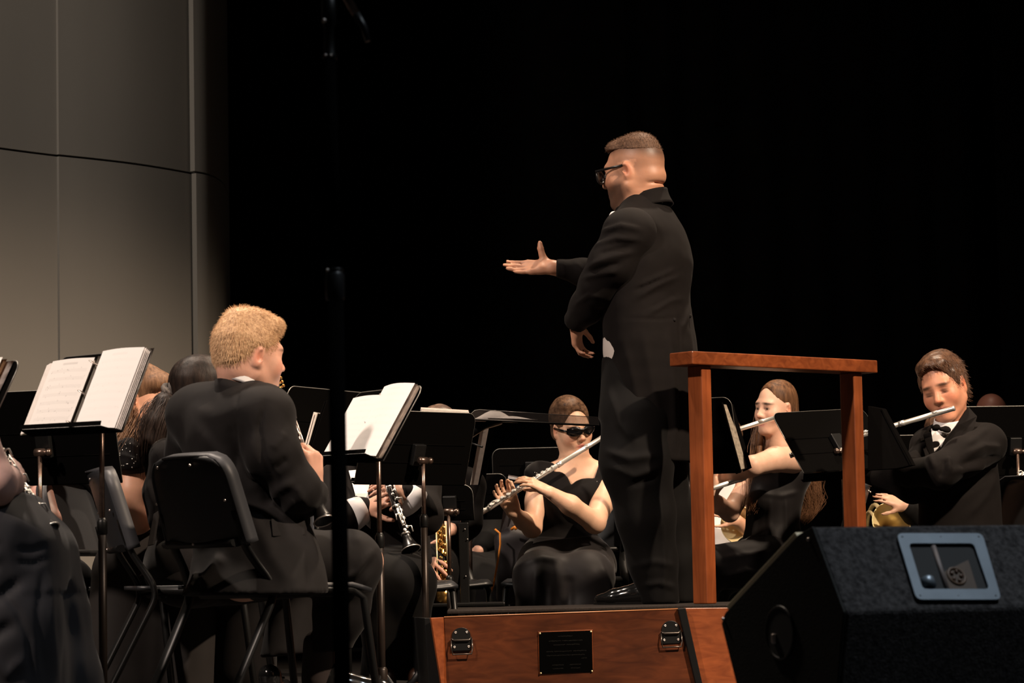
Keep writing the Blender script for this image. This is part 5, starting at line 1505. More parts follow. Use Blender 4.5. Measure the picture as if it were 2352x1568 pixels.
# ------------------------------------------------------------------ girl with dark glasses and flute
D = 11.6; J = jf(D); S = F_PX / D
SK = (0.66, 0.40, 0.27)
h = Head(J(1312, 983), -64, -13, 9, 0.95, 0.97)
bod = h.prims(jaw=0.92, female=True, lips=1.0)
bod += [rc(h.p(0, -0.02, -0.05), J(1322, 1062, 0.02), 0.050, 0.054, 0.03), rc(h.p(0, 0.0, -0.06), J(1324, 1066, 0.0), 0.042, 0.05, 0.03)]
YW = -84 * D2R
def st_(rows, yaw, J=None, ratio=1.6):
    """rows: (cx, y, half width px, depth/width ratio, dy)"""
    out = []
    for cx, y, hw, q, dy in rows:
        p = J(cx, y, dy); w_ = hw / S; out.append((p[0], p[1], p[2], w_, w_ * q))
    return loft(out, yaw, 0.03)
tor = [(1322, 1052, 36, 0.9, 0.02), (1320, 1072, 78, 0.55, 0.03), (1318, 1100, 84, 0.62, 0.03), (1310, 1150, 76, 0.72, 0.02), (1298, 1210, 70, 0.74, 0.03), (1294, 1262, 84, 0.72, 0.02)]
bod.append(st_(tor, 0.05, J))
shL, elL, wrL = J(1390, 1096, 0.0), J(1366, 1200, -0.20), J(1262, 1130, -0.33)        # her left arm, on the viewer's right
shR, elR, wrR = J(1240, 1092, 0.0), J(1222, 1212, -0.12), J(1180, 1176, -0.26)
bod += chain([shL, J(1384, 1150, -0.09), elL, J(1310, 1160, -0.29), wrL], [0.056, 0.049, 0.042, 0.039, 0.025], 0.02)
bod += chain([shR, J(1232, 1150, -0.06), elR, J(1202, 1196, -0.19), wrR], [0.052, 0.044, 0.038, 0.034, 0.026], 0.02)
fdir = unit(W(1071, 1199, 11.28) - W(1384, 1004, 11.42))
# left hand: fingers over the keys; right hand: fingers come up from behind
bod += hand(wrL, J(1205, 1096, -0.35) - wrL, (0.25, -0.45, 0.85), 1, [(22, 22, 15), (28, 26, 15), (18, 22, 15), (14, 20, 12)], 0.92, 0.10, thumb=(0.5, 0.4, -0.7))
bod += hand(wrR, J(1156, 1136, -0.245) - wrR, (-0.3, 0.95, 0.1), -1, [(14, 48, 35), (16, 46, 32), (16, 44, 30), (14, 40, 28)], 0.92, 0.16, thumb=(0.9, 0.3, -0.35))
MK = h.masks(SK, lip=(0.52, 0.17, 0.14), brow=(0.10, 0.055, 0.03), browt=0.9)
girl = person(bod, 'girl in dark glasses and black sleeveless top playing a flute behind the podium', SK, MK, J(1310, 1330) * np.array([1, 1, 0]), 0.0055, (float(J(0, 1050)[2]), float(J(0, 905)[2]), 0.0034))
HM_E = hairmat('hair_brown_tied', (0.030, 0.015, 0.009), (0.16, 0.088, 0.05), (70, 25, 70), 0.5, 0.2)
hp_ = [h.E((0, -0.020, 0.044), (0.085, 0.106, 0.098)), h.E((0, -0.09, -0.03), (0.055, 0.035, 0.05), 0.03), h.E((0, -0.118, 0.0), (0.038, 0.032, 0.042), 0.02), h.E((0.02, 0.03, 0.115), (0.045, 0.04, 0.024), 0.03),
       h.E((0.004, 0.092, 0.012), (0.062, 0.070, 0.080), 0.014, 'sub'), h.E((0, 0.03, -0.075), (0.09, 0.075, 0.085), 0.02, 'sub')]
for sx_ in (-1, 1): hp_.append(h.E((0.085 * sx_, -0.005, -0.01), (0.025, 0.03, 0.035), 0.01, 'sub'))
hc_ = cloth('hair', hp_, HM_E, girl, 0.0045, wr=[(0.0015, 30, (1, 1, 0.3), 3)], sm=1)
stubble(hc_, 900, 0.032, 0.0012, lambda P: unit_rows_(h.p(0, -0.13, -0.01) - P) * 1.2, HM_E, girl, 8, 0.06, center=h.p(0, -0.02, 0.03), nw=0.22, head=h)
top = [st_([(1320, 1066, 82, 0.56, 0.03)] + tor[2:], 0.05, J)]
top[0]['st'][:, 3:] += 0.007
top += [el(J(1240, 1088, 0.0), (0.066, 0.07, 0.052), k=0.03), el(J(1392, 1094, 0.0), (0.062, 0.068, 0.058), k=0.03)]
top += [rc(J(1346, 1138, -0.065), J(1350, 1152, -0.06), 0.060, 0.058, 0.10), rc(J(1284, 1138, -0.065), J(1284, 1152, -0.06), 0.060, 0.058, 0.10)]
# sweetheart neckline
nk = [pg([J(*q) for q in ((1277, 1020), (1274, 1062), (1272, 1084), (1286, 1084), (1296, 1089), (1304, 1100), (1311, 1115), (1322, 1106), (1334, 1101), (1348, 1099), (1364, 1100), (1370, 1082), (1377, 1062), (1384, 1020))], D - 0.4, D + 0.02, 0.006)]
cloth('top', top + nk, M['blouse'], girl, 0.006, wr=[(0.0015, 8, (1, 1, 1), 5)], sm=1, Jf=J, folds=[([(1240, 1240), (1300, 1250), (1370, 1235)], 0.005, 0.012), ([(1225, 1262), (1300, 1268)], 0.004, 0.010), ([(1285, 1180), (1330, 1215)], -0.004, 0.012)])
rng_ = random.Random(4); topo = [c for c in girl.children if c.name.startswith('top')][0]
for k in range(16):
    px, py = (rng_.uniform(1372, 1400), rng_.uniform(1075, 1150)) if k % 3 else (rng_.uniform(1220, 1260), rng_.uniform(1080, 1120))
    MB().ball(surf(topo, px, py), 0.0016, 6).build('bead', M['silver'], girl)
sk = [st_([(1294, 1236, 76, 0.8, 0.02), (1294, 1268, 92, 0.8, 0.0), (1294, 1310, 100, 0.8, -0.02)], 0.05, J)]
for sx_, kx in ((1240, 1240), (1348, 1350)):
    sk += chain([J(sx_ + 10, 1300, 0.0), J(kx, 1326, -0.44)], [0.105, 0.088], 0.06)
    sk += chain([J(kx, 1326, -0.44), J(kx + (6 if kx < 1300 else -4), 1420, -0.46), J(kx + 4, 1560, -0.47)], [0.088, 0.085, 0.10], 0.08)
sk += [rc(J(1255, 1332, -0.44), J(1340, 1332, -0.44), 0.082, 0.082, 0.06), rc(J(1262, 1440, -0.45), J(1345, 1440, -0.45), 0.08, 0.08, 0.1)]
cloth('skirt', sk, M['dress'], girl, 0.008, cut=[(np.array([0, 0, -1.0]), (0, 0, 0.03))], wr=[(0.004, 4, (1, 1, 0.5), 7)], sm=2, Jf=J,
      folds=[([(1190, 1300), (1240, 1282), (1290, 1290)], 0.008, 0.014), ([(1230, 1310), (1225, 1400)], 0.008, 0.014), ([(1300, 1320), (1300, 1400)], -0.012, 0.02), ([(1370, 1290), (1390, 1340), (1392, 1400)], 0.008, 0.014), ([(1260, 1345), (1262, 1400)], 0.006, 0.012)])
for x_ in (1250, 1350):
    hh = J(x_, 1560, -0.47); hh[2] = 0.0; shoe(hh, -95, girl, 0.88)
# dark glasses, wrapped
sg = MB()
for sx_ in (-1, 1):
    sg.tube([h.p(0.078 * sx_, -0.012, 0.008), h.p(0.076 * sx_, 0.04, 0.010), h.p(0.066 * sx_, 0.092, 0.010)], 0.0045, 8)
sg.tube([h.p(-0.066, 0.090, 0.016), h.p(-0.035, 0.112, 0.017), h.p(0, 0.119, 0.014), h.p(0.035, 0.112, 0.020), h.p(0.066, 0.090, 0.018)], 0.0055, 8)
sgo = sg.build('dark_glasses', M['lens'], girl)
for sx_ in (-1, 1):
    MB().ball(h.p(0.035 * sx_, 0.102, 0.007), (0.037 * h.s, 0.012 * h.s, 0.0225 * h.s), 18, Matrix((h.R @ Rz(-sx_ * 0.42)).tolist())).build('lens', M['lens'], sgo)

# bag behind her chair arm: black tote with an orange cord and white sheets
bag = root('tote_bag', W(1178, 1395, 11.85), 'black bag with orange cord and papers, left of the girl in dark glasses', 'bag')
bq = [bx(W(1180, 1305, 11.9), (0.075, 0.06, 0.15), rnd=0.03), el(W(1180, 1235, 11.9), (0.07, 0.055, 0.05), k=0.03)]
cloth('bag_body', bq, mat('bag_cloth', (0.012, 0.008, 0.009), 0.6, noise=0.4, nscale=25), bag, 0.008, wr=[(0.005, 6, (1, 1, 0.5), 3)])
MB().tube([W(1137, 1215, 11.76), W(1148, 1224, 11.75), W(1149, 1250, 11.75), W(1143, 1290, 11.75), W(1134, 1340, 11.75), W(1124, 1370, 11.75), W(1117, 1387, 11.75)], 0.0042, 8).build('cord', M['orange'], bag)
MB().tube([W(1175, 1215, 11.78), W(1182, 1210, 11.76), W(1186, 1216, 11.76)], 0.006, 8).build('cord_loop', M['orange'], bag)
MB().ball(W(1117, 1387, 11.75), 0.006, 8).build('cord_knot', M['orange'], bag)
pg_ = root('sheet_stack', W(1185, 1210, 11.95), 'sheets and blue-edged booklet standing behind the flute, left of the girl in dark glasses', 'sheet music')
quad_uv('sheet', [W(1148, 1225, 11.85), W(1180, 1215, 11.9), W(1196, 1095, 11.95), W(1168, 1090, 11.92)], mat('pale_sheet', (0.42, 0.38, 0.38), 0.8), pg_, 2, 2, thick=0.002)
quad_uv('booklet', [W(1166, 1160, 11.84), W(1190, 1150, 11.86), W(1195, 1096, 11.9), W(1167, 1094, 11.9)], mat('blue_cover', (0.05, 0.11, 0.19), 0.5), pg_, 2, 2, thick=0.003)
MB().prism([W(1167, 1093, 11.88), W(1195, 1098, 11.88), W(1192, 1103, 11.88), W(1167, 1099, 11.88)], (0, 0.1, 0.0), 0.001).build('page_edges', M['paper_plain'], pg_)

# ------------------------------------------------------------------ long-haired girl behind the rail
D = 11.7; J = jf(D); S = F_PX / D
SK = (0.70, 0.43, 0.31)
h = Head(J(1782, 938), -140, -4, -4, 0.93, 0.93)
bod = h.prims(jaw=0.84, female=True)
bod += [rc(h.p(0, -0.02, -0.05), J(1792, 1035, 0.03), 0.046, 0.050, 0.03), rc(h.p(0, 0.0, -0.06), J(1788, 1040, 0.0), 0.040, 0.048, 0.03)]
tor = [(1792, 1030, 34, 0.9, 0.03), (1790, 1052, 64, 0.8, 0.04), (1788, 1090, 70, 0.85, 0.04), (1782, 1140, 62, 0.95, 0.03), (1775, 1200, 58, 1.0, 0.03), (1775, 1260, 68, 1.0, 0.03)]
bod.append(st_(tor, 0.0, J))
shL, elL, wrL = J(1822, 1056, -0.10), J(1728, 1070, -0.32), J(1652, 1100, -0.16)
bod += chain([shL, J(1780, 1055, -0.20), elL, J(1695, 1086, -0.26), wrL], [0.056, 0.050, 0.040, 0.034, 0.023], 0.02)
shR, elR, wrR = J(1748, 1066, 0.08), J(1676, 1176, -0.06), J(1628, 1132, -0.20)
bod += chain([shR, J(1716, 1115, 0.02), elR, J(1650, 1160, -0.14), wrR], [0.050, 0.042, 0.038, 0.034, 0.023], 0.02)
bod += hand(J(1640, 1126, -0.2), J(1655, 1098, -0.20) - J(1640, 1126, -0.2), (-0.5, 0.8, 0.2), 1, [(35, 50, 30)] * 4, 0.85, 0.15)
bod += hand(wrL, J(1600, 1120, -0.12) - wrL, (0, -0.7, 0.7), 1, [(20, 30, 20)] * 4, 0.85, 0.1)
MK = h.masks(SK, lip=(0.55, 0.22, 0.19), brow=(0.06, 0.034, 0.02), browt=1.1)
lg = person(bod, 'long-haired girl in sleeveless black dress playing a flute, framed by the wooden rail', SK, MK, J(1790, 1330) * np.array([1, 1, 0]), 0.0055, (float(J(0, 1000)[2]), float(J(0, 865)[2]), 0.0033))
h.eyeballs(lg, look=(-0.1, 1, -0.05))
HM_F = hairmat('hair_long_brown', (0.040, 0.018, 0.009), (0.19, 0.09, 0.042), (90, 90, 6), 0.55, 0.2)
hp_ = [h.E((0, -0.018, 0.040), (0.079, 0.101, 0.090)), h.E((0, -0.05, -0.03), (0.076, 0.058, 0.09), 0.03),
       h.E((-0.004, 0.086, 0.0), (0.061, 0.068, 0.098), 0.01, 'sub'), h.E((0, 0.06, -0.09), (0.085, 0.075, 0.075), 0.02, 'sub')]
hp_.append(h.E((-0.086, 0.002, -0.006), (0.024, 0.026, 0.034), 0.008, 'sub'))
hp_ += [rc(J(1772, 975, 0.10), J(1745, 1080, 0.06), 0.050, 0.018, 0.03), rc(J(1745, 1000, 0.02), J(1736, 1120, -0.06), 0.018, 0.006, 0.03), rc(J(1810, 985, 0.12), J(1846, 1090, 0.10), 0.052, 0.018, 0.03)]
hc_ = cloth('hair', hp_, HM_F, lg, 0.0045, wr=[(0.002, 25, (1, 1, 0.2), 3)], sm=1)
stubble(hc_, 1500, 0.07, 0.0012, lambda P: np.tile(np.array([0, 0, -1.3]), (len(P), 1)), HM_F, lg, 8, 0.06, center=h.p(0, -0.02, 0.03), nw=0.1, head=h, ymax=-0.01, zmin=9)
def lock(path, n, sp, width, material, parent, seed, J=J, seg=12, name='hair_lock', wave=0.0):
    r_ = np.random.default_rng(seed); A = np.array([J(*q) for q in path]); m = len(A)
    off = r_.normal(size=(n, 3)); ph = r_.uniform(0, 6.28, n) * 0.35
    ts = np.linspace(0, 1, seg + 1); pts = []
    for t in ts:
        x = t * (m - 1); k = min(int(x), m - 2); f = x - k; c = A[k] * (1 - f) + A[k + 1] * f
        w_ = np.interp(t, np.linspace(0, 1, len(sp)), sp)
        p = c + off * w_; p[:, 0] += wave * np.sin(t * 16 + ph) * t; pts.append(p)
    side = np.array([1.0, -0.3, 0.1]) / 1.05; V = []; Qs = []; a = np.arange(n)
    for j, p in enumerate(pts):
        w_ = width * (1 - 0.7 * (j / seg) ** 3); V += [p - side * w_ / 2, p + side * w_ / 2]
    for j in range(seg):
        b = 2 * j * n; Qs.append(np.stack([a + b, a + b + n, a + b + 3 * n, a + b + 2 * n], 1))
    return tag(link(name, mesh_np(name, np.concatenate(V), Qs), material, parent), kind='stuff')
lock([(1762, 960, 0.05), (1748, 1020, 0.04), (1740, 1090, 0.0), (1728, 1160, -0.08)], 500, (0.012, 0.016, 0.018, 0.014), 0.0022, HM_F, lg, 1, wave=0.006)
lock([(1815, 970, 0.10), (1836, 1050, 0.10), (1858, 1110, 0.08), (1866, 1145, 0.06), (1852, 1190, 0.05)], 600, (0.018, 0.022, 0.020, 0.018, 0.010), 0.0022, HM_F, lg, 2, wave=0.010)
lock([(1772, 940, 0.08), (1762, 1000, 0.08), (1758, 1080, 0.06)], 400, (0.022, 0.024, 0.022), 0.0022, HM_F, lg, 3)
dr = [st_([(1790, 1058, 60, 0.85, 0.05)] + tor[2:5] + [(1775, 1250, 70, 1.0, 0.03), (1772, 1300, 84, 1.0, 0.0)], 0.0, J)]
dr[0]['st'][:, 3:] += 0.008
dr += [rc(J(1838, 1060, 0.0), J(1830, 1085, 0.0), 0.05, 0.06, 0.04), rc(J(1750, 1130, -0.06), J(1752, 1145, -0.06), 0.055, 0.055, 0.05)]
dr += [el(J(1770, 1040, -0.12), (34 / S, 0.15, 40 / S), k=0.01, op='sub'), el(J(1812, 1052, -0.16), (34 / S, 0.10, 36 / S), k=0.01, op='sub')]
cloth('dress', dr, M['dress'], lg, 0.0065, wr=[(0.003, 6, (1, 1, 0.4), 5)], sm=1, Jf=J, folds=[([(1765, 1150), (1760, 1250)], 0.006, 0.010), ([(1800, 1140), (1805, 1260)], 0.006, 0.010), ([(1735, 1160), (1725, 1260)], 0.006, 0.010), ([(1740, 1135), (1790, 1140), (1835, 1130)], 0.005, 0.010)])
sk = [st_([(1772, 1240, 64, 1.0, 0.03), (1768, 1290, 84, 1.0, 0.0)], 0.0, J)]
sk += chain([J(1745, 1295, -0.1), J(1600, 1305, -0.30)], [0.105, 0.085], 0.08) + chain([J(1765, 1300, 0.1), J(1625, 1310, 0.02)], [0.105, 0.085], 0.08)
sk += chain([J(1600, 1310, -0.30), J(1592, 1560, -0.30)], [0.085, 0.10], 0.06) + chain([J(1625, 1312, 0.02), J(1615, 1560, 0.02)], [0.085, 0.10], 0.06)
cloth('skirt', sk, M['dress'], lg, 0.008, cut=[(np.array([0, 0, -1.0]), (0, 0, 0.03))], wr=[(0.004, 5, (0.4, 1, 1), 2)], Jf=J, folds=[([(1640, 1285), (1700, 1275), (1770, 1268)], 0.009, 0.012), ([(1640, 1325), (1700, 1310), (1760, 1318)], 0.008, 0.012), ([(1645, 1355), (1720, 1345)], 0.006, 0.012)])

# ------------------------------------------------------------------ boy with bow tie and flute
D = 11.05; J = jf(D); S = F_PX / D
SK = (0.68, 0.31, 0.19)
h = Head(J(2168, 890), -117, -16, 13, 1.07, 0.98)
bod = h.prims(jaw=1.0, eyes=False, nose=1.1, lips=1.05)
bod += [rc(h.p(0, -0.03, -0.05), J(2192, 990, 0.04), 0.054, 0.058, 0.03), rc(h.p(0, 0.0, -0.06), J(2186, 995, 0.02), 0.048, 0.055, 0.03)]
tor = [(2190, 975, 38, 0.9, 0.04), (2196, 1002, 84, 0.58, 0.05), (2200, 1050, 94, 0.64, 0.05), (2204, 1120, 98, 0.7, 0.04), (2206, 1200, 100, 0.72, 0.04), (2206, 1290, 104, 0.75, 0.02)]
bod.append(st_(tor, 0.28, J))
bod[-1]['st'][:, 3:] -= 0.02
shL, elL, wrL = J(2262, 1022, -0.02), J(2160, 1082, -0.26), J(2012, 1084, 0.04)
shR, elR, wrR = J(2132, 1030, 0.02), J(2096, 1120, -0.05), J(2004, 1078, 0.03)
bod += chain([shL, elL, wrL], [0.05, 0.042, 0.026], 0.02) + chain([shR, elR, wrR], [0.05, 0.042, 0.026], 0.02)
bod += hand(wrL, (-1, 0, 0.2), (0, -0.6, 0.8), 1, [(25, 35, 20)] * 4, 0.95) + hand(wrR, (-1, 0.1, 0.1), (0, 0.3, -0.9), 1, [(25, 35, 20)] * 4, 0.95)
MK = h.masks(SK, lip=(0.50, 0.18, 0.14), brow=(0.09, 0.045, 0.025), browt=1.2, flush=0.7)
for sx_ in (-1, 1):   # closed lids: lash line
    MK.append((h.p(0.031 * sx_, 0.09, -0.0045), np.array((0.015, 0.02, 0.0026)) * h.s, h.R, (0.06, 0.03, 0.02), 1.0))
boy = person(bod, 'brown-haired boy in black suit and bow tie playing a flute at the right', SK, MK, J(2200, 1330) * np.array([1, 1, 0]), 0.0055, (float(J(0, 990)[2]), float(J(0, 795)[2]), 0.0035))
HM_G = hairmat('hair_short_brown', (0.035, 0.017, 0.010), (0.15, 0.075, 0.042), (50, 50, 30), 0.4)
hp_ = [h.E((0, -0.020, 0.044), (0.083, 0.106, 0.096)), h.E((0.0, 0.045, 0.098), (0.062, 0.046, 0.030), 0.03), h.E((0, -0.075, -0.03), (0.064, 0.038, 0.06), 0.02),
       h.E((0.004, 0.098, 0.012), (0.071, 0.074, 0.088), 0.006, 'sub'), h.E((0, 0.04, -0.10), (0.10, 0.10, 0.085), 0.015, 'sub')]
for sx_ in (-1, 1): hp_ += [h.E((0.086 * sx_, -0.002, -0.014), (0.030, 0.030, 0.040), 0.006, 'sub'), h.E((0.07 * sx_, 0.028, 0.03), (0.010, 0.016, 0.032), 0.01)]
hc_ = cloth('hair', hp_, HM_G, boy, 0.0045, wr=[(0.003, 26, (1, 1, 0.5), 3)], sm=1)
stubble(hc_, 2600, 0.026, 0.0013, lambda P: np.tile(h.d(-0.45, 0.35, -0.45), (len(P), 1)), HM_G, boy, 8, 0.18, center=h.p(0, -0.02, 0.03), nw=0.08)
jk = [st_([(2192, 972, 46, 0.95, 0.05)] + tor[1:], 0.28, J)]
jk += [el(J(2262, 1015, 0.0), (0.078, 0.085, 0.07), k=0.05), el(J(2132, 1020, 0.04), (0.065, 0.075, 0.06), k=0.05)]
jk += chain([shL, J(2212, 1050, -0.18), elL, J(2090, 1084, -0.14), J(2006, 1084, 0.02)], [0.082, 0.074, 0.066, 0.052, 0.042], 0.03)
jk += chain([shR, J(2112, 1075, -0.04), elR, J(1990, 1082, 0.0)], [0.070, 0.062, 0.056, 0.042], 0.03)
nk = [pg([J(*q) for q in ((2144, 940), (2138, 985), (2142, 1015), (2144, 1034), (2150, 1030), (2162, 1004), (2186, 980), (2210, 945))], D - 0.4, D + 0.0, 0.006)]
cloth('jacket', jk + nk, M['suit'], boy, 0.0068, wr=[(0.002, 5, (1, 1, 1), 5)], sm=1, Jf=J,
      folds=[([(2290, 1030), (2240, 1030), (2190, 1052)], 0.012, 0.013), ([(2290, 1052), (2230, 1058), (2180, 1075)], -0.010, 0.012), ([(2280, 1075), (2220, 1080), (2150, 1090)], 0.010, 0.014), ([(2265, 985), (2225, 1010), (2195, 1030)], 0.008, 0.012),
             ([(2140, 1060), (2138, 1085), (2130, 1105)], -0.012, 0.010), ([(2150, 1055), (2150, 1090)], 0.010, 0.010), ([(2110, 1050), (2120, 1085)], 0.008, 0.010), ([(2290, 1090), (2260, 1140), (2210, 1190)], 0.008, 0.016), ([(2180, 1140), (2240, 1110), (2270, 1085)], -0.012, 0.016)])
lpl = MB(); lpl.prism([J(2222, 934, -0.02), J(2242, 956, -0.05), J(2234, 985, -0.09), J(2200, 1022, -0.135), J(2160, 1050, -0.16), J(2148, 1052, -0.165), J(2172, 1004, -0.145), J(2196, 978, -0.105)], (0.004, -0.006, 0), 0.002).build('lapel', M['suit'], boy)
lpl = MB(); lpl.prism([J(2136, 975, -0.07), J(2120, 998, -0.08), J(2128, 1030, -0.115), J(2140, 1055, -0.15), J(2146, 1040, -0.14), J(2140, 1000, -0.10)], (0.0, -0.006, 0), 0.002).build('lapel', M['suit'], boy)
cloth('shirt', [st_([(2182, 972, 34, 0.95, 0.03), (2170, 1000, 46, 0.7, 0.0), (2162, 1040, 50, 0.7, -0.01)], 0.25, J)], M['white_cloth'], boy, 0.006)
ck = J(2184, 974, 0.0); ca, sa = math.cos(-112 * D2R), math.sin(-112 * D2R)
def colb(u, v):
    t = -2.75 + 5.5 * u; x, y = 0.070 * math.cos(t), 0.064 * math.sin(t)
    k_ = 1 + 0.10 * v; drop = 0.030 + 0.016 * max(0, abs(t) * -1 + 1.0)
    return ck + np.array([(ca * x - sa * y) * k_, (sa * x + ca * y) * k_, 0.026 - 0.32 * x - drop * v])
MB().grid(colb, 40, 5, thick=0.004).build('shirt_collar', M['white_cloth'], boy)
cloth('bow_tie', [el(J(2150, 982, -0.10), (0.018, 0.010, 0.014), np.array(Ry(-0.3)), 0.006), el(J(2174, 986, -0.112), (0.019, 0.010, 0.014), np.array(Ry(0.3)), 0.006), el(J(2162, 985, -0.115), (0.009, 0.009, 0.009), k=0.006)], M['suit'], boy, 0.004)
tr = chain([J(2230, 1300, 0.05), J(2190, 1312, -0.40)], [0.115, 0.085], 0.05) + chain([J(2160, 1300, 0.05), J(2110, 1312, -0.36)], [0.115, 0.085], 0.05) + chain([J(2190, 1312, -0.40), J(2185, 1540, -0.36)], [0.085, 0.07], 0.04) + chain([J(2110, 1312, -0.36), J(2105, 1540, -0.33)], [0.085, 0.07], 0.04)
cloth('trousers', tr, M['trouser'], boy, 0.009, cut=[(np.array([0, 0, -1.0]), (0, 0, 0.05))])
for x_, dy_ in ((2185, -0.36), (2105, -0.33)):
    hh = J(x_, 1540, dy_); hh[2] = 0.0; shoe(hh, -115, boy, 1.0)
# ------------------------------------------------------------------ blond boy seen from behind, clarinet
D = 8.15; J = jf(D); S = F_PX / D
SK = (0.68, 0.37, 0.27)
h = Head(J(572, 818), 33, -4, 3, 1.0, 1.0)
bod = h.prims(jaw=1.0, eyes=False)
bod += [rc(h.p(0, -0.035, -0.04), J(558, 912, 0.02), 0.060, 0.066, 0.03), rc(h.p(0, 0.0, -0.06), J(566, 915, 0.03), 0.05, 0.058, 0.03)]
YB = -57 * D2R
tor = [(556, 880, 44, 0.9, 0.02), (546, 915, 108, 0.5, 0.02), (536, 960, 128, 0.58, 0.03), (526, 1050, 134, 0.66, 0.04), (532, 1150, 138, 0.70, 0.03), (562, 1230, 148, 0.74, 0.03), (576, 1350, 158, 0.76, 0.03)]
c_ = st_(tor, YB, J); c_['st'][:, 3:] *= 0.8; bod.append(c_)
shR, elR, wrR = J(612, 948, -0.14), J(684, 1124, -0.12), J(718, 1116, -0.02)
shL, elL, wrL = J(440, 945, 0.20), J(470, 1130, 0.40), J(640, 1068, 0.36)
bod += chain([shR, elR, wrR], [0.055, 0.045, 0.027], 0.02) + chain([shL, elL, wrL], [0.055, 0.045, 0.027], 0.02)
bod += hand(J(722, 1118, -0.04), J(722, 1062, -0.05) - J(722, 1118, -0.04), (0.85, -0.5, 0.0), -1, [(52, 70, 45), (56, 70, 45), (58, 70, 45), (60, 70, 45)], 1.05, 0.05, thumb=(0.9, 0.35, -0.35))
bod += hand(wrL, J(690, 1045, 0.16) - wrL, (0.1, 0.3, 0.9), 1, [(20, 40, 25)] * 4, 0.95)
bod += chain([J(560, 1310), J(830, 1290, 0.1), J(760, 1500, 0.2)], [0.09, 0.06, 0.045], 0.02)
MK = h.masks(SK, flush=0.8)
blond = person(bod, 'blond boy in dark suit sitting with his back turned, holding a clarinet', SK, MK, J(560, 1330) * np.array([1, 1, 0]), 0.0055, (float(J(0, 915)[2]), float(J(0, 695)[2]), 0.0034))
HM_B = hairmat('hair_blond', (0.36, 0.19, 0.09), (0.74, 0.49, 0.28), (120, 120, 120), 0.55)
hp_ = [h.E((0, -0.015, 0.038), (0.079, 0.102, 0.092)), h.E((0, 0.05, 0.096), (0.056, 0.046, 0.030), 0.03), h.E((0, -0.064, -0.008), (0.060, 0.040, 0.040), 0.02), h.E((0, -0.02, 0.112), (0.052, 0.058, 0.026), 0.03),
       h.E((0, 0.096, -0.01), (0.078, 0.072, 0.088), 0.008, 'sub'), h.E((0, 0.055, -0.085), (0.10, 0.10, 0.085), 0.015, 'sub')]
for sx_ in (-1, 1): hp_.append(h.E((0.086 * sx_, 0.004, -0.014), (0.026, 0.034, 0.040), 0.008, 'sub'))
hc_ = cloth('hair', hp_, HM_B, blond, 0.004, wr=[(0.0018, 24, (1, 1, 1), 3)], sm=1)
stubble(hc_, 12000, 0.013, 0.0010, lambda P: (P - h.p(0, -0.05, 0.12)) * 5.0 + np.tile(h.d(0, 0.15, -0.30), (len(P), 1)), HM_B, blond, 5, 0.16, center=h.p(0, -0.02, 0.03), nw=0.35)
jk = [st_([(558, 884, 56, 0.9, 0.02)] + tor[1:], YB, J)]
jk += [el(J(606, 948, -0.11), (0.074, 0.085, 0.066), k=0.07), el(J(452, 946, 0.16), (0.078, 0.085, 0.066), k=0.07), rc(J(566, 930, 0.0), J(606, 944, -0.08), 0.046, 0.05, 0.05), rc(J(540, 916, 0.04), J(470, 934, 0.12), 0.046, 0.055, 0.05)]
jk += [rc(J(480, 972, 0.12), J(590, 972, -0.08), 0.09, 0.09, 0.08), rc(J(552, 936, 0.0), J(532, 985, 0.03), 0.05, 0.10, 0.06)]
jk += chain([J(608, 955, -0.13), J(628, 1040, -0.15), elR, J(706, 1140, -0.05), J(719, 1134, -0.01)], [0.074, 0.070, 0.062, 0.050, 0.044], 0.04)
jk += chain([J(446, 955, 0.18), J(440, 1040, 0.28), elL, J(600, 1085, 0.38), J(635, 1070, 0.36)], [0.080, 0.072, 0.062, 0.05, 0.042], 0.04)
bf = [([(430, 930), (500, 960), (600, 940)], 0.004, 0.02), ([(470, 1000), (520, 1050), (560, 1120)], 0.008, 0.02), ([(600, 1000), (590, 1080), (610, 1180)], 0.010, 0.02), ([(540, 980), (555, 1080)], -0.008, 0.016), ([(560, 890), (556, 1000), (545, 1200)], -0.003, 0.006),
      ([(600, 1180), (640, 1280), (690, 1345)], 0.012, 0.022), ([(590, 1120), (625, 1230)], -0.010, 0.02), ([(690, 1150), (660, 1190)], 0.006, 0.012), ([(720, 1290), (725, 1370)], -0.004, 0.008), ([(668, 1000), (640, 1040)], 0.006, 0.014), ([(690, 1110), (650, 1130), (640, 1150)], 0.010, 0.014), ([(676, 1060), (645, 1085)], -0.006, 0.012), ([(712, 1160), (690, 1120)], 0.006, 0.010), ([(625, 935), (610, 990), (620, 1060), (648, 1120)], -0.008, 0.008), ([(430, 1270), (460, 1330), (450, 1360)], 0.012, 0.02), ([(530, 1275), (480, 1350)], 0.015, 0.02)]
skirt_j = st_([(566, 1170, 130, 0.74, 0.02), (592, 1215, 152, 0.76, 0.0), (596, 1290, 182, 0.74, -0.03), (584, 1366, 214, 0.72, -0.06)], YB, J)
jk2 = cloth('jacket', jk + [skirt_j], M['suit2'], blond, 0.0072, wr=[(0.0025, 4, (1, 1, 1), 5)], sm=2, folds=bf, Jf=J)
# pocket flap
fpts = [surf(jk2, x_, y_) + np.array([0.0, -0.004, 0]) for x_, y_ in ((628, 1190), (703, 1190), (705, 1228), (630, 1228))]
MB().prism(fpts, (-0.004, -0.006, 0), 0.002).build('pocket_flap', M['suit2'], blond)
for k in range(4): MB().ball(J(716 + 4.2 * k, 1163, -0.105), 0.0016, 6).build('cuff_button', M['nickel'], blond)
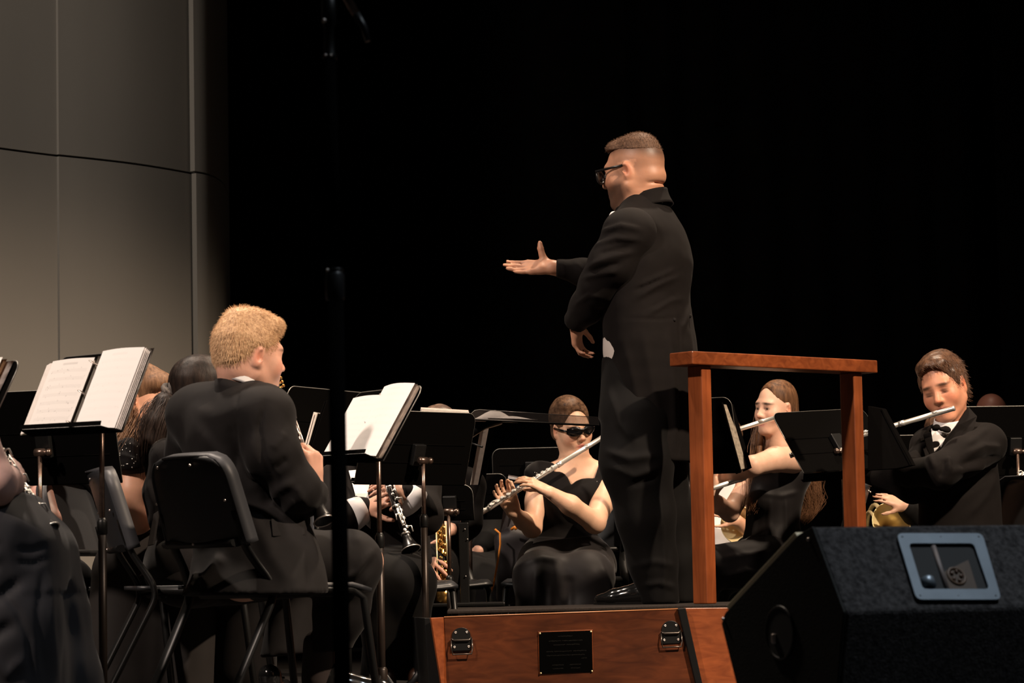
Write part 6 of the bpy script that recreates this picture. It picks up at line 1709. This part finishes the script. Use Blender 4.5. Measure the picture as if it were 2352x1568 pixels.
# white shirt collar and jacket collar around the neck
def band(cx, cy, rx, ry, z0, tilt_, hgt, th, flare, yaw, name, m, par, J=J, a0=-math.pi, a1=math.pi):
    c = J(cx, cy); cs, sn = math.cos(yaw), math.sin(yaw)
    def fn(u, v):
        t = a0 + (a1 - a0) * u; x, y = rx * math.cos(t), ry * math.sin(t)
        k = 1 + flare * v
        return c + np.array([(cs * x - sn * y) * k, (sn * x + cs * y) * k, z0 - hgt * v + tilt_ * x])
    return MB().grid(fn, 40, 6, thick=th).build(name, m, par)
YH = 33 * D2R
band(563, 866, 0.076, 0.070, 0.009, -0.42, 0.045, 0.004, 0.03, YH, 'shirt_collar', M['white_cloth'], blond)
band(560, 880, 0.084, 0.080, -0.026, -0.46, 0.14, 0.006, 0.20, YH, 'jacket_collar', M['suit2'], blond, a0=0.9, a1=2 * math.pi - 0.9)
tr = chain([J(590, 1290, 0.0), J(802, 1294, 0.08)], [0.112, 0.090], 0.05) + chain([J(802, 1294, 0.08), J(784, 1400, 0.12), J(758, 1492, 0.16)], [0.090, 0.075, 0.060], 0.04)
tr += chain([J(540, 1300, 0.3), J(700, 1300, 0.6)], [0.115, 0.09], 0.05) + chain([J(700, 1300, 0.6), J(640, 1560, 0.5)], [0.09, 0.065], 0.04)
cloth('trousers', tr, M['suit2'], blond, 0.0085, cut=[(np.array([0.1, 0, -1.0]), J(758, 1496, 0.16))], wr=[(0.003, 5, (1, 1, 1), 4)], Jf=J,
      folds=[([(858, 1262), (820, 1310), (785, 1330)], 0.009, 0.012), ([(856, 1285), (822, 1335), (785, 1352)], -0.008, 0.011), ([(850, 1320), (810, 1355), (795, 1372)], 0.009, 0.012), ([(830, 1240), (800, 1235)], 0.004, 0.012), ([(790, 1390), (770, 1470)], 0.006, 0.012)])
h0 = J(716, 1585, 0.18); h0[2] = 0.0; sz0 = shoe(np.array([h0[0], h0[1], 0.10]), 8, blond, 1.0)
cloth('sock', [rc(J(735, 1480, 0.17), J(727, 1560, 0.18), 0.05, 0.045)], mat('sock_brown', (0.018, 0.010, 0.009), 0.8), blond, 0.008)
h0 = J(618, 1590, 0.5); shoe(np.array([h0[0] - 0.02, h0[1], 0.07]), 60, blond, 1.0)

def unit_rows(q): return q / np.linalg.norm(q, axis=1)[:, None]
# ------------------------------------------------------------------ girl with dark ponytail, facing away
D = 9.0; J = jf(D); S = F_PX / D
SK = (0.66, 0.40, 0.29)
h = Head(J(470, 908), 22, -10, 6, 0.98, 1.0)
bod = h.prims(female=True, eyes=False)
bod += [rc(h.p(0, -0.02, -0.05), J(440, 1010, 0.02), 0.048, 0.052, 0.03)]
tor = [(440, 1000, 40, 0.9, 0.02), (436, 1030, 84, 0.55, 0.02), (430, 1100, 92, 0.65, 0.02), (426, 1190, 86, 0.75, 0.02), (430, 1270, 96, 0.78, 0.02), (436, 1340, 110, 0.8, 0.0)]
c_ = st_(tor, -60 * D2R, J); c_['st'][:, 3:] *= 0.85; bod.append(c_)
bod += chain([J(390, 1050, -0.1), J(372, 1180, -0.05), J(450, 1180, 0.25)], [0.045, 0.038, 0.026], 0.02) + hand(J(450, 1180, 0.25), (0.7, 0.7, 0.1), (0, 0, 1), 1, [(25, 35, 20)] * 4, 0.9)
pony = person(bod, 'dark-haired girl with ponytail in black dress sitting behind the blond boy', SK, h.masks(SK, flush=0.4), J(436, 1330) * np.array([1, 1, 0]), 0.0065, (float(J(0, 1000)[2]), float(J(0, 800)[2]), 0.004))
HM_D = hairmat('hair_black', (0.005, 0.0035, 0.003), (0.026, 0.016, 0.012), (60, 60, 14), 0.5, 0.18)
hp_ = [h.E((0, -0.018, 0.036), (0.086, 0.110, 0.096)), h.E((0, -0.06, -0.03), (0.066, 0.05, 0.06), 0.03),
       h.E((0, 0.100, -0.01), (0.066, 0.070, 0.085), 0.01, 'sub'), h.E((0, 0.06, -0.09), (0.10, 0.085, 0.08), 0.02, 'sub')]
hc_ = cloth('hair', hp_, HM_D, pony, 0.0045, wr=[(0.0015, 30, (1, 1, 0.4), 3)], sm=1)
stubble(hc_, 1600, 0.05, 0.0011, lambda P: unit_rows(J(398, 900) - P) * 1.2, HM_D, pony, 8, 0.06, center=h.p(0, -0.02, 0.03), nw=0.25)
pt = [(396, 905, -0.02), (380, 930, -0.05), (364, 970, -0.06), (354, 1010, -0.06), (346, 1060, -0.05), (344, 1120, -0.04)]
pp = cloth('ponytail', chain([J(*q) for q in pt], [0.026, 0.038, 0.042, 0.036, 0.024, 0.006], 0.02) + [rc(J(408, 893), J(392, 905, -0.02), 0.03, 0.026)], HM_D, pony, 0.005, wr=[(0.003, 22, (1, 1, 0.15), 3)], sm=1)
r_ = np.random.default_rng(3); n_ = 700
st0 = J(392, 908, -0.03) + r_.normal(size=(n_, 3)) * np.array([0.014, 0.014, 0.012])
tg = np.array([J(*q) for q in pt]); off = r_.normal(size=(n_, 3)) * np.array([0.022, 0.016, 0.008])
def pony_dir(j, P, D_):
    k = min(j // 2 + 1, 5); q = tg[k] + off * (1.3 if k < 4 else 1.0) - P
    q = q / np.linalg.norm(q, axis=1)[:, None]; return q if D_ is None else unit_rows(q + D_ * 0.8)
def unit_rows(q): return q / np.linalg.norm(q, axis=1)[:, None]
tag(strands('ponytail_strands', st0, pony_dir, 10, np.full(n_, 0.026) * r_.uniform(0.8, 1.2, n_), 0.0014, hairmat('hair_black_ends', (0.015, 0.010, 0.008), (0.05, 0.032, 0.025), (40, 40, 14), 0.45, 0.2), pony), kind='stuff')
for k, (ax_, rr_) in enumerate((((0.75, -0.3, 0.45), 0.026), ((0.5, -0.2, 0.8), 0.027), ((0.9, -0.1, 0.1), 0.024))):
    MB().torus(J(390 + 4 * k, 902 - 3 * k, -0.03), ax_, rr_, 0.0105, 24, 10).build('scrunchie', mat('scrunchie_grey', (0.10, 0.085, 0.075), 0.9, noise=0.3, nscale=60, bump=0.3, bscale=120), pony)
dr = [st_([(440, 1008, 62, 0.7, 0.02)] + tor[1:], -60 * D2R, J), el(J(388, 1046, -0.08), (0.062, 0.062, 0.055), k=0.04)] + chain([J(390, 1050, -0.1), J(366, 1130, -0.08), J(372, 1190, -0.05)], [0.058, 0.05, 0.046], 0.02)
cloth('dress', dr, M['blouse'], pony, 0.008, wr=[(0.004, 6, (1, 1, 0.5), 5)], Jf=J, folds=[([(350, 1100), (365, 1160), (352, 1250)], 0.008, 0.012), ([(400, 1080), (390, 1200)], 0.008, 0.014)])
sk = chain([J(436, 1300, 0.0), J(580, 1310, 0.38)], [0.125, 0.095], 0.06) + chain([J(420, 1300, 0.08), J(540, 1310, 0.45)], [0.125, 0.095], 0.06) + chain([J(570, 1310, 0.38), J(560, 1540, 0.40)], [0.095, 0.11], 0.05)
cloth('skirt', sk, M['blouse'], pony, 0.01, wr=[(0.005, 4, (1, 1, 0.5), 2)], cut=[(np.array([0, 0, -1.0]), (0, 0, 0.03))])
MB().prism([J(352, 1180, -0.12), J(364, 1172, -0.12), J(352, 1250, -0.13), J(338, 1254, -0.13)], (0.004, 0.012, 0), 0.002).build('sash', M['suit2'], pony)

# ------------------------------------------------------------------ brown-haired girl in beaded top
D = 9.35; J = jf(D); S = F_PX / D
SK = (0.68, 0.36, 0.235)
h = Head(J(326, 918), -8, -6, 4, 0.98, 1.0)
bod = h.prims(female=True, eyes=False)
bod += [rc(h.p(0, -0.02, -0.05), J(314, 1030, 0.03), 0.046, 0.052, 0.03)]
tor = [(310, 1010, 36, 0.9, 0.04), (306, 1036, 60, 1.1, 0.05), (304, 1100, 58, 1.35, 0.05), (306, 1180, 56, 1.3, 0.05), (310, 1260, 62, 1.4, 0.05), (318, 1330, 72, 1.4, 0.05)]
bod.append(st_(tor, 0.0, J)); bod[-1]['st'][:, 3:] *= 0.9
shR, elR, wrR = J(304, 1070, -0.10), J(314, 1192, -0.12), J(392, 1168, 0.0)
bod += chain([shR, J(303, 1130, -0.12), elR, wrR], [0.056, 0.055, 0.047, 0.032], 0.02) + hand(wrR, (0.9, 0.3, 0.2), (0, -0.5, 0.8), 1, [(25, 35, 20)] * 4, 0.9)
brun = person(bod, 'brown-haired girl in black beaded cap-sleeve top, partly hidden behind the ring binder stand', SK, h.masks(SK, brow=(0.08, 0.04, 0.02), flush=0.7), J(306, 1330) * np.array([1, 1, 0]), 0.006, (float(J(0, 1000)[2]), float(J(0, 840)[2]), 0.0038))
HM_H = hairmat('hair_light_brown', (0.07, 0.034, 0.018), (0.22, 0.115, 0.06), (90, 90, 8), 0.55, 0.2)
hp_ = [h.E((0, -0.018, 0.040), (0.082, 0.104, 0.092)), h.E((0, -0.055, -0.03), (0.078, 0.058, 0.09), 0.03), h.E((0, 0.06, 0.06), (0.072, 0.05, 0.04), 0.02),
       h.E((0, 0.098, -0.01), (0.066, 0.066, 0.076), 0.01, 'sub'), h.E((0, 0.06, -0.11), (0.10, 0.085, 0.075), 0.02, 'sub')]
hp_ += chain([J(296, 960, 0.0), J(272, 1010, -0.06), J(252, 1050, -0.05), J(246, 1078, -0.02)], [0.06, 0.045, 0.036, 0.02], 0.03) + chain([J(318, 985, -0.05), J(312, 1005, -0.09)], [0.03, 0.02], 0.03)
hc_ = cloth('hair', hp_, HM_H, brun, 0.005, wr=[(0.0025, 25, (1, 1, 0.2), 3)], sm=1)
stubble(hc_, 2200, 0.07, 0.0013, lambda P: np.tile(np.array([-0.45, 0.0, -1.2]), (len(P), 1)), HM_H, brun, 8, 0.08, center=h.p(0, -0.02, 0.03), nw=0.12, head=h, ymax=-0.02, zmin=9)
lock([(300, 975, 0.0), (282, 1010, -0.08), (262, 1045, -0.10), (240, 1085, -0.08)], 600, (0.03, 0.03, 0.026, 0.016), 0.0022, HM_H, brun, 4, J=J)
lock([(302, 890, -0.05), (292, 950, -0.07), (284, 1010, -0.08)], 300, (0.012, 0.014, 0.014), 0.002, HM_H, brun, 5, J=J)
tp = [st_([(310, 1018, 50, 1.0, 0.05)] + tor[1:], 0.0, J), el(J(302, 1045, -0.12), (0.062, 0.068, 0.060), k=0.03), el(J(300, 1068, -0.13), (0.066, 0.066, 0.034), k=0.02), el(J(334, 1016, -0.06), (20 / S, 0.10, 44 / S), np.array(Ry(-0.45)), 0.01, 'sub')]
bt_ = cloth('top', tp, M['blouse'], brun, 0.0065, wr=[(0.003, 10, (1, 1, 1), 5)], Jf=J, folds=[([(270, 1055), (300, 1050), (335, 1062)], 0.006, 0.008), ([(265, 1030), (300, 1020), (330, 1030)], 0.005, 0.008)])
rng_ = random.Random(9)
for k in range(18): MB().ball(surf(bt_, rng_.uniform(272, 335), rng_.uniform(1012, 1080)), 0.0022, 6).build('bead', M['silver'], brun)
sk = chain([J(316, 1290, 0.05), J(450, 1300, 0.0)], [0.125, 0.10], 0.06) + chain([J(316, 1290, 0.15), J(450, 1300, 0.15)], [0.125, 0.10], 0.06) + chain([J(440, 1310, 0.05), J(420, 1560, 0.08)], [0.12, 0.15], 0.06) + [rc(J(330, 1400, 0.1), J(310, 1560, 0.1), 0.10, 0.14, 0.08), rc(J(280, 1330, 0.0), J(262, 1560, 0.0), 0.09, 0.13, 0.08)]
cloth('skirt', sk, mat('skirt_charcoal', (0.014, 0.0115, 0.0105), 0.75, spec=0.2, noise=0.15, nscale=12), brun, 0.009, wr=[(0.006, 4, (1, 1, 0.4), 2)], cut=[(np.array([0, 0, -1.0]), (0, 0, 0.03))])

# ------------------------------------------------------------------ woman cut by the left edge: bare arm, hand, draped skirt
D = 7.1; J = jf(D); S = F_PX / D
SK = (0.80, 0.51, 0.45)
h = Head(J(-215, 700), 30, -8, 0, 0.97, 1.0)
bod = h.prims(female=True, eyes=False)
bod += [rc(h.p(0, -0.02, -0.05), J(-215, 830), 0.05, 0.055, 0.03)]
tor = [(-210, 815, 46, 0.9, 0.02), (-205, 850, 130, 0.5, 0.02), (-195, 960, 140, 0.62, 0.02), (-170, 1080, 120, 0.7, 0.02), (-140, 1200, 140, 0.75, 0.02)]
bod.append(st_(tor, -50 * D2R, J)); bod[-1]['st'][:, 3:] *= 0.88
shR, elR, wrR = J(-125, 880, -0.15), J(-14, 1112, -0.20), J(32, 1104, -0.02)
bod += chain([shR, J(-66, 1000, -0.18), elR, J(10, 1110, -0.10), wrR], [0.062, 0.060, 0.053, 0.044, 0.03], 0.02)
bod += hand(wrR, J(50, 1062, 0.10) - wrR, (0.85, -0.5, 0.3), -1, [(38, 50, 30), (44, 55, 30), (46, 55, 30), (46, 55, 30)], 0.92, 0.12)
lady = person(bod, 'woman cut by the left edge, bare arm, hand on a clarinet, long charcoal skirt', SK, h.masks(SK), J(-60, 1330) * np.array([1, 1, 0]), 0.006, (float(J(0, 1145)[2]), float(J(0, 1030)[2]), 0.004))
cloth('hair', [h.E((0, -0.018, 0.036), (0.084, 0.108, 0.094)), h.E((0, -0.06, -0.05), (0.07, 0.05, 0.08), 0.03), h.E((0, 0.098, -0.01), (0.066, 0.066, 0.085), 0.01, 'sub'), h.E((0, 0.06, -0.09), (0.10, 0.085, 0.08), 0.02, 'sub')], HM_H, lady, 0.006)
tp = [st_([(-205, 850, 100, 0.6, 0.02)] + tor[2:], -50 * D2R, J)]
cloth('top', tp, M['blouse'], lady, 0.009)
MB().prism([J(-10, 1150, -0.12), J(10, 1152, -0.12), J(12, 1170, -0.12), J(-10, 1172, -0.12)], (0, 0.02, 0), 0.002).build('hem', M['white_cloth'], lady)
sk = [st_([(-60, 1150, 150, 0.8, 0.0), (-50, 1240, 185, 0.85, 0.0), (-40, 1320, 190, 0.85, 0.0)], -0.2, J)]
sk += chain([J(-20, 1270, -0.05), J(72, 1286, 0.12)], [0.135, 0.105], 0.10) + chain([J(-60, 1270, -0.15), J(0, 1300, -0.10)], [0.135, 0.11], 0.10)
sk += chain([J(72, 1290, 0.12), J(100, 1420, 0.10), J(110, 1570, 0.08), J(118, 1740, 0.06)], [0.105, 0.108, 0.128, 0.15], 0.06) + chain([J(0, 1300, -0.10), J(10, 1440, -0.14), J(10, 1740, -0.14)], [0.11, 0.12, 0.16], 0.10)
M['skirt_blue'] = mat('skirt_charcoal_blue', (0.032, 0.031, 0.035), 0.7, spec=0.22, noise=0.15, nscale=10, sheen=0.08)
cloth('skirt', sk, M['skirt_blue'], lady, 0.008, wr=[(0.004, 4, (1, 1, 0.5), 2)], sm=2, cut=[(np.array([0, 0, -1.0]), (0, 0, 0.03))], Jf=J,
      folds=[([(80, 1264), (108, 1266), (132, 1254)], -0.005, 0.008), ([(78, 1292), (108, 1296), (134, 1284)], -0.004, 0.008), ([(-10, 1265), (20, 1266), (42, 1252)], -0.007, 0.010), ([(-10, 1310), (20, 1312), (45, 1295)], -0.009, 0.012), ([(-10, 1378), (45, 1368), (92, 1328)], -0.011, 0.015),
             ([(-10, 1425), (35, 1455), (80, 1425)], -0.012, 0.018), ([(52, 1360), (85, 1400), (108, 1460), (112, 1568)], -0.006, 0.007), ([(10, 1480), (60, 1540), (100, 1500)], 0.008, 0.014), ([(130, 1310), (125, 1400), (140, 1560)], -0.004, 0.008), ([(160, 1350), (178, 1450), (198, 1568)], 0.006, 0.012), ([(145, 1330), (152, 1450), (162, 1568)], 0.004, 0.008), ([(60, 1190), (110, 1220), (140, 1262)], 0.005, 0.018)])

# ------------------------------------------------------------------ people mostly hidden by the stands
def hidden_person(D, head, heading, label, SK, hair_cols, torso, yaw, arms, clothes, hscale=1.0, cell=0.007, pitch=-8, hands=(), extra=None, legs=None, skin_cut=False, hair=True, wr=0.003):
    global J, S
    J = jf(D); S = F_PX / D
    h = Head(J(*head), heading, pitch, 0, hscale)
    b = h.prims(eyes=False) + [rc(h.p(0, -0.02, -0.05), J(torso[0][0], torso[0][1] + 12, 0.02), 0.052, 0.056, 0.03)]
    c = st_(torso, yaw, J); c['st'] = c['st'].copy(); c['st'][:, 3:] *= 0.86; b.append(c)
    for ar in arms: b += chain([J(*q) for q in ar], [0.048, 0.04, 0.028], 0.02)
    for hn in hands: b += hn(J)
    o = person(b, label, SK, h.masks(SK, flush=0.5), J(torso[-1][0], 1330) * np.array([1, 1, 0]), cell, None)
    if hair:
        cloth('hair', [h.E((0, -0.018, 0.042), (0.083, 0.106, 0.094)), h.E((0, -0.07, -0.03), (0.064, 0.04, 0.06), 0.02), h.E((0, 0.096, -0.01), (0.076, 0.07, 0.08), 0.01, 'sub'), h.E((0, 0.055, -0.09), (0.10, 0.095, 0.08), 0.015, 'sub')],
              hairmat('hair_' + str(len(bpy.data.materials)), hair_cols[0], hair_cols[1], (60, 60, 30), 0.45), o, 0.006, wr=[(0.003, 22, (1, 1, 1), 3)], sm=1)
    jk = [st_([(torso[0][0], torso[0][1], torso[0][2] * 1.25, torso[0][3], torso[0][4])] + torso[1:], yaw, J)]
    if not skin_cut:
        for ar in arms: jk += chain([J(*q) for q in ar[:2]] + [J(*[(ar[1][i] * 0.14 + ar[2][i] * 0.86) for i in range(3)])], [0.078, 0.064, 0.045], 0.03)
    cloth('jacket' if not skin_cut else 'dress', jk, clothes, o, 0.0085, wr=[(wr, 5, (1, 1, 1), 5)])
    if legs:
        q = []
        for lg_ in legs: q += chain([J(*p) for p in lg_], [0.11, 0.088, 0.064][:len(lg_)], 0.05)
        cloth('trousers', q, M['trouser'] if clothes is not M['suit2'] else M['suit2'], o, 0.009, wr=[(0.003, 5, (1, 1, 1), 3)], cut=[(np.array([0, 0, -1.0]), (0, 0, 0.004))])
    return o
BR = ((0.04, 0.02, 0.012), (0.16, 0.085, 0.05))
# clarinet player behind the bright sheets
wM, wM2 = (842, 1166, -0.12), (922, 1128, -0.16)
clp = hidden_person(10.15, (836, 990, 0), -72, 'clarinet player in dark suit with white cuffs, face hidden behind bright sheets', (0.60, 0.33, 0.23), BR,
    [(845, 1062, 44, 0.9, 0.02), (850, 1092, 116, 0.5, 0.03), (862, 1150, 124, 0.62, 0.03), (870, 1230, 118, 0.66, 0.02), (872, 1300, 122, 0.7, 0.0)], 0.1,
    [[(775, 1110, 0.0), (776, 1195, -0.16), wM], [(965, 1112, 0.0), (975, 1185, -0.1), wM2]], M['suit'], 1.0,
    hands=[lambda J: hand(J(*wM), J(912, 1130, -0.20) - J(*wM), (-0.1, -0.75, 0.65), 1, [(8, 22, 15), (10, 24, 15), (12, 26, 15), (14, 28, 15)], 0.98, 0.12, thumb=(0.6, 0.5, -0.4)),
           lambda J: hand(J(*wM2), J(880, 1118, -0.24) - J(*wM2), (0.1, -0.75, 0.65), -1, [(15, 30, 15)] * 4, 0.95, 0.1)],
    legs=[[(840, 1310, 0.0), (866, 1330, -0.34), (880, 1520, -0.30)], [(910, 1310, 0.0), (938, 1338, -0.34), (940, 1520, -0.30)]])
J = jf(10.15); S = F_PX / 10.15
jkM = [c for c in clp.children if c.name.startswith('jacket')][0]
poly_ = [surf(jkM, x_, y_, 6) + np.array([0, -0.006, 0]) for x_, y_ in ((806, 1078), (838, 1074), (850, 1100), (846, 1130), (856, 1170), (846, 1212), (832, 1190), (820, 1130))]
bS = MB(); bS.prism(poly_, (0, -0.004, 0)); bmesh.ops.triangulate(bS.bm, faces=[f for f in bS.bm.faces if len(f.verts) > 4]); bS.build('shirt_front', M['white_cloth'], clp)
for w_, e_ in ((wM, (776, 1195, -0.16)), (wM2, (975, 1185, -0.1))):
    a_, b_ = J(*w_), J(*e_); d_ = unit(b_ - a_)
    MB().lathe(a_ + d_ * 0.012, d_, [(0, 0.044), (0.002, 0.049), (0.055, 0.064), (0.057, 0.05)], 20).build('shirt_cuff', M['white_cloth'], clp)
a_, b_ = J(*wM), J(776, 1195, -0.16); d_ = unit(b_ - a_)
MB().torus(a_ + d_ * 0.004, d_, 0.034, 0.006, 20, 8).build('wristwatch', mat('watch_steel', (0.12, 0.14, 0.13), 0.25, metal=0.9), clp)
for x_, dy_ in ((885, -0.33), (958, -0.32)):
    hh = J(x_, 1560, dy_); shoe(np.array([hh[0], hh[1], 0.02]), -85, clp, 1.0, mat('brown_shoe', (0.05, 0.022, 0.012), 0.35))
# saxophone player
wN = (958, 1264, -0.40)
sxp = hidden_person(11.0, (1010, 1010, 0), -75, 'saxophone player in dark suit, only the hair and one hand showing past the black desks', (0.56, 0.30, 0.21), ((0.06, 0.035, 0.025), (0.22, 0.14, 0.10)),
    [(1012, 1070, 40, 0.9, 0.02), (1005, 1098, 84, 0.55, 0.03), (998, 1160, 88, 0.7, 0.03), (990, 1240, 86, 0.75, 0.02), (986, 1310, 92, 0.78, 0.0)], 0.1,
    [[(930, 1110, 0.0), (912, 1250, -0.12), wN], [(1072, 1118, 0.05), (1068, 1200, 0.0), (1030, 1215, -0.15)]], M['suit'], 1.02,
    hands=[lambda J: hand(J(*wN), J(1004, 1292, -0.45) - J(*wN), (0.1, -0.9, 0.4), 1, [(4, 14, 10), (6, 16, 10), (8, 18, 10), (10, 20, 10)], 1.0, 0.16, thumb=(0.5, 0.5, -0.5)), lambda J: hand(J(1040, 1215, -0.2), (-0.8, -0.3, 0.2), (0, -0.7, 0.7), -1, [(20, 30, 20)] * 4, 0.95)],
    legs=[[(960, 1300, 0.0), (1000, 1310, -0.36), (1000, 1520, -0.33)], [(1010, 1300, 0.05), (905, 1318, -0.36), (900, 1520, -0.33)]])
J = jf(11.0)
a_, b_ = J(*wN), J(912, 1250, -0.12); d_ = unit(b_ - a_)
MB().lathe(a_ + d_ * 0.004, d_, [(0, 0.040), (0.002, 0.044), (0.035, 0.052), (0.037, 0.045)], 20).build('shirt_cuff', M['white_cloth'], sxp)
# far player between the saxophone and the dark glasses
far = hidden_person(12.9, (1036, 1046, 0), -80, 'musician in black far back, knees showing beside the orange cord', (0.5, 0.28, 0.2), BR,
    [(1040, 1095, 36, 0.9, 0.02), (1046, 1120, 84, 0.5, 0.02), (1060, 1190, 86, 0.62, 0.02), (1076, 1290, 92, 0.66, 0.0)], 0.0, [[(980, 1140, 0.0), (990, 1225, -0.05), (1050, 1262, -0.2)], [(1110, 1140, 0), (1130, 1225, -0.05), (1100, 1262, -0.2)]], M['trouser'], 1.0,
    hands=[lambda J: hand(J(1060, 1260, -0.2), (0.5, -0.2, -0.5), (0, -0.8, 0.6), 1, [(25, 35, 20)] * 4, 0.9)], legs=[[(1070, 1300, 0.0), (1080, 1330, -0.38), (1080, 1500, -0.36)], [(1120, 1300, 0.0), (1128, 1340, -0.38), (1128, 1500, -0.36)]])
# horn player in white blouse behind the near rail post
J = jf(12.95)
hw = hidden_person(12.95, (1665, 1020, 0), -110, 'horn player in white blouse with bare arm, seen past the near rail post', (0.62, 0.34, 0.22), BR,
    [(1665, 1075, 32, 0.9, 0.02), (1662, 1100, 80, 0.55, 0.02), (1655, 1180, 76, 0.7, 0.02), (1650, 1300, 84, 0.8, 0.0)], 0.0, [[(1730, 1120, 0.0), (1738, 1235, -0.12), (1692, 1195, -0.22)]], M['white_cloth'], 0.95, skin_cut=True,
    hands=[lambda J: hand(J(1692, 1195, -0.22), (-0.6, -0.3, 0.4), (0.2, -0.8, 0.5), -1, [(25, 35, 20)] * 4, 0.85)], legs=[[(1650, 1300, 0.0), (1620, 1320, -0.35), (1618, 1545, -0.35)]], wr=0.006)
# horn player behind the boy in the bow tie
hr = hidden_person(12.1, (2168, 1010, 0), -100, 'horn player hidden behind the boy in the bow tie, one hand above a brass bell', (0.62, 0.36, 0.25), BR,
    [(2170, 1062, 34, 0.9, 0.02), (2172, 1090, 80, 0.5, 0.02), (2174, 1170, 82, 0.62, 0.02), (2174, 1300, 86, 0.66, 0.0)], 0.0, [[(2110, 1110, 0.0), (2130, 1215, -0.1), (2078, 1162, -0.22)]], M['trouser'], 1.0,
    hands=[lambda J: hand(J(2078, 1162, -0.22), (-0.85, -0.1, 0.4), (0.3, -0.7, 0.6), -1, [(6, 14, 10)] * 4, 0.82, 0.04)])
# face above the desk at the far right, dimness put into the skin
fr = hidden_person(13.4, (2278, 962, 0), -95, 'dim face of a musician looking over the black desk at the far right', (0.20, 0.08, 0.055), None,
    [(2280, 1015, 34, 0.9, 0.02), (2282, 1040, 86, 0.5, 0.02), (2284, 1100, 88, 0.62, 0.02), (2284, 1290, 90, 0.66, 0.0)], 0.0, [], M['trouser'], 0.98, hair=False)
# player at the far left behind the woman's arm, with a rose
lf = hidden_person(9.6, (-4, 1000, 0), -70, 'brown-haired musician peeking past the left edge below the loose sheets', (0.55, 0.30, 0.24), ((0.06, 0.03, 0.018), (0.17, 0.09, 0.055)),
    [(0, 1062, 38, 0.9, 0.02), (2, 1090, 96, 0.5, 0.02), (4, 1170, 98, 0.62, 0.02), (4, 1300, 104, 0.66, 0.0)], 0.0, [[(84, 1110, 0.0), (112, 1195, -0.1), (60, 1185, -0.25)]], M['blouse'], 1.0, skin_cut=True,
    hands=[lambda J: hand(J(60, 1185, -0.25), (-0.8, -0.3, 0.2), (0, -0.7, 0.7), -1, [(25, 35, 20)] * 4, 0.9)], legs=[[(20, 1300, 0), (150, 1345, -0.2), (150, 1500, -0.2)]])
rose = root('rose', W(22, 1040, 9.42), 'dark red rose on a black stem left of the ring binder stand', 'flower')
b = MB()
for k in range(9):
    t = k * 2.4; rr_ = 0.004 + 0.0022 * k; c = W(30, 989, 9.42)
    b.ball(c + np.array([math.cos(t) * rr_, math.sin(t) * rr_, 0.004 * math.sin(k) - 0.0012 * k]), (0.011, 0.011, 0.009), 10)
b.build('petals', M['red'], rose)
MB().tube([W(28, 996, 9.42), W(26, 1012, 9.42), W(20, 1050, 9.44), W(14, 1100, 9.50)], 0.004, 8).build('stem', M['ebony'], rose)
sx2 = root('saxophone', W(38, 1160, 9.3), 'brass saxophone body showing under the arm at the left edge', 'saxophone')
MB().tube([W(44, 1120, 9.3), W(36, 1165, 9.3), W(24, 1215, 9.3), W(40, 1240, 9.3), W(62, 1225, 9.3)], [0.016, 0.02, 0.026, 0.03, 0.04], 14).build('body_tube', M['gold_dark'], sx2)
for k in range(6):
    c = W(44 - 3.5 * k, 1130 + 13 * k, 9.27); MB().lathe(c, (0.3, -1, 0.2), [(0, 0.010), (0.006, 0.010), (0.008, 0.004)], 10).build('key', M['brass'], sx2)
